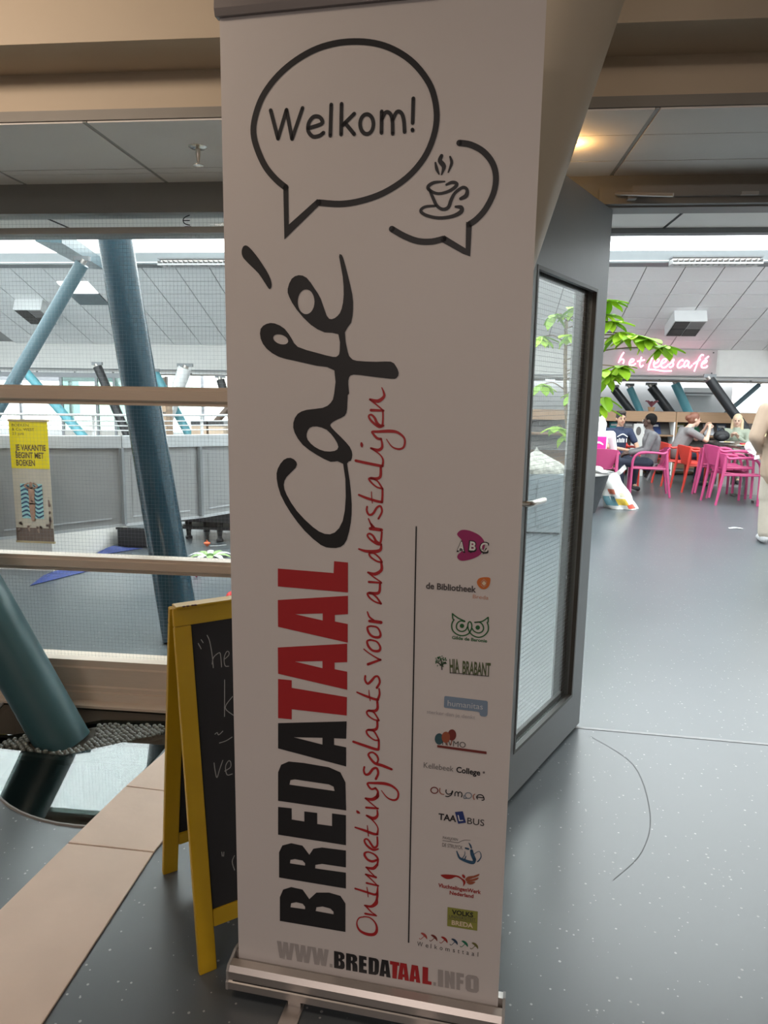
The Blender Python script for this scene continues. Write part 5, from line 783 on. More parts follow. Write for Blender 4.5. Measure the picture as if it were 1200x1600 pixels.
ld = bpy.data.lights.new('halogen_light', 'POINT'); ld.energy = 0.9; ld.color = (1.0, 0.55, 0.18); ld.shadow_soft_size = 0.012
lo = bpy.data.objects.new('halogen_light', ld); COL.objects.link(lo); lo.location = (0.345, 2.535, 2.195)

def fancoil(x, y, z, label):
    t = thing('ceiling_unit', (x, y, z), label, 'air unit', 'white air units on the sloping ceiling')
    FM = Matrix.Translation((x, y, z)) @ Matrix.Rotation(math.atan(slope), 4, 'X')
    MB().box(-0.28, 0.28, -0.30, 0.30, 0.0, 0.24, FM).build('casing', M_WHITE, t)
    for i in (0, 1):
        for j in (0, 1):
            gx, gy = -0.26 + i * 0.265, -0.275 + j * 0.28
            g = MB().box(gx, gx + 0.255, gy, gy + 0.27, -0.006, 0.001, FM).build('grille', mat('grille_dark', (0.03, 0.03, 0.03), 0.6) if not (i == 1 and j == 0) else mat('grille_light', (0.35, 0.34, 0.34), 0.6), t)
            mb = MB()
            for k in range(6): mb.box(gx + 0.01, gx + 0.245, gy + 0.02 + k * 0.042, gy + 0.032 + k * 0.042, -0.010, -0.005, FM)
            mb.build('slats', mat('grille_slat', (0.14, 0.135, 0.13), 0.5), g)
fancoil(4.05, 13.62, 2.66, 'white ceiling air unit above the pink neon sign')
fancoil(-8.2, 13.3, 2.77, 'white ceiling air unit behind the wired glass at the left')
fancoil(6.35, 14.5, 2.30, 'white ceiling air unit cut by the right edge of the picture')
M_LUM = mat('louvre_grey', (0.42, 0.42, 0.42), 0.4)
def luminaire(x0, x1, label):
    t = thing('luminaire', ((x0 + x1) / 2, 11.6, 3.42), label, 'luminaire', 'louvred lamps under the roof beam')
    MB().box(x0, x1, 11.52, 11.74, 3.52, 3.545).build('housing', M_EDGE, t)
    MB().box(x0, x1, 11.52, 11.53, 3.42, 3.45).build('side', M_LUM, t); MB().box(x0, x1, 11.73, 11.74, 3.42, 3.52).build('side', M_LUM, t)
    n = 16
    for i in range(n + 1):
        x = x0 + (x1 - x0) * i / n; MB().box(x - 0.004, x + 0.004, 11.53, 11.73, 3.43, 3.50).build('louvre', M_LUM, t)
    MB().tube([(x0 + 0.02, 11.63, 3.505), (x1 - 0.02, 11.63, 3.505)], 0.013, 8).build('tube', emit('fluorescent', (1, 0.97, 0.92), 1.0), t, smooth=True)
luminaire(3.16, 4.47, 'louvred strip lamp under the roof beam beyond the doorway')
luminaire(-4.95, -3.6, 'louvred strip lamp under the roof beam behind the wired glass')

# neon sign
sg = thing('neon_sign', (4.0, 14.84, 1.85), 'pink-white neon sign reading het Leescafe on a white board above the cafe', 'sign')
MB().box(2.80, 5.06, 14.84, 14.86, 1.87, 2.37).build('backboard', mat('sign_board', (0.42, 0.37, 0.37), 0.5), sg)
for x, z in ((2.86, 2.32), (3.9, 2.34), (4.98, 2.32), (4.98, 1.92), (2.86, 1.92)): MB().tube([(x, 14.84, z), (x, 14.825, z)], 0.014, 8).build('standoff', M_BLACKGASKET, sg)
M_NEON = emit('neon_tube', (1.0, 0.40, 0.55), 3.2)
for s in NEON: MB().tube([(x, 14.79, z) for x, z in cat_rom(s, 4)], 0.015, 8).build('neon_stroke', M_NEON, sg, smooth=True)

# ---------------------------------------------------------------- behind the wired glass: balustrade, poster, floor things
M_BALU = mat('balustrade_grey', (0.36, 0.365, 0.37), 0.5, noise=0.05)
M_BALU2 = mat('balustrade_rib', (0.20, 0.21, 0.22), 0.5)
M_CAP = mat('cap_light_grey', (0.55, 0.57, 0.59), 0.5)
path = [(-5.2, 4.45, 0.20), (-4.2, 4.62, 0.25), (-3.40, 4.83, 0.30), (-2.52, 5.10, 0.39), (-2.04, 5.45, 0.41), (-1.70, 5.69, 0.45), (-1.2, 6.1, 0.48)]
ba = thing('balustrade', (-3, 5, 0), 'grey panelled balustrade of a ramp with white railing behind the wired glass', 'balustrade')
def quad_slab(a, b, za0, za1, zb0, zb1, th, off=0.0):
    A, B = Vector((a[0], a[1], 0)), Vector((b[0], b[1], 0)); d = (B - A).normalized(); n = Vector((d.y, -d.x, 0))
    vs = []
    for o in (off, off - th):
        for p, z in ((A, za0), (B, zb0), (B, zb1), (A, za1)): vs.append(p + n * o + Vector((0, 0, z)))
    return MB().add(vs, [(0, 1, 2, 3), (7, 6, 5, 4), (0, 4, 5, 1), (1, 5, 6, 2), (2, 6, 7, 3), (3, 7, 4, 0)])
for a, b in zip(path, path[1:]):
    pn = quad_slab(a, b, a[2], 0.97, b[2], 0.97, 0.03).build('panel', M_BALU, ba)
    L = math.hypot(b[0] - a[0], b[1] - a[1]); e = 0.06 / L
    ia = tuple(a[i] + (b[i] - a[i]) * e for i in range(3)); ib = tuple(b[i] + (a[i] - b[i]) * e * 1.6 for i in range(3))
    quad_slab(ia, ib, ia[2] + 0.05, 0.915, ib[2] + 0.05, 0.915, 0.004, 0.004).build('inset', mat('inset_grey', (0.335, 0.34, 0.345), 0.45), pn)
    quad_slab(ia, ib, ia[2] + 0.045, ia[2] + 0.055, ib[2] + 0.045, ib[2] + 0.055, 0.006, 0.008).build('bead', M_CAP, pn)
    quad_slab(a, b, 0.97, 1.06, 0.97, 1.06, 0.10, 0.02).build('cap', M_CAP, ba)
    quad_slab(a, b, a[2] - 0.02, a[2], b[2] - 0.02, b[2], 0.05, 0.01).build('lower_edge', M_CAP, ba)
    MB().tube([(b[0], b[1] - 0.012, b[2]), (b[0], b[1] - 0.012, 0.97)], 0.022, 6).build('rib', M_BALU2, ba)
M_RAIL = mat('white_tube', (0.80, 0.81, 0.82), 0.35)
for z in (1.10, 1.135, 1.17, 1.215):
    MB().tube([(p[0] + 0.02, p[1] + 0.05, z) for p in path], 0.010 if z > 1.2 else 0.005, 6).build('handrail' if z > 1.2 else 'wire_rail', M_RAIL, ba, smooth=True)
for x, y in ((-4.3, 4.66), (-3.42, 4.87), (-2.73, 5.09), (-2.04, 5.50), (-1.4, 5.98)):
    MB().tube([(x, y, 1.05), (x, y, 1.215)], 0.013, 8).build('railing_post', M_RAIL, ba, smooth=True)
o = MB().box(-5.4, -3.10, 5.05, 6.3, 0, 0.55).build('ramp_plinth', mat('plinth_white', (0.70, 0.67, 0.63), 0.7)); tag(o, 'white plinth wall under the grey balustrade', 'plinth')

# hanging posters
def poster(x0, x1, y, label, full):
    t = thing('hanging_poster', ((x0 + x1) / 2, y, 0.3), label, 'poster')
    sh = MB().box(x0, x1, y, y + 0.003, 0.30, 1.175).build('sheet', mat('poster_sand', (0.50, 0.43, 0.34), 0.6, noise=0.15, nscale=9), t)
    MB().box(x0, x1, y - 0.002, y, 0.835, 1.175).build('yellow_field', mat('poster_yellow', (0.80, 0.62, 0.0), 0.5), sh)
    MB().box(x0 - 0.004, x1 + 0.004, y - 0.006, y + 0.008, 0.288, 0.302).build('lower_batten', mat('batten_sand', (0.40, 0.30, 0.16), 0.5), t)
    MB().box(x0 - 0.004, x1 + 0.004, y - 0.006, y + 0.02, 1.17, 1.185).build('upper_batten', mat('batten_sand', (0.40, 0.30, 0.16), 0.5), t)
    MB().box(x0, x1, y - 0.0015, y, 0.302, 0.40).build('umber_print', mat('poster_umber', (0.13, 0.085, 0.065), 0.6, noise=0.5, nscale=25), sh)  # dark umber band printed across the foot of the sheet
    fn = lambda a, b: (a, y - 0.003, b)
    if not full: return
    mb = MB(); W = x1 - x0
    for s, z, h, a, b in (('JE VAKANTIE', 0.965, 0.042, 0.13, 0.93), ('BEGINT MET', 0.910, 0.042, 0.13, 0.87), ('BOEKEN', 0.855, 0.042, 0.13, 0.62)):
        put_text(mb, s, (x0 + a * W, z), (x0 + b * W, z), h, 1, fn)
    for s, z, a, b in (('BOEKEN', 1.135, 0.08, 0.52), ('& Co. WEST', 1.105, 0.08, 0.66), ('23 juni', 1.075, 0.08, 0.38)): put_text(mb, s, (x0 + a * W, z), (x0 + b * W, z), 0.020, 0, fn)
    me = bpy.data.meshes.new('poster_text'); me.from_pydata(mb.v, [], mb.f); link('poster_text', me, mat('poster_ink', (0.12, 0.07, 0.02), 0.6), sh)
    cx = x0 + 0.48 * W
    mb = MB(); fill(mb, [[(cx - 0.083, 0.47), (cx + 0.083, 0.47), (cx + 0.083, 0.725), (cx - 0.083, 0.725)]], lambda a, b: (a, y - 0.0022, b))
    me = bpy.data.meshes.new('towel_print'); me.from_pydata(mb.v, [], mb.f); link('towel_print', me, mat('towel_aqua', (0.30, 0.55, 0.55), 0.6), sh)
    mb = MB()
    for k in range(8):
        z = 0.485 + k * 0.031
        ribbon(mb, cat_rom([(cx - 0.08, z, 0.010), (cx - 0.045, z + 0.014, 0.014), (cx - 0.02, z, 0.008)], 4), fn); ribbon(mb, cat_rom([(cx + 0.08, z + 0.01, 0.010), (cx + 0.045, z - 0.006, 0.014), (cx + 0.02, z + 0.01, 0.008)], 4), fn)
    me = bpy.data.meshes.new('towel_pattern'); me.from_pydata(mb.v, [], mb.f); link('towel_pattern', me, mat('towel_navy', (0.03, 0.07, 0.14), 0.6), sh)
    f2 = lambda a, b: (a, y - 0.004, b)
    mb = MB()
    ribbon(mb, cat_rom([(cx, 0.70, 0.03), (cx, 0.67, 0.05), (cx, 0.62, 0.042), (cx, 0.58, 0.05)], 4), f2)
    for sg_ in (-1, 1):
        ribbon(mb, cat_rom([(cx + sg_ * 0.012, 0.585, 0.026), (cx + sg_ * 0.010, 0.52, 0.022), (cx + sg_ * 0.006, 0.455, 0.012)], 4), lambda a, b: (a, y - 0.0045 - 0.0003 * sg_, b))
        ribbon(mb, cat_rom([(cx + sg_ * 0.022, 0.69, 0.014), (cx + sg_ * 0.05, 0.71, 0.012), (cx + sg_ * 0.02, 0.728, 0.010)], 4), lambda a, b: (a, y - 0.0055 - 0.0003 * sg_, b))
    fill(mb, [[(cx + 0.014 * math.cos(t * 0.6283), 0.722 + 0.018 * math.sin(t * 0.6283)) for t in range(10)]], lambda a, b: (a, y - 0.0064, b))
    me = bpy.data.meshes.new('sunbather_print'); me.from_pydata(mb.v, [], mb.f); link('sunbather_print', me, mat('poster_skin', (0.36, 0.20, 0.13), 0.6, noise=0.3, nscale=60), sh)
    mb = MB()
    for k in range(14):
        a, b = random.uniform(x0 + 0.01, x1 - 0.01), random.choice((random.uniform(0.40, 0.47), random.uniform(0.33, 0.60)))
        if abs(a - cx) < 0.09 and b > 0.45: a = x1 - 0.02
        ribbon(mb, [(a, b, 0.02), (a + random.uniform(-0.01, 0.01), b + random.uniform(-0.04, 0.04), 0.012)], fn)
    me = bpy.data.meshes.new('beach_print'); me.from_pydata(mb.v, [], mb.f); link('beach_print', me, mat('poster_shells', (0.30, 0.20, 0.16), 0.6, noise=0.7, nscale=40), sh)
poster(-3.19, -2.90, 4.76, 'yellow and sand coloured hanging poster with a sunbather on a towel', True)
poster(-3.62, -3.315, 4.64, 'sand coloured hanging poster cut by the left edge of the picture', False)

def box_thing(name, b, m, label, cat, bevel=0.004): return tag(MB().box(*b).build(name, m, bevel=bevel), label, cat)
M_BLK = mat('black_laminate', (0.018, 0.018, 0.02), 0.4)
pf = thing('stage_block', (-2.7, 6.1, 0), 'black low stage block standing behind the glossy blue column', 'platform')
MB().box(-3.02, -2.68, 5.95, 6.4, 0.012, 0.165).build('body', M_BLK, pf, bevel=0.004); MB().box(-3.03, -2.67, 5.94, 6.41, 0.165, 0.185).build('top', mat('black_top', (0.03, 0.03, 0.032), 0.2), pf, bevel=0.003)
for x in (-2.98, -2.72): MB().box(x - 0.02, x + 0.02, 6.0, 6.35, 0, 0.013).build('runner', M_BLK, pf)
bn_ = thing('black_bench', (-2.2, 6.6, 0), 'low black bench with sturdy legs under the balustrade', 'bench')
MB().box(-2.64, -1.35, 6.3, 6.9, 0.19, 0.32).build('body', M_BLK, bn_, bevel=0.006); MB().box(-2.60, -1.40, 6.32, 6.88, 0.115, 0.14).build('shelf', M_BLK, bn_)
for x, y in ((-2.55, 6.45), (-2.21, 6.36), (-1.6, 6.36), (-2.5, 6.8), (-1.6, 6.8)):
    MB().lathe([(0.035, 0.19), (0.030, 0.12), (0.022, 0.05), (0.024, 0.03), (0.034, 0.02), (0.034, 0.0)], 12, (x, y, 0)).build('leg', M_BLK, bn_, smooth=True)
M_BLUECLOTH = mat('blue_cloth', (0.03, 0.05, 0.20), 0.7, noise=0.25, nscale=20)
def cloth(name, pts, label, cat, m, h=0.03, seed=1):
    """crumpled sheet on the floor: outline quad pts (4 corners)"""
    rr = random.Random(seed); a, b, c, d = [Vector((p[0], p[1], 0)) for p in pts]
    ph = [rr.uniform(0, 6) for _ in range(4)]
    def fn(u, v):
        p = (a * (1 - u) + b * u) * (1 - v) + (d * (1 - u) + c * u) * v
        e = min(u, 1 - u, v, 1 - v) * 4
        return (p.x, p.y, 0.006 + h * min(1, e) * (0.5 + 0.3 * math.sin(9 * u + ph[0]) + 0.3 * math.sin(7 * v + 4 * u + ph[1])))
    return tag(MB().grid(fn, 20, 10, 0.004).build(name, m, smooth=True), label, cat)
cloth('folded_cloth', [(-3.02, 4.62), (-2.82, 5.12), (-3.0, 5.30), (-3.09, 4.90)], 'blue crumpled cloth on the floor below the yellow poster', 'cloth', M_BLUECLOTH, 0.03, 2)
cloth('folded_cloth', [(-3.06, 5.55), (-2.78, 5.93), (-3.02, 5.94), (-3.09, 5.8)], 'blue cloth bundle beside the black stage block', 'cloth', M_BLUECLOTH, 0.045, 5)
st_ = thing('paper_flower', (-2.07, 5.70, 0), 'white and green star-shaped paper flower lying on the floor behind the glass', 'decoration')
for k in range(10):
    t = 2 * math.pi * k / 10; c_, s_ = math.cos(t), math.sin(t)
    P = lambda r, w, z: (-2.07 + r * c_ - w * s_, 5.70 + r * s_ + w * c_, z)
    MB().grid(lambda u, v: P(0.03 + 0.16 * u, 0.028 * math.sin(math.pi * (0.1 + 0.85 * u)) * (2 * v - 1), 0.012 + 0.03 * math.sin(math.pi * u) - 0.006 * abs(2 * v - 1)), 6, 2, 0.002).build('petal', M_WHITE if k % 2 else mat('pale_green', (0.28, 0.42, 0.15), 0.6), st_)
MB().ball((-2.07, 5.70, 0.022), 0.03, 10, 6, (1, 1, 0.6)).build('centre', mat('leaf_dark_green', (0.08, 0.2, 0.03), 0.6), st_)
def toy(x, y, label, col, string=True):
    t = thing('toy_top', (x, y, 0), label, 'toy')
    MB().lathe([(0.003, 0.0), (0.028, 0.025), (0.030, 0.035), (0.008, 0.045), (0.005, 0.06), (0.003, 0.061)], 14, (x, y, 0)).build('body', mat('toy_' + label.split()[0], col, 0.4), t, smooth=True)
    if string: MB().tube([(x + 0.028, y, 0.006), (x + 0.09, y + 0.02, 0.006), (x + 0.16, y + 0.07, 0.006)], 0.003, 6).build('string', M_WHITE, t, smooth=True)
toy(-1.95, 5.06, 'pink small toy with a white string on the floor behind the glass', (0.75, 0.12, 0.30))
toy(-2.25, 6.12, 'orange small toy on the floor near the black bench', (0.8, 0.15, 0.05))
t = thing('play_ball', (-1.46, 4.42, 0), 'red ball peeping over the top of the yellow chalkboard', 'ball')
MB().ball((-1.46, 4.42, 0.045), 0.045, 16, 12).build('skin', mat('red_rubber', (0.7, 0.02, 0.02), 0.4), t, smooth=True)
MB().tube([(-1.46, 4.42, 0.087), (-1.46, 4.42, 0.091)], 0.006, 8).build('valve', M_BLACKGASKET, t)
# display rack far behind the railing
dr = thing('display_rack', (-5.75, 12.2, 0), 'cardboard display rack with an oval white sign behind the white railing', 'rack')
M_CARD = mat('cardboard', (0.42, 0.29, 0.20), 0.7)
MB().box(-5.62, -5.18, 12.2, 12.5, 0, 1.25).build('body', M_CARD, dr)
for z in (0.70, 0.86, 1.02): MB().box(-5.62, -5.18, 12.12, 12.2, z, z + 0.015).build('shelf', M_BLACKSTEEL, dr)
MB().box(-5.85, -5.62, 12.2, 12.4, 0, 1.15).build('side_pocket', mat('pale_blue_card', (0.42, 0.55, 0.66), 0.6), dr)
mb = MB(); mb.rings([[(-5.50 + 0.15 * math.cos(t), y, 1.16 + 0.085 * math.sin(t)) for t in [2 * math.pi * i / 20 for i in range(20)]] for y in (12.11, 12.13)]); mb.build('oval_sign', M_WHITE, dr)
for k, (x, c) in enumerate(((-4.62, (0.45, 0.33, 0.24)), (-4.3, (0.5, 0.38, 0.28)))):
    b_ = thing('storage_crate', (x, 12.4, 0), ['brown cardboard box left of the teal strut behind the railing', 'brown cardboard box close to the banner edge behind the railing'][k], 'box')
    MB().box(x - 0.14, x + 0.14, 12.3, 12.6, 0, 0.86).build('carton', mat('carton%d' % k, c, 0.7), b_); MB().box(x - 0.145, x + 0.145, 12.295, 12.605, 0.80, 0.88).build('lid', M_BLACKSTEEL, b_)

# ---------------------------------------------------------------- cafe furniture
M_PINK = mat('pink_plastic', (0.44, 0.055, 0.165), 0.4, noise=0.03)
M_RED = mat('red_plastic', (0.62, 0.05, 0.035), 0.4, noise=0.03)
def make_chair(m, label, group):
    """stacking armchair, front towards -Y, base at the origin"""
    t = thing('cafe_armchair', (0, 0, 0), label, 'chair', group)
    def seat(u, v):
        x = (u - 0.5) * (0.44 - 0.06 * v); y = -0.23 + 0.43 * v
        return (x, y, 0.425 + 0.02 * (2 * u - 1) ** 2 - 0.012 * math.sin(math.pi * v) - 0.012 * max(0, 0.15 - v) / 0.15)
    MB().grid(seat, 8, 8, 0.018).build('seat', m, t, smooth=True)
    def back(u, v):
        a = (u - 0.5) * 2; w = 0.16 + 0.085 * min(1, v * 1.5)
        return (a * w, 0.225 + 0.05 * v - 0.05 * a * a, 0.44 + 0.27 * v - 0.02 * a * a * v)
    MB().grid(back, 10, 8, 0.016).build('backrest', m, t, smooth=True)
    for s in (-1, 1):
        MB().tube(cat_rom([(s * 0.265, -0.235, 0), (s * 0.262, -0.232, 0.40), (s * 0.26, -0.215, 0.55), (s * 0.26, -0.15, 0.622), (s * 0.262, -0.05, 0.642)], 5), [0.018] * 15 + [0.022] * 6, 8).build('leg', m, t, smooth=True)
        MB().tube(cat_rom([(s * 0.262, -0.05, 0.642), (s * 0.262, 0.08, 0.640), (s * 0.255, 0.18, 0.632), (s * 0.235, 0.225, 0.655)], 5), 0.022, 8, squash=0.8).build('armrest', m, t, smooth=True)
        MB().tube([(s * 0.235, 0.225, 0.665), (s * 0.235, 0.245, 0.42), (s * 0.232, 0.31, 0.0)], [0.020, 0.022, 0.016], 8).build('leg', m, t, smooth=True)
        MB().tube([(s * 0.262, -0.22, 0.41), (s * 0.22, 0.0, 0.405), (s * 0.235, 0.24, 0.41)], 0.014, 6).build('seat_rail', m, t, smooth=True)
    return t
pink = make_chair(M_PINK, 'pink armchair with the man in the grey jacket on it', 'pink cafe armchairs'); pink.location = (2.80, 10.68, 0); pink.rotation_euler.z = R(-100)
def chair_at(src, x, y, z, deg, label):
    c = copy_tree(src, None, label=label); c.location = (x, y, z); c.rotation_euler.z = R(deg); return c
chair_at(pink, 2.02, 10.32, 0, 172, 'pink armchair under the person in white, its back to the doorway')
chair_at(pink, 3.88, 10.74, 0, 97, 'pink armchair between the red chair and the stacked pink chairs')
chair_at(pink, 3.78, 10.05, 0, 95, 'pink armchair nearest the doorway, lower one of the stack')
chair_at(pink, 3.73, 10.17, 0.085, 95, 'pink armchair resting on the nearest pink chair')
chair_at(pink, 5.0, 11.0, 0, -90, 'pink armchair on the far side of the cafe table')
redc = make_chair(M_RED, 'red armchair with the woman in the grey T-shirt on it', 'red cafe armchairs'); redc.location = (3.62, 12.03, 0); redc.rotation_euler.z = R(93)
chair_at(redc, 3.72, 11.32, 0, 95, 'empty red armchair in front of the eating woman')
chair_at(redc, 2.55, 11.55, 0, 10, 'red armchair with the man in the navy T-shirt on it')
M_TOP = mat('dark_table_top', (0.05, 0.045, 0.045), 0.25)
M_TLEG = mat('table_metal', (0.30, 0.28, 0.27), 0.4, metal=0.3)
def table(x0, x1, y0, y1, h, label):
    t = thing('cafe_table', ((x0 + x1) / 2, (y0 + y1) / 2, 0), label, 'table', 'cafe tables')
    MB().box(x0, x1, y0, y1, h - 0.028, h).build('table_top', M_TOP, t, bevel=0.004)
    for y in (y0 + 0.25, y1 - 0.25):
        cx = (x0 + x1) / 2
        MB().box(cx - 0.11, cx + 0.11, y - 0.03, y + 0.03, 0.03, h - 0.028).build('pedestal', M_TLEG, t); MB().box(cx - 0.30, cx + 0.30, y - 0.05, y + 0.05, 0.0, 0.03).build('foot_plate', mat('foot_steel', (0.2, 0.19, 0.19), 0.3, metal=0.7), t)
table(4.05, 4.7, 10.6, 12.3, 0.735, 'long dark cafe table the women sit at')
table(4.02, 4.8, 9.55, 10.4, 0.70, 'dark cafe table beside the standing person, with a white bag on it')
table(5.3, 6.5, 12.0, 12.6, 0.70, 'dark cafe table at the right behind the blonde woman')
# things on the tables
t = thing('shopping_bag', (4.12, 9.9, 0.70), 'white and red plastic bag on the table beside the standing person', 'bag')
MB().grid(lambda u, v: (3.90 + 0.36 * u + 0.02 * math.sin(9 * v), 9.86 + 0.03 * math.sin(7 * u), 0.708 + 0.17 * v * (1 - 0.15 * math.sin(6 * u))), 10, 8, 0.08).build('bag_body', M_WHITE, t, smooth=True)
MB().box(4.12, 4.24, 9.83, 9.85, 0.74, 0.85).build('red_print', M_RED, t)
MB().tube(cat_rom([(3.93, 9.84, 0.84), (3.97, 9.83, 0.76), (4.06, 9.83, 0.73)], 4), 0.006, 6).build('strap', M_BLACKGASKET, t)
t = thing('paper_napkin', (3.95, 9.68, 0.70), 'white crumpled paper lying on the table edge beside the stacked chairs', 'paper')
MB().grid(lambda u, v: (3.82 + 0.42 * u, 9.56 + 0.2 * v, 0.705 + 0.02 * abs(math.sin(7 * u + 3 * v))), 12, 6, 0.003).build('sheet', M_WHITE, t)
MB().grid(lambda u, v: (3.83 + 0.18 * u, 9.545, 0.705 - 0.06 * v * (1 - u)), 4, 3, 0.003).build('hanging_corner', M_WHITE, t)
for x, y, c, nm, l, ct in ((4.2, 11.55, (0.8, 0.8, 0.78), 'plate', 'white plate of food on the table before the eating woman', 'plate'), (4.18, 10.8, (0.75, 0.75, 0.72), 'saucer', 'white saucer near the front of the long cafe table', 'saucer')):
    t = thing(nm, (x, y, 0.735), l, ct)
    MB().lathe([(0.03, 0.0), (0.07, 0.003), (0.11, 0.016), (0.112, 0.019), (0.07, 0.008), (0.02, 0.006)], 20, (x, y, 0.7355)).build('dish', mat('dish_' + nm, c, 0.25), t, smooth=True)
    for k in range(4): MB().ball((x + 0.03 * math.cos(k * 1.7), y + 0.03 * math.sin(k * 1.7), 0.752), 0.016, 8, 5, (1.4, 1, 0.7)).build('morsel', mat('morsel', (0.45, 0.3, 0.12), 0.6), t)
t = thing('red_folder', (4.45, 11.15, 0.735), 'red folder on the table in front of the blonde woman', 'folder')
MB().box(4.28, 4.62, 11.0, 11.25, 0.736, 0.760).build('cover', mat('folder_red', (0.65, 0.03, 0.05), 0.5), t, bevel=0.003); MB().box(4.29, 4.615, 11.005, 11.245, 0.741, 0.755).build('papers', M_WHITE, t)
t = thing('backpack', (4.28, 12.0, 0.735), 'black backpack on the table behind the eating woman', 'bag')
MB().ball((4.30, 12.08, 0.825), 0.115, 14, 10, (1.15, 0.7, 0.8)).build('sack', mat('black_nylon', (0.012, 0.012, 0.014), 0.6), t, smooth=True); MB().ball((4.28, 12.0, 0.80), 0.075, 12, 8, (1, 0.6, 0.8)).build('pocket', mat('black_nylon', (0.012, 0.012, 0.014), 0.6), t, smooth=True)
MB().tube(cat_rom([(4.26, 12.08, 0.91), (4.30, 12.08, 0.95), (4.34, 12.08, 0.91)], 4), 0.010, 6).build('loop', mat('black_nylon', (0.012, 0.012, 0.014), 0.6), t)

# bookshelf
M_OAK = mat('oak_brown', (0.30, 0.18, 0.10), 0.5, noise=0.15, nscale=5, stretch=(0.5, 8, 8))
M_SHDARK = mat('shelf_dark_grey', (0.10, 0.09, 0.085), 0.6)  # plain dark grey for lower shelves, slanted rests and the holder opening
def shelf_unit(x0, x1, label, lit=False):
    t = thing('bookshelf', ((x0 + x1) / 2, 13.8, 0), label, 'bookshelf', 'low bookshelves across the back of the cafe')
    MB().box(x0, x1, 13.92, 13.96, 0, 1.15).build('back_panel', M_OAK, t)
    MB().box(x0, x1, 13.58, 13.62, 0.985, 1.15).build('header_board', M_OAK, t); MB().box(x0, x1, 13.58, 13.96, 1.15, 1.17).build('top_board', M_OAK, t)
    for x in (x0, x1 - 0.025): MB().box(x, x + 0.025, 13.58, 13.96, 0, 0.985).build('side_panel', M_OAK if x == x0 else M_WHITE, t)
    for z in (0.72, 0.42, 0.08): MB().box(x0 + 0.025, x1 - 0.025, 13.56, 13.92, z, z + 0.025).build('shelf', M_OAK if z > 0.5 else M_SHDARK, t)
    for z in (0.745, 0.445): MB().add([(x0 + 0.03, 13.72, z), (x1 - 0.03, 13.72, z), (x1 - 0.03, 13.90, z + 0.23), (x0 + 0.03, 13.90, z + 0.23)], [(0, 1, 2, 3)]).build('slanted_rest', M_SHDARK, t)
shelf_unit(0.9, 2.54, 'brown display bookshelf seen through the door glass behind the tree')
shelf_unit(2.55, 4.00, 'brown display bookshelf behind the three young people')
shelf_unit(4.01, 5.42, 'brown display bookshelf behind the two women')
shelf_unit(5.43, 7.2, 'brown display bookshelf right of the black diagonal strut')
mag = [(2.72, 'blue'), (2.95, 'teal'), (3.22, 'grey'), (3.46, 'white'), (3.70, 'navy'), (4.16, 'olive'), (4.40, 'dark green'), (4.66, 'black and white'), (4.90, 'slate blue'), (5.62, 'cream'), (5.86, 'white and yellow'), (6.1, 'orange')]
mc = {'blue': (0.08, 0.14, 0.3), 'teal': (0.06, 0.25, 0.28), 'grey': (0.3, 0.3, 0.32), 'white': (0.7, 0.7, 0.68), 'navy': (0.03, 0.05, 0.14), 'olive': (0.2, 0.2, 0.08), 'dark green': (0.04, 0.12, 0.07), 'black and white': (0.45, 0.45, 0.47), 'slate blue': (0.12, 0.17, 0.25), 'cream': (0.8, 0.66, 0.42), 'white and yellow': (0.85, 0.8, 0.5), 'orange': (0.7, 0.3, 0.06)}
for x, n in mag:
    t = thing('magazine', (x, 13.75, 0.75), n + ' covered magazine on the upper display shelf of the bookshelf', 'magazine', 'magazines on the display shelf')
    MMg = Matrix.Translation((x, 13.70, 0.748)) @ Matrix.Rotation(R(-38), 4, 'X')
    MB().box(-0.085, 0.085, -0.008, 0.0, 0.0, 0.25, MMg).build('pages', M_WHITE, t)
    c_ = MB().box(-0.088, 0.088, -0.012, -0.008, 0.0, 0.255, MMg).build('cover', mat('mag_' + n, mc[n], 0.3, noise=0.5, nscale=18), t)
    MB().box(-0.06, 0.06, -0.0135, -0.012, 0.17, 0.215, MMg).build('title_block', M_WHITE if n not in ('white', 'cream', 'white and yellow') else M_BLACKSTEEL, c_)
t = thing('reading_lamp_box', (5.75, 13.3, 0), 'small lit white display light on the right bookshelf', 'lamp')
MB().box(5.55, 6.4, 13.50, 13.55, 0.955, 0.985).build('housing', M_WHITE, t); MB().box(5.56, 6.39, 13.51, 13.545, 0.950, 0.955).build('tube', emit('warm_tube', (1, 0.75, 0.45), 8), t)
t = thing('white_lantern', (3.28, 13.4, 0), 'grey-white arched holder standing before the bookshelf behind the man in the grey jacket', 'holder')
mb = MB(); mb.rings([[(3.28 + a * 0.13 * (1 - 0.25 * z / 0.95), y, z) for a, z in ((-1, 0.0), (1, 0.0), (1, 0.6), (0.8, 0.95), (-0.8, 0.95), (-1, 0.6))] for y in (13.30, 13.36)]); mb.build('frame', mat('holder_grey', (0.55, 0.54, 0.52), 0.5), t)
mb = MB(); mb.rings([[(3.28 + 0.045 * math.cos(q), y, 0.82 + 0.08 * math.sin(q)) for q in [2 * math.pi * i / 14 for i in range(14)]] for y in (13.296, 13.299)]); mb.build('opening', M_SHDARK, t)
t = thing('dark_leaf_plant', (3.60, 14.2, 0), 'small plant with dark red leaves on top of the bookshelf', 'plant')
MB().lathe([(0.05, 1.171), (0.07, 1.25), (0.06, 1.25), (0.04, 1.18)], 12, (3.60, 13.78, 0)).build('pot', M_OAK, t, smooth=True)
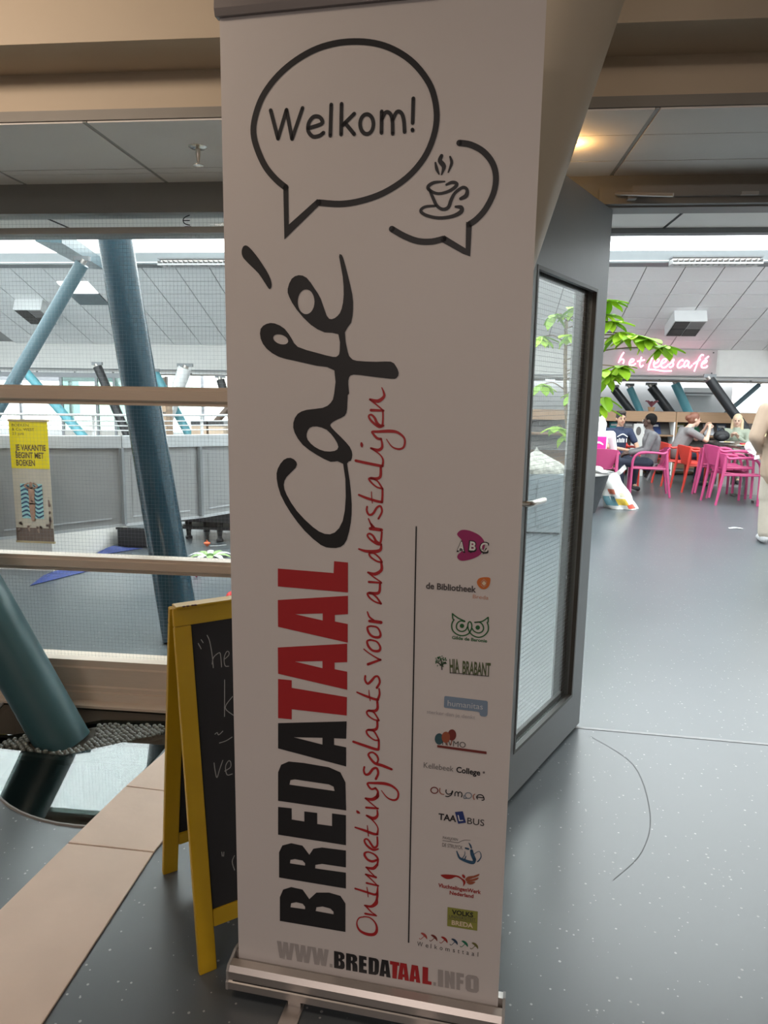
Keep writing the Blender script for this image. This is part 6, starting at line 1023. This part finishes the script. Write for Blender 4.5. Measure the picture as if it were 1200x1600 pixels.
for k in range(7):
    a = k * 0.9; MB().grid(lambda u, v: (3.60 + math.cos(a) * 0.13 * u + (v - 0.5) * 0.05 * math.sin(math.pi * u) * math.sin(a), 13.78 + math.sin(a) * 0.1 * u, 1.24 + 0.12 * math.sin(1.9 * u) + (v - 0.5) * 0.05 * math.sin(math.pi * u) * math.cos(a)), 6, 2, 0.002).build('leaf', mat('dark_red_leaf', (0.12, 0.03, 0.04), 0.5), t)
t = thing('wall_box', (5.35, 16.9, 1.3), 'white box fixed high on the pale far wall', 'box')
MB().box(5.0, 5.75, 16.55, 17.0, 1.50, 1.66).build('casing', M_WHITE, t); MB().box(5.02, 5.73, 16.54, 16.55, 1.52, 1.56).build('slot', M_EDGE, t)
# pipes under the soffit
for x0, x1, z, l in ((2.0, 8.5, 1.765, 'thin white pipe along the soffit behind the neon sign'), (-12.5, 1.8, 1.76, 'thin white pipe along the soffit behind the wired glass')):
    t = thing('ceiling_pipe', ((x0 + x1) / 2, 15.3, z), l, 'pipe')
    MB().tube([(x0, 15.3, z), (x1, 15.3, z)], 0.018, 8).build('pipe', M_ALU, t, smooth=True)
    k = x0 + 0.3
    while k < x1:
        MB().box(k, k + 0.03, 15.28, 15.32, z + 0.015, 1.80).build('clip', M_EDGE, t); k += 0.9
t = thing('paper_scrap', (3.10, 8.02, 0), 'white paper strip lying on the cafe floor', 'paper')
MB().grid(lambda u, v: (3.03 + 0.14 * u, 8.0 + 0.05 * v, 0.002 + 0.008 * math.sin(3 * u)), 6, 2, 0.001).build('strip', M_WHITE, t)

# planter with tree
tree = thing('potted_tree', (1.45, 8.9, 0), 'potted tree with large bright green leaves in a black planter beside the doorway', 'plant')
MB().lathe([(0.30, 0.0), (0.33, 0.10), (0.40, 0.35), (0.43, 0.45), (0.44, 0.49), (0.41, 0.49), (0.40, 0.44), (0.02, 0.44)], 28, (1.45, 8.95, 0)).build('planter', mat('black_stone', (0.035, 0.038, 0.042), 0.6, noise=0.4, nscale=14, bump=0.2, bscale=20), tree, smooth=True)
MB().lathe([(0.43, 0.475), (0.455, 0.48), (0.455, 0.505), (0.42, 0.508)], 28, (1.45, 8.95, 0)).build('rim', mat('rim_grey', (0.45, 0.43, 0.42), 0.5), tree, smooth=True)
MB().lathe([(0.40, 0.44), (0.36, 0.475), (0.01, 0.50)], 20, (1.45, 8.95, 0)).build('clay_pebbles', mat('clay_pebbles', (0.25, 0.11, 0.06), 0.9, noise=0.5, nscale=50, bump=0.8, bscale=40), tree)
M_BARK = mat('bark', (0.16, 0.11, 0.06), 0.8, noise=0.3, nscale=30)
M_LEAF = bpy.data.materials.new('bright_leaf'); M_LEAF.use_nodes = True
_b = M_LEAF.node_tree.nodes['Principled BSDF']; _nt = M_LEAF.node_tree
_n = _nt.nodes.new('ShaderNodeTexNoise'); _n.inputs['Scale'].default_value = 3; _oi = _nt.nodes.new('ShaderNodeObjectInfo'); _mx = _nt.nodes.new('ShaderNodeMix'); _mx.data_type = 'RGBA'
_mx.inputs['A'].default_value = (0.20, 0.40, 0.02, 1); _mx.inputs['B'].default_value = (0.50, 0.72, 0.05, 1); _nt.links.new(_oi.outputs['Random'], _mx.inputs['Factor']); _nt.links.new(_mx.outputs['Result'], _b.inputs['Base Color'])
_b.inputs['Roughness'].default_value = 0.4
_tr = _nt.nodes.new('ShaderNodeBsdfTranslucent'); _nt.links.new(_mx.outputs['Result'], _tr.inputs['Color']); _ms = _nt.nodes.new('ShaderNodeMixShader'); _ms.inputs[0].default_value = 0.45
_nt.links.new(_b.outputs[0], _ms.inputs[1]); _nt.links.new(_tr.outputs[0], _ms.inputs[2]); _nt.links.new(_ms.outputs[0], _nt.nodes['Material Output'].inputs['Surface'])
lf = MB(); lf.grid(lambda u, v: ((2 * v - 1) * 0.042 * math.sin(math.pi * min(1, 0.04 + 0.96 * u)) ** 0.75, 0.17 * u, -0.03 * u * u + 0.010 * abs(2 * v - 1)), 7, 4, 0.0015)
lme = lf.mesh('leaf', smooth=True); lme.materials.append(M_LEAF)
leaf_n = 0
def whorl(c, n, size, aim, seed):
    """a fan of leaves round the shoot tip c"""
    rr = random.Random(seed)
    for k in range(n):
        az = 2 * math.pi * k / n + rr.uniform(-0.25, 0.25); el = rr.uniform(-0.75, 0.15)
        o = bpy.data.objects.new('leaf', lme); COL.objects.link(o); o.parent = tree
        d = Vector((math.cos(az) * math.cos(el), math.sin(az) * math.cos(el), math.sin(el))) + Vector(aim) * 0.6
        q = d.normalized().to_track_quat('Y', 'Z'); o.rotation_mode = 'QUATERNION'; o.rotation_quaternion = q
        o.location = Vector(c) - Vector((1.45, 8.9, 0)); s = size * rr.uniform(0.75, 1.25); o.scale = (s, s, s)
trunk = [(1.40, 8.95, 0.45), (1.36, 8.92, 0.9), (1.30, 8.9, 1.4), (1.27, 8.88, 1.85), (1.25, 8.85, 2.3)]
MB().tube(cat_rom(trunk, 4), 0.022, 8).build('trunk', M_BARK, tree, smooth=True)
tips = [((1.66, 8.5, 2.48), 8), ((1.72, 8.55, 2.26), 9), ((1.66, 8.6, 2.34), 7), ((1.95, 8.45, 2.10), 10), ((2.10, 8.4, 2.06), 9), ((2.26, 8.4, 1.98), 9), ((1.82, 8.55, 2.14), 8), ((1.68, 8.6, 1.72), 7), ((1.84, 8.5, 1.76), 9), ((1.70, 8.55, 1.66), 7), ((1.70, 8.6, 1.40), 4), ((1.66, 8.6, 1.30), 4),
        ((1.1, 8.7, 2.35), 9), ((1.3, 8.6, 2.42), 9), ((0.95, 8.7, 2.1), 8), ((1.25, 8.5, 2.1), 8), ((1.0, 8.8, 1.55), 7), ((1.35, 8.5, 1.45), 7), ((1.15, 8.5, 1.05), 6), ((1.28, 8.6, 0.95), 5)]
for k, (c, n) in enumerate(tips):
    r0 = Vector(trunk[min(4, max(1, int(c[2] / 0.5)))]) ; r0.z = min(r0.z, c[2] - 0.05)
    mid = (r0 + Vector(c)) / 2 + Vector((0, 0, 0.05))
    MB().tube(cat_rom([tuple(r0), tuple(mid), c], 4), 0.007, 6).build('branch', M_BARK, tree, smooth=True)
    whorl(c, n, 1.35 if c[0] > 1.5 else 1.2, (0.3, -0.3, -0.1), k)
# bag and blanket by the planter
t = thing('plastic_bag', (2.05, 9.2, 0), 'full white carrier bag with coloured print leaning between planter and pink chair', 'bag')
def bagf(u, v, out=0.0):
    a = 2 * math.pi * u; lean = 0.16 * (1 - v) * (1 - v)
    r = (0.17 - 0.10 * v + 0.03 * math.sin(3.2 * v)) * (1 + 0.10 * math.sin(5 * a + 7 * v) + 0.06 * math.sin(9 * a - 5 * v)) + out
    return (1.98 + lean + 1.15 * r * math.cos(a), 9.24 + 0.75 * r * math.sin(a), 0.004 + 0.46 * v)
MB().grid(bagf, 40, 14).build('bag_body', mat('bag_film', (0.66, 0.65, 0.63), 0.35, noise=0.15, nscale=20), t, smooth=True)
for u0, u1, v0, v1, c in ((0.66, 0.74, 0.42, 0.56, (0.55, 0.16, 0.10)), (0.72, 0.82, 0.12, 0.30, (0.62, 0.42, 0.05)), (0.80, 0.92, 0.03, 0.14, (0.62, 0.07, 0.04)), (0.60, 0.72, 0.10, 0.36, (0.10, 0.22, 0.26)), (0.78, 0.84, 0.34, 0.46, (0.45, 0.42, 0.30))):
    MB().grid(lambda a, b: bagf(u0 + (u1 - u0) * a, v0 + (v1 - v0) * b, 0.002), 8, 6).build('printed_patch', mat('patch%d' % int(1000 * u0), c, 0.4, noise=0.3, nscale=30), t, smooth=True)
MB().grid(lambda u, v: (2.0 + 0.13 * v + 0.03 * u, 9.2 + 0.01 * math.sin(9 * v), 0.44 + 0.13 * v - 0.05 * u), 3, 6, 0.004).build('handle', mat('bag_film', (0.66, 0.65, 0.63), 0.35), t)
t = thing('white_cloth', (1.72, 8.6, 0.5), 'white crumpled tissue lying on the planter rim', 'cloth')
MB().grid(lambda u, v: (1.55 + 0.32 * u, 8.60 + 0.12 * v, 0.515 + 0.05 * abs(math.sin(5 * u + 2 * v)) * (1 - 0.5 * u)), 12, 5, 0.004).build('tissue', M_WHITE, t, smooth=True)
MB().ball((1.70, 8.72, 0.55), 0.05, 10, 7, (1.4, 1, 0.8)).build('wad', M_WHITE, t, smooth=True)
t = thing('patterned_blanket', (0.8, 7.5, 0), 'floral blanket heaped on a grey cabinet behind the door glass', 'blanket')
def heapf(u, v):
    a_ = 2 * math.pi * u; h = math.sin(0.5 * math.pi * v); r = (1 - h ** 3) * (1 + 0.10 * math.sin(3 * a_ + 2) + 0.06 * math.sin(7 * a_ + 9 * v)) + 0.02
    return (0.83 + 0.27 * r * math.cos(a_), 7.5 + 0.19 * r * math.sin(a_), 0.622 + 0.26 * v * (1 + 0.12 * math.sin(2 * a_ + 1) * (1 - v)))
MB().grid(heapf, 36, 12).build('heap', mat('floral_cloth', (0.36, 0.35, 0.31), 0.8, noise=0.9, nscale=24, bump=0.4, bscale=14), t, smooth=True)
MB().grid(lambda u, v: (0.60 + 0.10 * u, 7.27 - 0.02 * v, 0.80 - 0.5 * v), 3, 6, 0.02).build('hanging_end', M_WHITE, t)
t = thing('grey_cabinet', (0.85, 7.5, 0), 'grey low cabinet behind the door glass', 'cabinet')
MB().box(0.56, 1.10, 7.30, 7.70, 0.02, 0.62).build('body', mat('cabinet_grey', (0.24, 0.27, 0.29), 0.5), t); MB().box(0.60, 0.825, 7.29, 7.30, 0.08, 0.56).build('door', mat('cabinet_door', (0.2, 0.23, 0.25), 0.5), t); MB().box(0.835, 1.06, 7.29, 7.30, 0.08, 0.56).build('door', mat('cabinet_door', (0.2, 0.23, 0.25), 0.5), t)
MB().box(0.58, 1.08, 7.32, 7.68, 0, 0.02).build('plinth', M_BLACKSTEEL, t)

# glazed room far behind the railing
t = thing('glazed_partition', (-7.4, 14.6, 0), 'greenish glazed partition with grey posts left of the glossy blue column, behind the railing', 'partition')
for x in (-8.55, -7.75, -7.35, -6.95): MB().box(x, x + 0.05, 14.58, 14.64, 0, 1.72).build('post', mat('window_grey', (0.30, 0.31, 0.33), 0.5), t)
for a, b in ((-8.5, -7.75), (-7.7, -7.35), (-7.3, -6.95)): MB().box(a, b, 14.605, 14.613, 0.05, 1.66).build('pane', glass('green_glass', (0.62, 0.74, 0.70), 1.5), t)
MB().box(-10.5, -6.9, 14.57, 14.65, 1.66, 1.76).build('head_rail', mat('window_grey', (0.30, 0.31, 0.33), 0.5), t)
MB().box(-8.55, -6.9, 14.6, 14.62, 0.0, 0.55).build('lower_panel', mat('pale_panel', (0.6, 0.58, 0.55), 0.7), t)
t = thing('brown_screen', (-6.4, 14.4, 0), 'brown framed screen just left of the glossy blue column, behind the railing', 'screen')
MB().box(-6.72, -6.10, 14.38, 14.42, 0, 1.68).build('panel', mat('taupe', (0.30, 0.25, 0.21), 0.7), t); MB().box(-6.76, -6.72, 14.36, 14.44, 0, 1.70).build('post', mat('brown_steel', (0.13, 0.09, 0.07), 0.5), t); MB().box(-6.10, -6.06, 14.36, 14.44, 0, 1.70).build('post', mat('brown_steel', (0.13, 0.09, 0.07), 0.5), t)

# ---------------------------------------------------------------- people
def blob_mesh(name, parts, voxel, M, smooth_it=3):
    """one continuous surface grown round tapered limbs (a, b, ra, rb) and ellipsoids (centre, (rx, ry, rz))"""
    mb = MB()
    for p in parts:
        if len(p) == 2:
            mb.ball(p[0], 1.0, 14, 10, p[1])
        else:
            a, b, ra, rb = p; mb.ball(a, ra, 10, 7); mb.ball(b, rb, 10, 7)
            if (Vector(b) - Vector(a)).length > 1e-4: mb.tube([a, b], [ra, rb], 10)
    me = mb.mesh('tmp'); o = bpy.data.objects.new('tmp', me); COL.objects.link(o)
    md = o.modifiers.new('r', 'REMESH'); md.mode = 'VOXEL'; md.voxel_size = voxel
    dg = bpy.context.evaluated_depsgraph_get(); out = bpy.data.meshes.new_from_object(o.evaluated_get(dg))
    bpy.data.objects.remove(o); bpy.data.meshes.remove(me)
    bm = bmesh.new(); bm.from_mesh(out)
    for _ in range(smooth_it): bmesh.ops.smooth_vert(bm, verts=bm.verts, factor=0.5, use_axis_x=True, use_axis_y=True, use_axis_z=True)
    for f in bm.faces: f.smooth = True
    bm.to_mesh(out); bm.free(); out.name = name; out.transform(M); out.materials.clear()
    return out
def hand_parts(w, d, s):
    """palm and five curled fingers from wrist w pointing along d; s = side of the thumb"""
    d = Vector(d).normalized(); side = d.cross(Vector((0, 0, 1)))
    side = (side.normalized() if side.length > 0.1 else Vector((1, 0, 0))) * s; dn_ = side.cross(d).normalized()
    if dn_.z > 0: dn_ = -dn_
    w = Vector(w); out = [(tuple(w), tuple(w + d * 0.08), 0.024, 0.030)]
    for k, L in enumerate((0.062, 0.072, 0.066, 0.052)):
        r0 = w + d * 0.085 + side * (0.028 - 0.019 * k); m = r0 + d * L * 0.55 + dn_ * L * 0.25; e = m + d * L * 0.25 + dn_ * L * 0.45
        out += [(tuple(r0), tuple(m), 0.0095, 0.009), (tuple(m), tuple(e), 0.009, 0.008)]
    b = w + d * 0.03 + side * 0.022; m = b + side * 0.035 + d * 0.03; e = m + d * 0.035 + dn_ * 0.012
    return out + [(tuple(b), tuple(m), 0.012, 0.011), (tuple(m), tuple(e), 0.011, 0.009)]
def person(loc, rot, S, label, J, skin, shirt, trousers, hair, shoes, sleeve=0.55, long_sleeve=False, jacket=False, hair_style='short', skirt=False, tilt=(0, 0, 0), coat=False):
    t = thing('person', loc, label, 'person'); M = Matrix.Rotation(rot, 4, 'Z') @ Matrix.Scale(S, 4)
    M_sk = mat('skin_' + skin[0], skin[1], 0.5, noise=0.06); V = lambda k: Vector(J[k])
    hd = V('head'); nb = V('neck'); ch = V('chest'); wa = V('waist'); pe = V('pelvis')
    HM = Matrix.Translation(hd) @ Matrix.Rotation(tilt[2], 4, 'Z') @ Matrix.Rotation(tilt[0], 4, 'X') @ Matrix.Rotation(tilt[1], 4, 'Y')
    H = lambda x, y, z: tuple(HM @ Vector((x, y, z)))
    body = [(H(0, 0.012, 0.025), (0.078, 0.095, 0.095)), (H(0, -0.02, -0.035), (0.062, 0.072, 0.075)), (H(0, -0.055, -0.085), H(0, -0.03, -0.08), 0.028, 0.035),
            (H(0, -0.088, 0.015), H(0, -0.105, -0.018), 0.010, 0.015), (H(-0.08, 0.01, -0.005), (0.012, 0.02, 0.032)), (H(0.08, 0.01, -0.005), (0.012, 0.02, 0.032)),
            (H(0, 0.01, -0.06), tuple(nb), 0.052, 0.058), (tuple(nb), tuple(ch), 0.06, 0.13), (tuple(ch), tuple(wa), 0.135, 0.115), (tuple(wa), tuple(pe), 0.115, 0.135)]
    top = [(tuple(nb + Vector((0, 0, -0.035))), tuple(ch), 0.072, 0.148), (tuple(ch), tuple(wa), 0.150, 0.130), (tuple(wa), tuple(pe), 0.130, 0.148)]
    if coat: top += [(tuple(nb + Vector((0, 0, -0.02))), tuple(ch), 0.09, 0.175), (tuple(ch), tuple(wa), 0.18, 0.19), (tuple(wa), tuple(pe), 0.19, 0.205), (tuple(pe), tuple(pe + Vector((0, 0, -0.17))), 0.205, 0.215)]
    legs = [(tuple(pe), tuple(pe + Vector((0, 0, -0.02))), 0.146, 0.14)]
    shoe = {}
    for s, n in ((-1, 'l'), (1, 'r')):
        sh, el, wr, hp, kn, an, to = (V(k + n) for k in ('sh', 'el', 'wr', 'hip', 'kn', 'an', 'to'))
        body += [(tuple(ch + (sh - ch) * 0.3 + Vector((0, 0, 0.04))), tuple(sh), 0.075, 0.056), (tuple(sh), tuple(el), 0.050, 0.040), (tuple(el), tuple(wr), 0.040, 0.026),
                 (tuple(hp), tuple(kn), 0.085, 0.058), (tuple(kn), tuple(kn + (an - kn) * 0.35), 0.058, 0.055), (tuple(kn + (an - kn) * 0.35), tuple(an), 0.055, 0.036), (tuple(an), tuple(to), 0.035, 0.03)]
        body += hand_parts(wr, (wr - el) if ('hd' + n) not in J else V('hd' + n), -s)
        top += [(tuple(ch + (sh - ch) * 0.3 + Vector((0, 0, 0.04))), tuple(sh), 0.09, 0.072)]
        e1 = sh + (el - sh) * (1 if long_sleeve else sleeve * 1.2)
        w_ = 1.35 if coat else 1.0; top += [(tuple(sh), tuple(e1), 0.070 * w_, (0.062 if not long_sleeve else 0.054) * w_)]
        if long_sleeve: top += [(tuple(el), tuple(el + (wr - el) * 0.92), 0.054 * w_, 0.040 * w_)]
        legs += [(tuple(hp), tuple(kn), 0.100, 0.072 + 0.02 * coat), (tuple(kn), tuple(an + Vector((0, 0, 0.03))), 0.070 + 0.012 * coat, 0.050 + 0.018 * coat)]
        shoe[n] = [(tuple(an + Vector((0, 0.02, -0.03))), tuple(to), 0.046, 0.040), (tuple(an), tuple(an + Vector((0, 0.0, -0.03))), 0.044, 0.046)]
    def put(nm, parts, vx, m, par, it=3):
        o = bpy.data.objects.new(nm, blob_mesh(nm, parts, vx, M, it)); COL.objects.link(o); o.parent = par; o.data.materials.append(m); WORLD[o.name] = Vector(loc); return o
    bd = put('body', body, 0.0095, M_sk, t, 2)
    put('jacket' if (jacket or coat) else 'shirt', top, 0.012, shirt, t); put('trousers', legs, 0.012, trousers, t)
    for n in 'lr': put('shoe', shoe[n], 0.011, shoes, t)
    hs_ = [(H(0, 0.022, 0.038), (0.087, 0.098, 0.098)), (H(0, 0.05, -0.02), (0.078, 0.065, 0.07))]
    if hair_style == 'crop': hs_ = [(H(0, 0.022, 0.036), (0.083, 0.098, 0.094)), (H(0, 0.052, -0.01), (0.074, 0.055, 0.06))]
    if hair_style == 'bun': hs_ += [(H(0, 0.125, 0.02), (0.055, 0.05, 0.055))]
    if hair_style == 'long': hs_ += [(H(s * 0.075, 0.03, 0.0), H(s * 0.085, 0.02, -0.17), 0.035, 0.035) for s in (-1, 1)] + [(H(0, 0.075, 0.0), H(0, 0.08, -0.18), 0.06, 0.06)]
    if hair_style == 'tousled': hs_ += [(H(x, y, 0.11), (0.035, 0.04, 0.03)) for x, y in ((-0.04, -0.03), (0.03, -0.045), (0.0, 0.03), (0.055, 0.02), (-0.06, 0.03))]
    if hair_style != 'hood': 
        # keep the forehead and face free
        hs_ = [(p[0], p[1]) if len(p) == 2 else p for p in hs_]
        put('hair', hs_, 0.011, hair, t, 2)
    else:
        put('hood', [(H(0, 0.025, 0.03), (0.105, 0.11, 0.115)), (H(0, 0.05, -0.07), (0.10, 0.09, 0.09)), (H(0, 0.03, -0.12), tuple(nb), 0.10, 0.11)], 0.012, shirt, t)
    for s in (-1, 1):
        mb = MB(); mb.ball(H(s * 0.030, -0.085, 0.008), 0.009, 8, 6); o = mb.mesh('eye', True); o.transform(M); o.materials.append(mat('eye_dark', (0.02, 0.015, 0.012), 0.2)); e = bpy.data.objects.new('eye', o); COL.objects.link(e); e.parent = t
        mb = MB(); mb.tube([H(s * 0.045, -0.080, 0.026), H(s * 0.030, -0.089, 0.030), H(s * 0.014, -0.090, 0.026)], 0.0045, 6); o = mb.mesh('eyebrow', True); o.transform(M); o.materials.append(hair); e = bpy.data.objects.new('eyebrow', o); COL.objects.link(e); e.parent = t
    mb = MB(); mb.tube([H(-0.022, -0.085, -0.052), H(0, -0.092, -0.053), H(0.022, -0.085, -0.052)], [0.003, 0.0055, 0.003], 6); o = mb.mesh('mouth', True); o.transform(M); o.materials.append(mat('lip', (0.3, 0.08, 0.07), 0.5)); e = bpy.data.objects.new('mouth', o); COL.objects.link(e); e.parent = t
    return t, M, H
def seated(**kw):
    J = dict(pelvis=(0, 0.0, 0.54), waist=(0, 0.03, 0.70), chest=(0, 0.03, 0.89), neck=(0, 0.0, 1.07), head=(0, -0.02, 1.20))
    for s, n in ((-1, 'l'), (1, 'r')):
        J.update({'sh' + n: (s * 0.19, 0.03, 0.98), 'el' + n: (s * 0.25, -0.05, 0.72), 'wr' + n: (s * 0.16, -0.27, 0.66), 'hip' + n: (s * 0.09, -0.02, 0.53), 'kn' + n: (s * 0.13, -0.44, 0.53), 'an' + n: (s * 0.13, -0.40, 0.09), 'to' + n: (s * 0.14, -0.56, 0.045)})
    J.update(kw); return J
SK_L = ('light', (0.62, 0.40, 0.30)); SK_D = ('dark', (0.06, 0.030, 0.020)); SK_M = ('mid', (0.48, 0.28, 0.19))
M_HAIRDK = mat('dark_hair', (0.018, 0.012, 0.010), 0.5, noise=0.4, nscale=60); M_HAIRBLK = mat('black_hair', (0.008, 0.007, 0.007), 0.9, spec=0.1, noise=0.4, nscale=80)
M_HAIRRED = mat('auburn_hair', (0.17, 0.062, 0.035), 0.5, noise=0.3, nscale=60); M_HAIRBL = mat('blonde_hair', (0.66, 0.50, 0.32), 0.5, noise=0.3, nscale=60)
M_JEANS = mat('dark_jeans', (0.018, 0.025, 0.045), 0.8, noise=0.2, nscale=40); M_SHOE = mat('dark_shoe', (0.03, 0.03, 0.035), 0.5); M_SHOEW = mat('grey_white_shoe', (0.45, 0.45, 0.46), 0.5, noise=0.6, nscale=20)
M_NAVYT = mat('navy_cotton', (0.018, 0.028, 0.065), 0.8, noise=0.15, nscale=30); M_GREYJ = mat('grey_jacket_cloth', (0.12, 0.115, 0.12), 0.7, noise=0.5, nscale=14, bump=0.3, bscale=25)
M_GREYT = mat('grey_cotton', (0.20, 0.19, 0.19), 0.85, noise=0.15, nscale=40); M_WHITEH = mat('white_hoodie_cloth', (0.85, 0.83, 0.83), 0.8, noise=0.05, nscale=20, bump=0.2)
M_SAGE = mat('sage_dress_cloth', (0.30, 0.33, 0.26), 0.8, noise=0.15, nscale=30); M_SAND = mat('sand_coat_cloth', (0.36, 0.26, 0.19), 0.75, noise=0.08, nscale=12, bump=0.2, bscale=18); M_CREAM = mat('cream_trousers_cloth', (0.42, 0.37, 0.31), 0.8, noise=0.1, nscale=12, bump=0.2)
S_ = 0.90
# white hoodie, back to the camera
pt, PM, PH = person((2.02, 10.42, 0), R(172), S_, 'person in a white hooded top with a pink print, back turned', seated(head=(0.02, -0.07, 1.20), neck=(0, -0.03, 1.07)), SK_L, M_WHITEH, M_JEANS, M_HAIRBL, M_SHOE, long_sleeve=True, hair_style='hood', tilt=(0.15, 0, R(40)))
mb = MB(); mb.grid(lambda u, v: (-0.11 + 0.22 * u, 0.185 - 0.02 * (2 * u - 1) ** 2 - 0.015 * abs(v - 0.6), 0.62 + 0.34 * v), 6, 6, 0.004)
me = mb.mesh('back_print', True); me.transform(PM); o = bpy.data.objects.new('back_print', me); COL.objects.link(o); me.materials.append(mat('print_pink', (0.62, 0.02, 0.30), 0.6)); o.parent = pt; tag(o, 'bright pink printed square on the back')
mb = MB(); ribbon(mb, cat_rom([(-0.06, 0.84, 0.02), (0.0, 0.87, 0.03), (0.06, 0.84, 0.02), (0.065, 0.76, 0.02), (0.0, 0.71, 0.03), (-0.05, 0.74, 0.02)], 4), lambda a, b: (a, 0.196, b)); ribbon(mb, [(-0.05, 0.68, 0.015), (0.05, 0.67, 0.015)], lambda a, b: (a, 0.192, b))
me = bpy.data.meshes.new('print_motif'); me.from_pydata(mb.v, [], mb.f); me.transform(PM); me.materials.append(M_WHITE); o2 = bpy.data.objects.new('print_motif', me); COL.objects.link(o2); o2.parent = o
# navy T-shirt
pt, PM, PH = person((2.55, 11.5, 0), R(12), S_, 'young man in a navy T-shirt with white print facing the camera', seated(elr=(0.30, -0.06, 0.74), wrr=(0.20, -0.34, 0.68), ell=(-0.24, -0.10, 0.72), wrl=(0.02, -0.36, 0.68)), SK_M, M_NAVYT, M_JEANS, M_HAIRDK, M_SHOE, hair_style='tousled', tilt=(0.05, 0, R(-6)))
mb = MB(); ribbon(mb, cat_rom([(-0.09, 0.90, 0.016), (0, 0.945, 0.02), (0.09, 0.90, 0.016)], 5), lambda a, b: (a, -0.128 + 0.6 * a * a, b)); [ribbon(mb, [(x_, 0.80, 0.017), (x_, z_, 0.017)], lambda a, b: (a, -0.127 + 0.6 * a * a, b), caps=False) for x_, z_ in ((-0.085, 0.855), (-0.055, 0.875), (-0.026, 0.865), (0.002, 0.875), (0.03, 0.865), (0.075, 0.87))]
me = bpy.data.meshes.new('shirt_print'); me.from_pydata(mb.v, [], mb.f); me.transform(PM); me.materials.append(M_WHITE); o = bpy.data.objects.new('shirt_print', me); COL.objects.link(o); o.parent = pt
# grey jacket, turned to the left
pt, PM, PH = person((2.80, 10.68, 0), R(-100), S_, 'man in a grey jacket and dark jeans sitting sideways on a pink armchair', seated(neck=(0, -0.02, 1.07), elr=(0.24, -0.06, 0.74), wrr=(0.14, -0.30, 0.68), ell=(-0.26, -0.04, 0.74), wrl=(-0.14, -0.30, 0.68)), SK_D, M_GREYJ, M_JEANS, M_HAIRBLK, M_SHOEW, long_sleeve=True, jacket=True, hair_style='crop', tilt=(0.05, 0, R(-20)))
mb = MB(); mb.grid(lambda u, v: (-0.22 + 0.44 * u, 0.10 + 0.06 * math.sin(math.pi * u) - 0.10 * v, 0.52 - 0.26 * v), 8, 6, 0.03); me = mb.mesh('jacket_tail', True); me.transform(PM); me.materials.append(M_GREYJ); o = bpy.data.objects.new('jacket_tail', me); COL.objects.link(o); o.parent = pt
for s in (-1, 1):
    mb = MB(); mb.tube([PH(s * 0.03 + 0.018 * math.cos(k * 0.628), -0.100, 0.008 + 0.018 * math.sin(k * 0.628)) for k in range(11)], 0.0025, 5); me = mb.mesh('spectacle_ring'); me.transform(PM); me.materials.append(M_ALU); o = bpy.data.objects.new('spectacle_ring', me); COL.objects.link(o); o.parent = pt
# woman eating, in profile to the right
person((3.62, 12.0, 0), R(95), 0.92, 'woman in a grey T-shirt with auburn hair eating at the table', seated(waist=(0, 0.0, 0.70), chest=(0, -0.10, 0.89), neck=(0, -0.17, 1.05), head=(0, -0.24, 1.17), shl=(-0.18, -0.10, 0.97), shr=(0.18, -0.10, 0.97), elr=(0.20, -0.38, 0.82), wrr=(0.05, -0.46, 1.02), ell=(-0.22, -0.38, 0.82), wrl=(-0.07, -0.48, 1.00), hdl=(0.25, -0.1, 0.6), hdr=(-0.25, -0.1, 0.6)), SK_L, M_GREYT, M_JEANS, M_HAIRRED, M_SHOE, hair_style='bun', tilt=(0.12, 0, 0))
# blonde woman
person((4.78, 12.75, 0), R(-25), 0.88, 'woman with long blonde hair in a sage green top at the back table', seated(elr=(0.24, -0.06, 0.74), wrr=(0.06, -0.24, 0.88), ell=(-0.24, -0.06, 0.74), wrl=(-0.06, -0.24, 0.90), hdl=(0.3, -0.3, 0.5), hdr=(-0.3, -0.3, 0.5)), SK_L, M_SAGE, M_SAGE, M_HAIRBL, M_SHOE, long_sleeve=True, hair_style='long', tilt=(0.1, 0, 0))
t = thing('stool', (4.78, 12.75, 0), 'grey stool under the blonde woman', 'stool')
MB().lathe([(0.17, 0.37), (0.18, 0.39), (0.17, 0.41), (0.02, 0.41)], 20, (4.78, 12.75, 0)).build('seat', M_TLEG, t, smooth=True)
for a in range(4): MB().tube([(4.78 + 0.12 * math.cos(a * 1.571 + 0.7), 12.75 + 0.12 * math.sin(a * 1.571 + 0.7), 0.38), (4.78 + 0.18 * math.cos(a * 1.571 + 0.7), 12.75 + 0.18 * math.sin(a * 1.571 + 0.7), 0.0)], 0.012, 8).build('leg', M_TLEG, t, smooth=True)
# standing person at the right edge
J = dict(pelvis=(0, 0, 0.95), waist=(0, 0, 1.10), chest=(0, 0, 1.30), neck=(0, 0, 1.48), head=(0, -0.02, 1.62))
for s, n in ((-1, 'l'), (1, 'r')):
    J.update({'sh' + n: (s * 0.20, 0, 1.40), 'el' + n: (s * 0.29, 0.08, 1.13), 'wr' + n: (s * 0.20, -0.14, 0.98), 'hip' + n: (s * 0.10, 0, 0.92), 'kn' + n: (s * 0.11, -0.01, 0.50), 'an' + n: (s * 0.11, 0.02, 0.085), 'to' + n: (s * 0.13, -0.14, 0.04)})
person((3.17, 7.22, 0), R(165), 0.93, 'standing person in a sand coloured coat and cream trousers cut by the right edge', J, SK_L, M_SAND, M_CREAM, M_HAIRDK, M_SHOEW, long_sleeve=True, coat=True, hair_style='short')
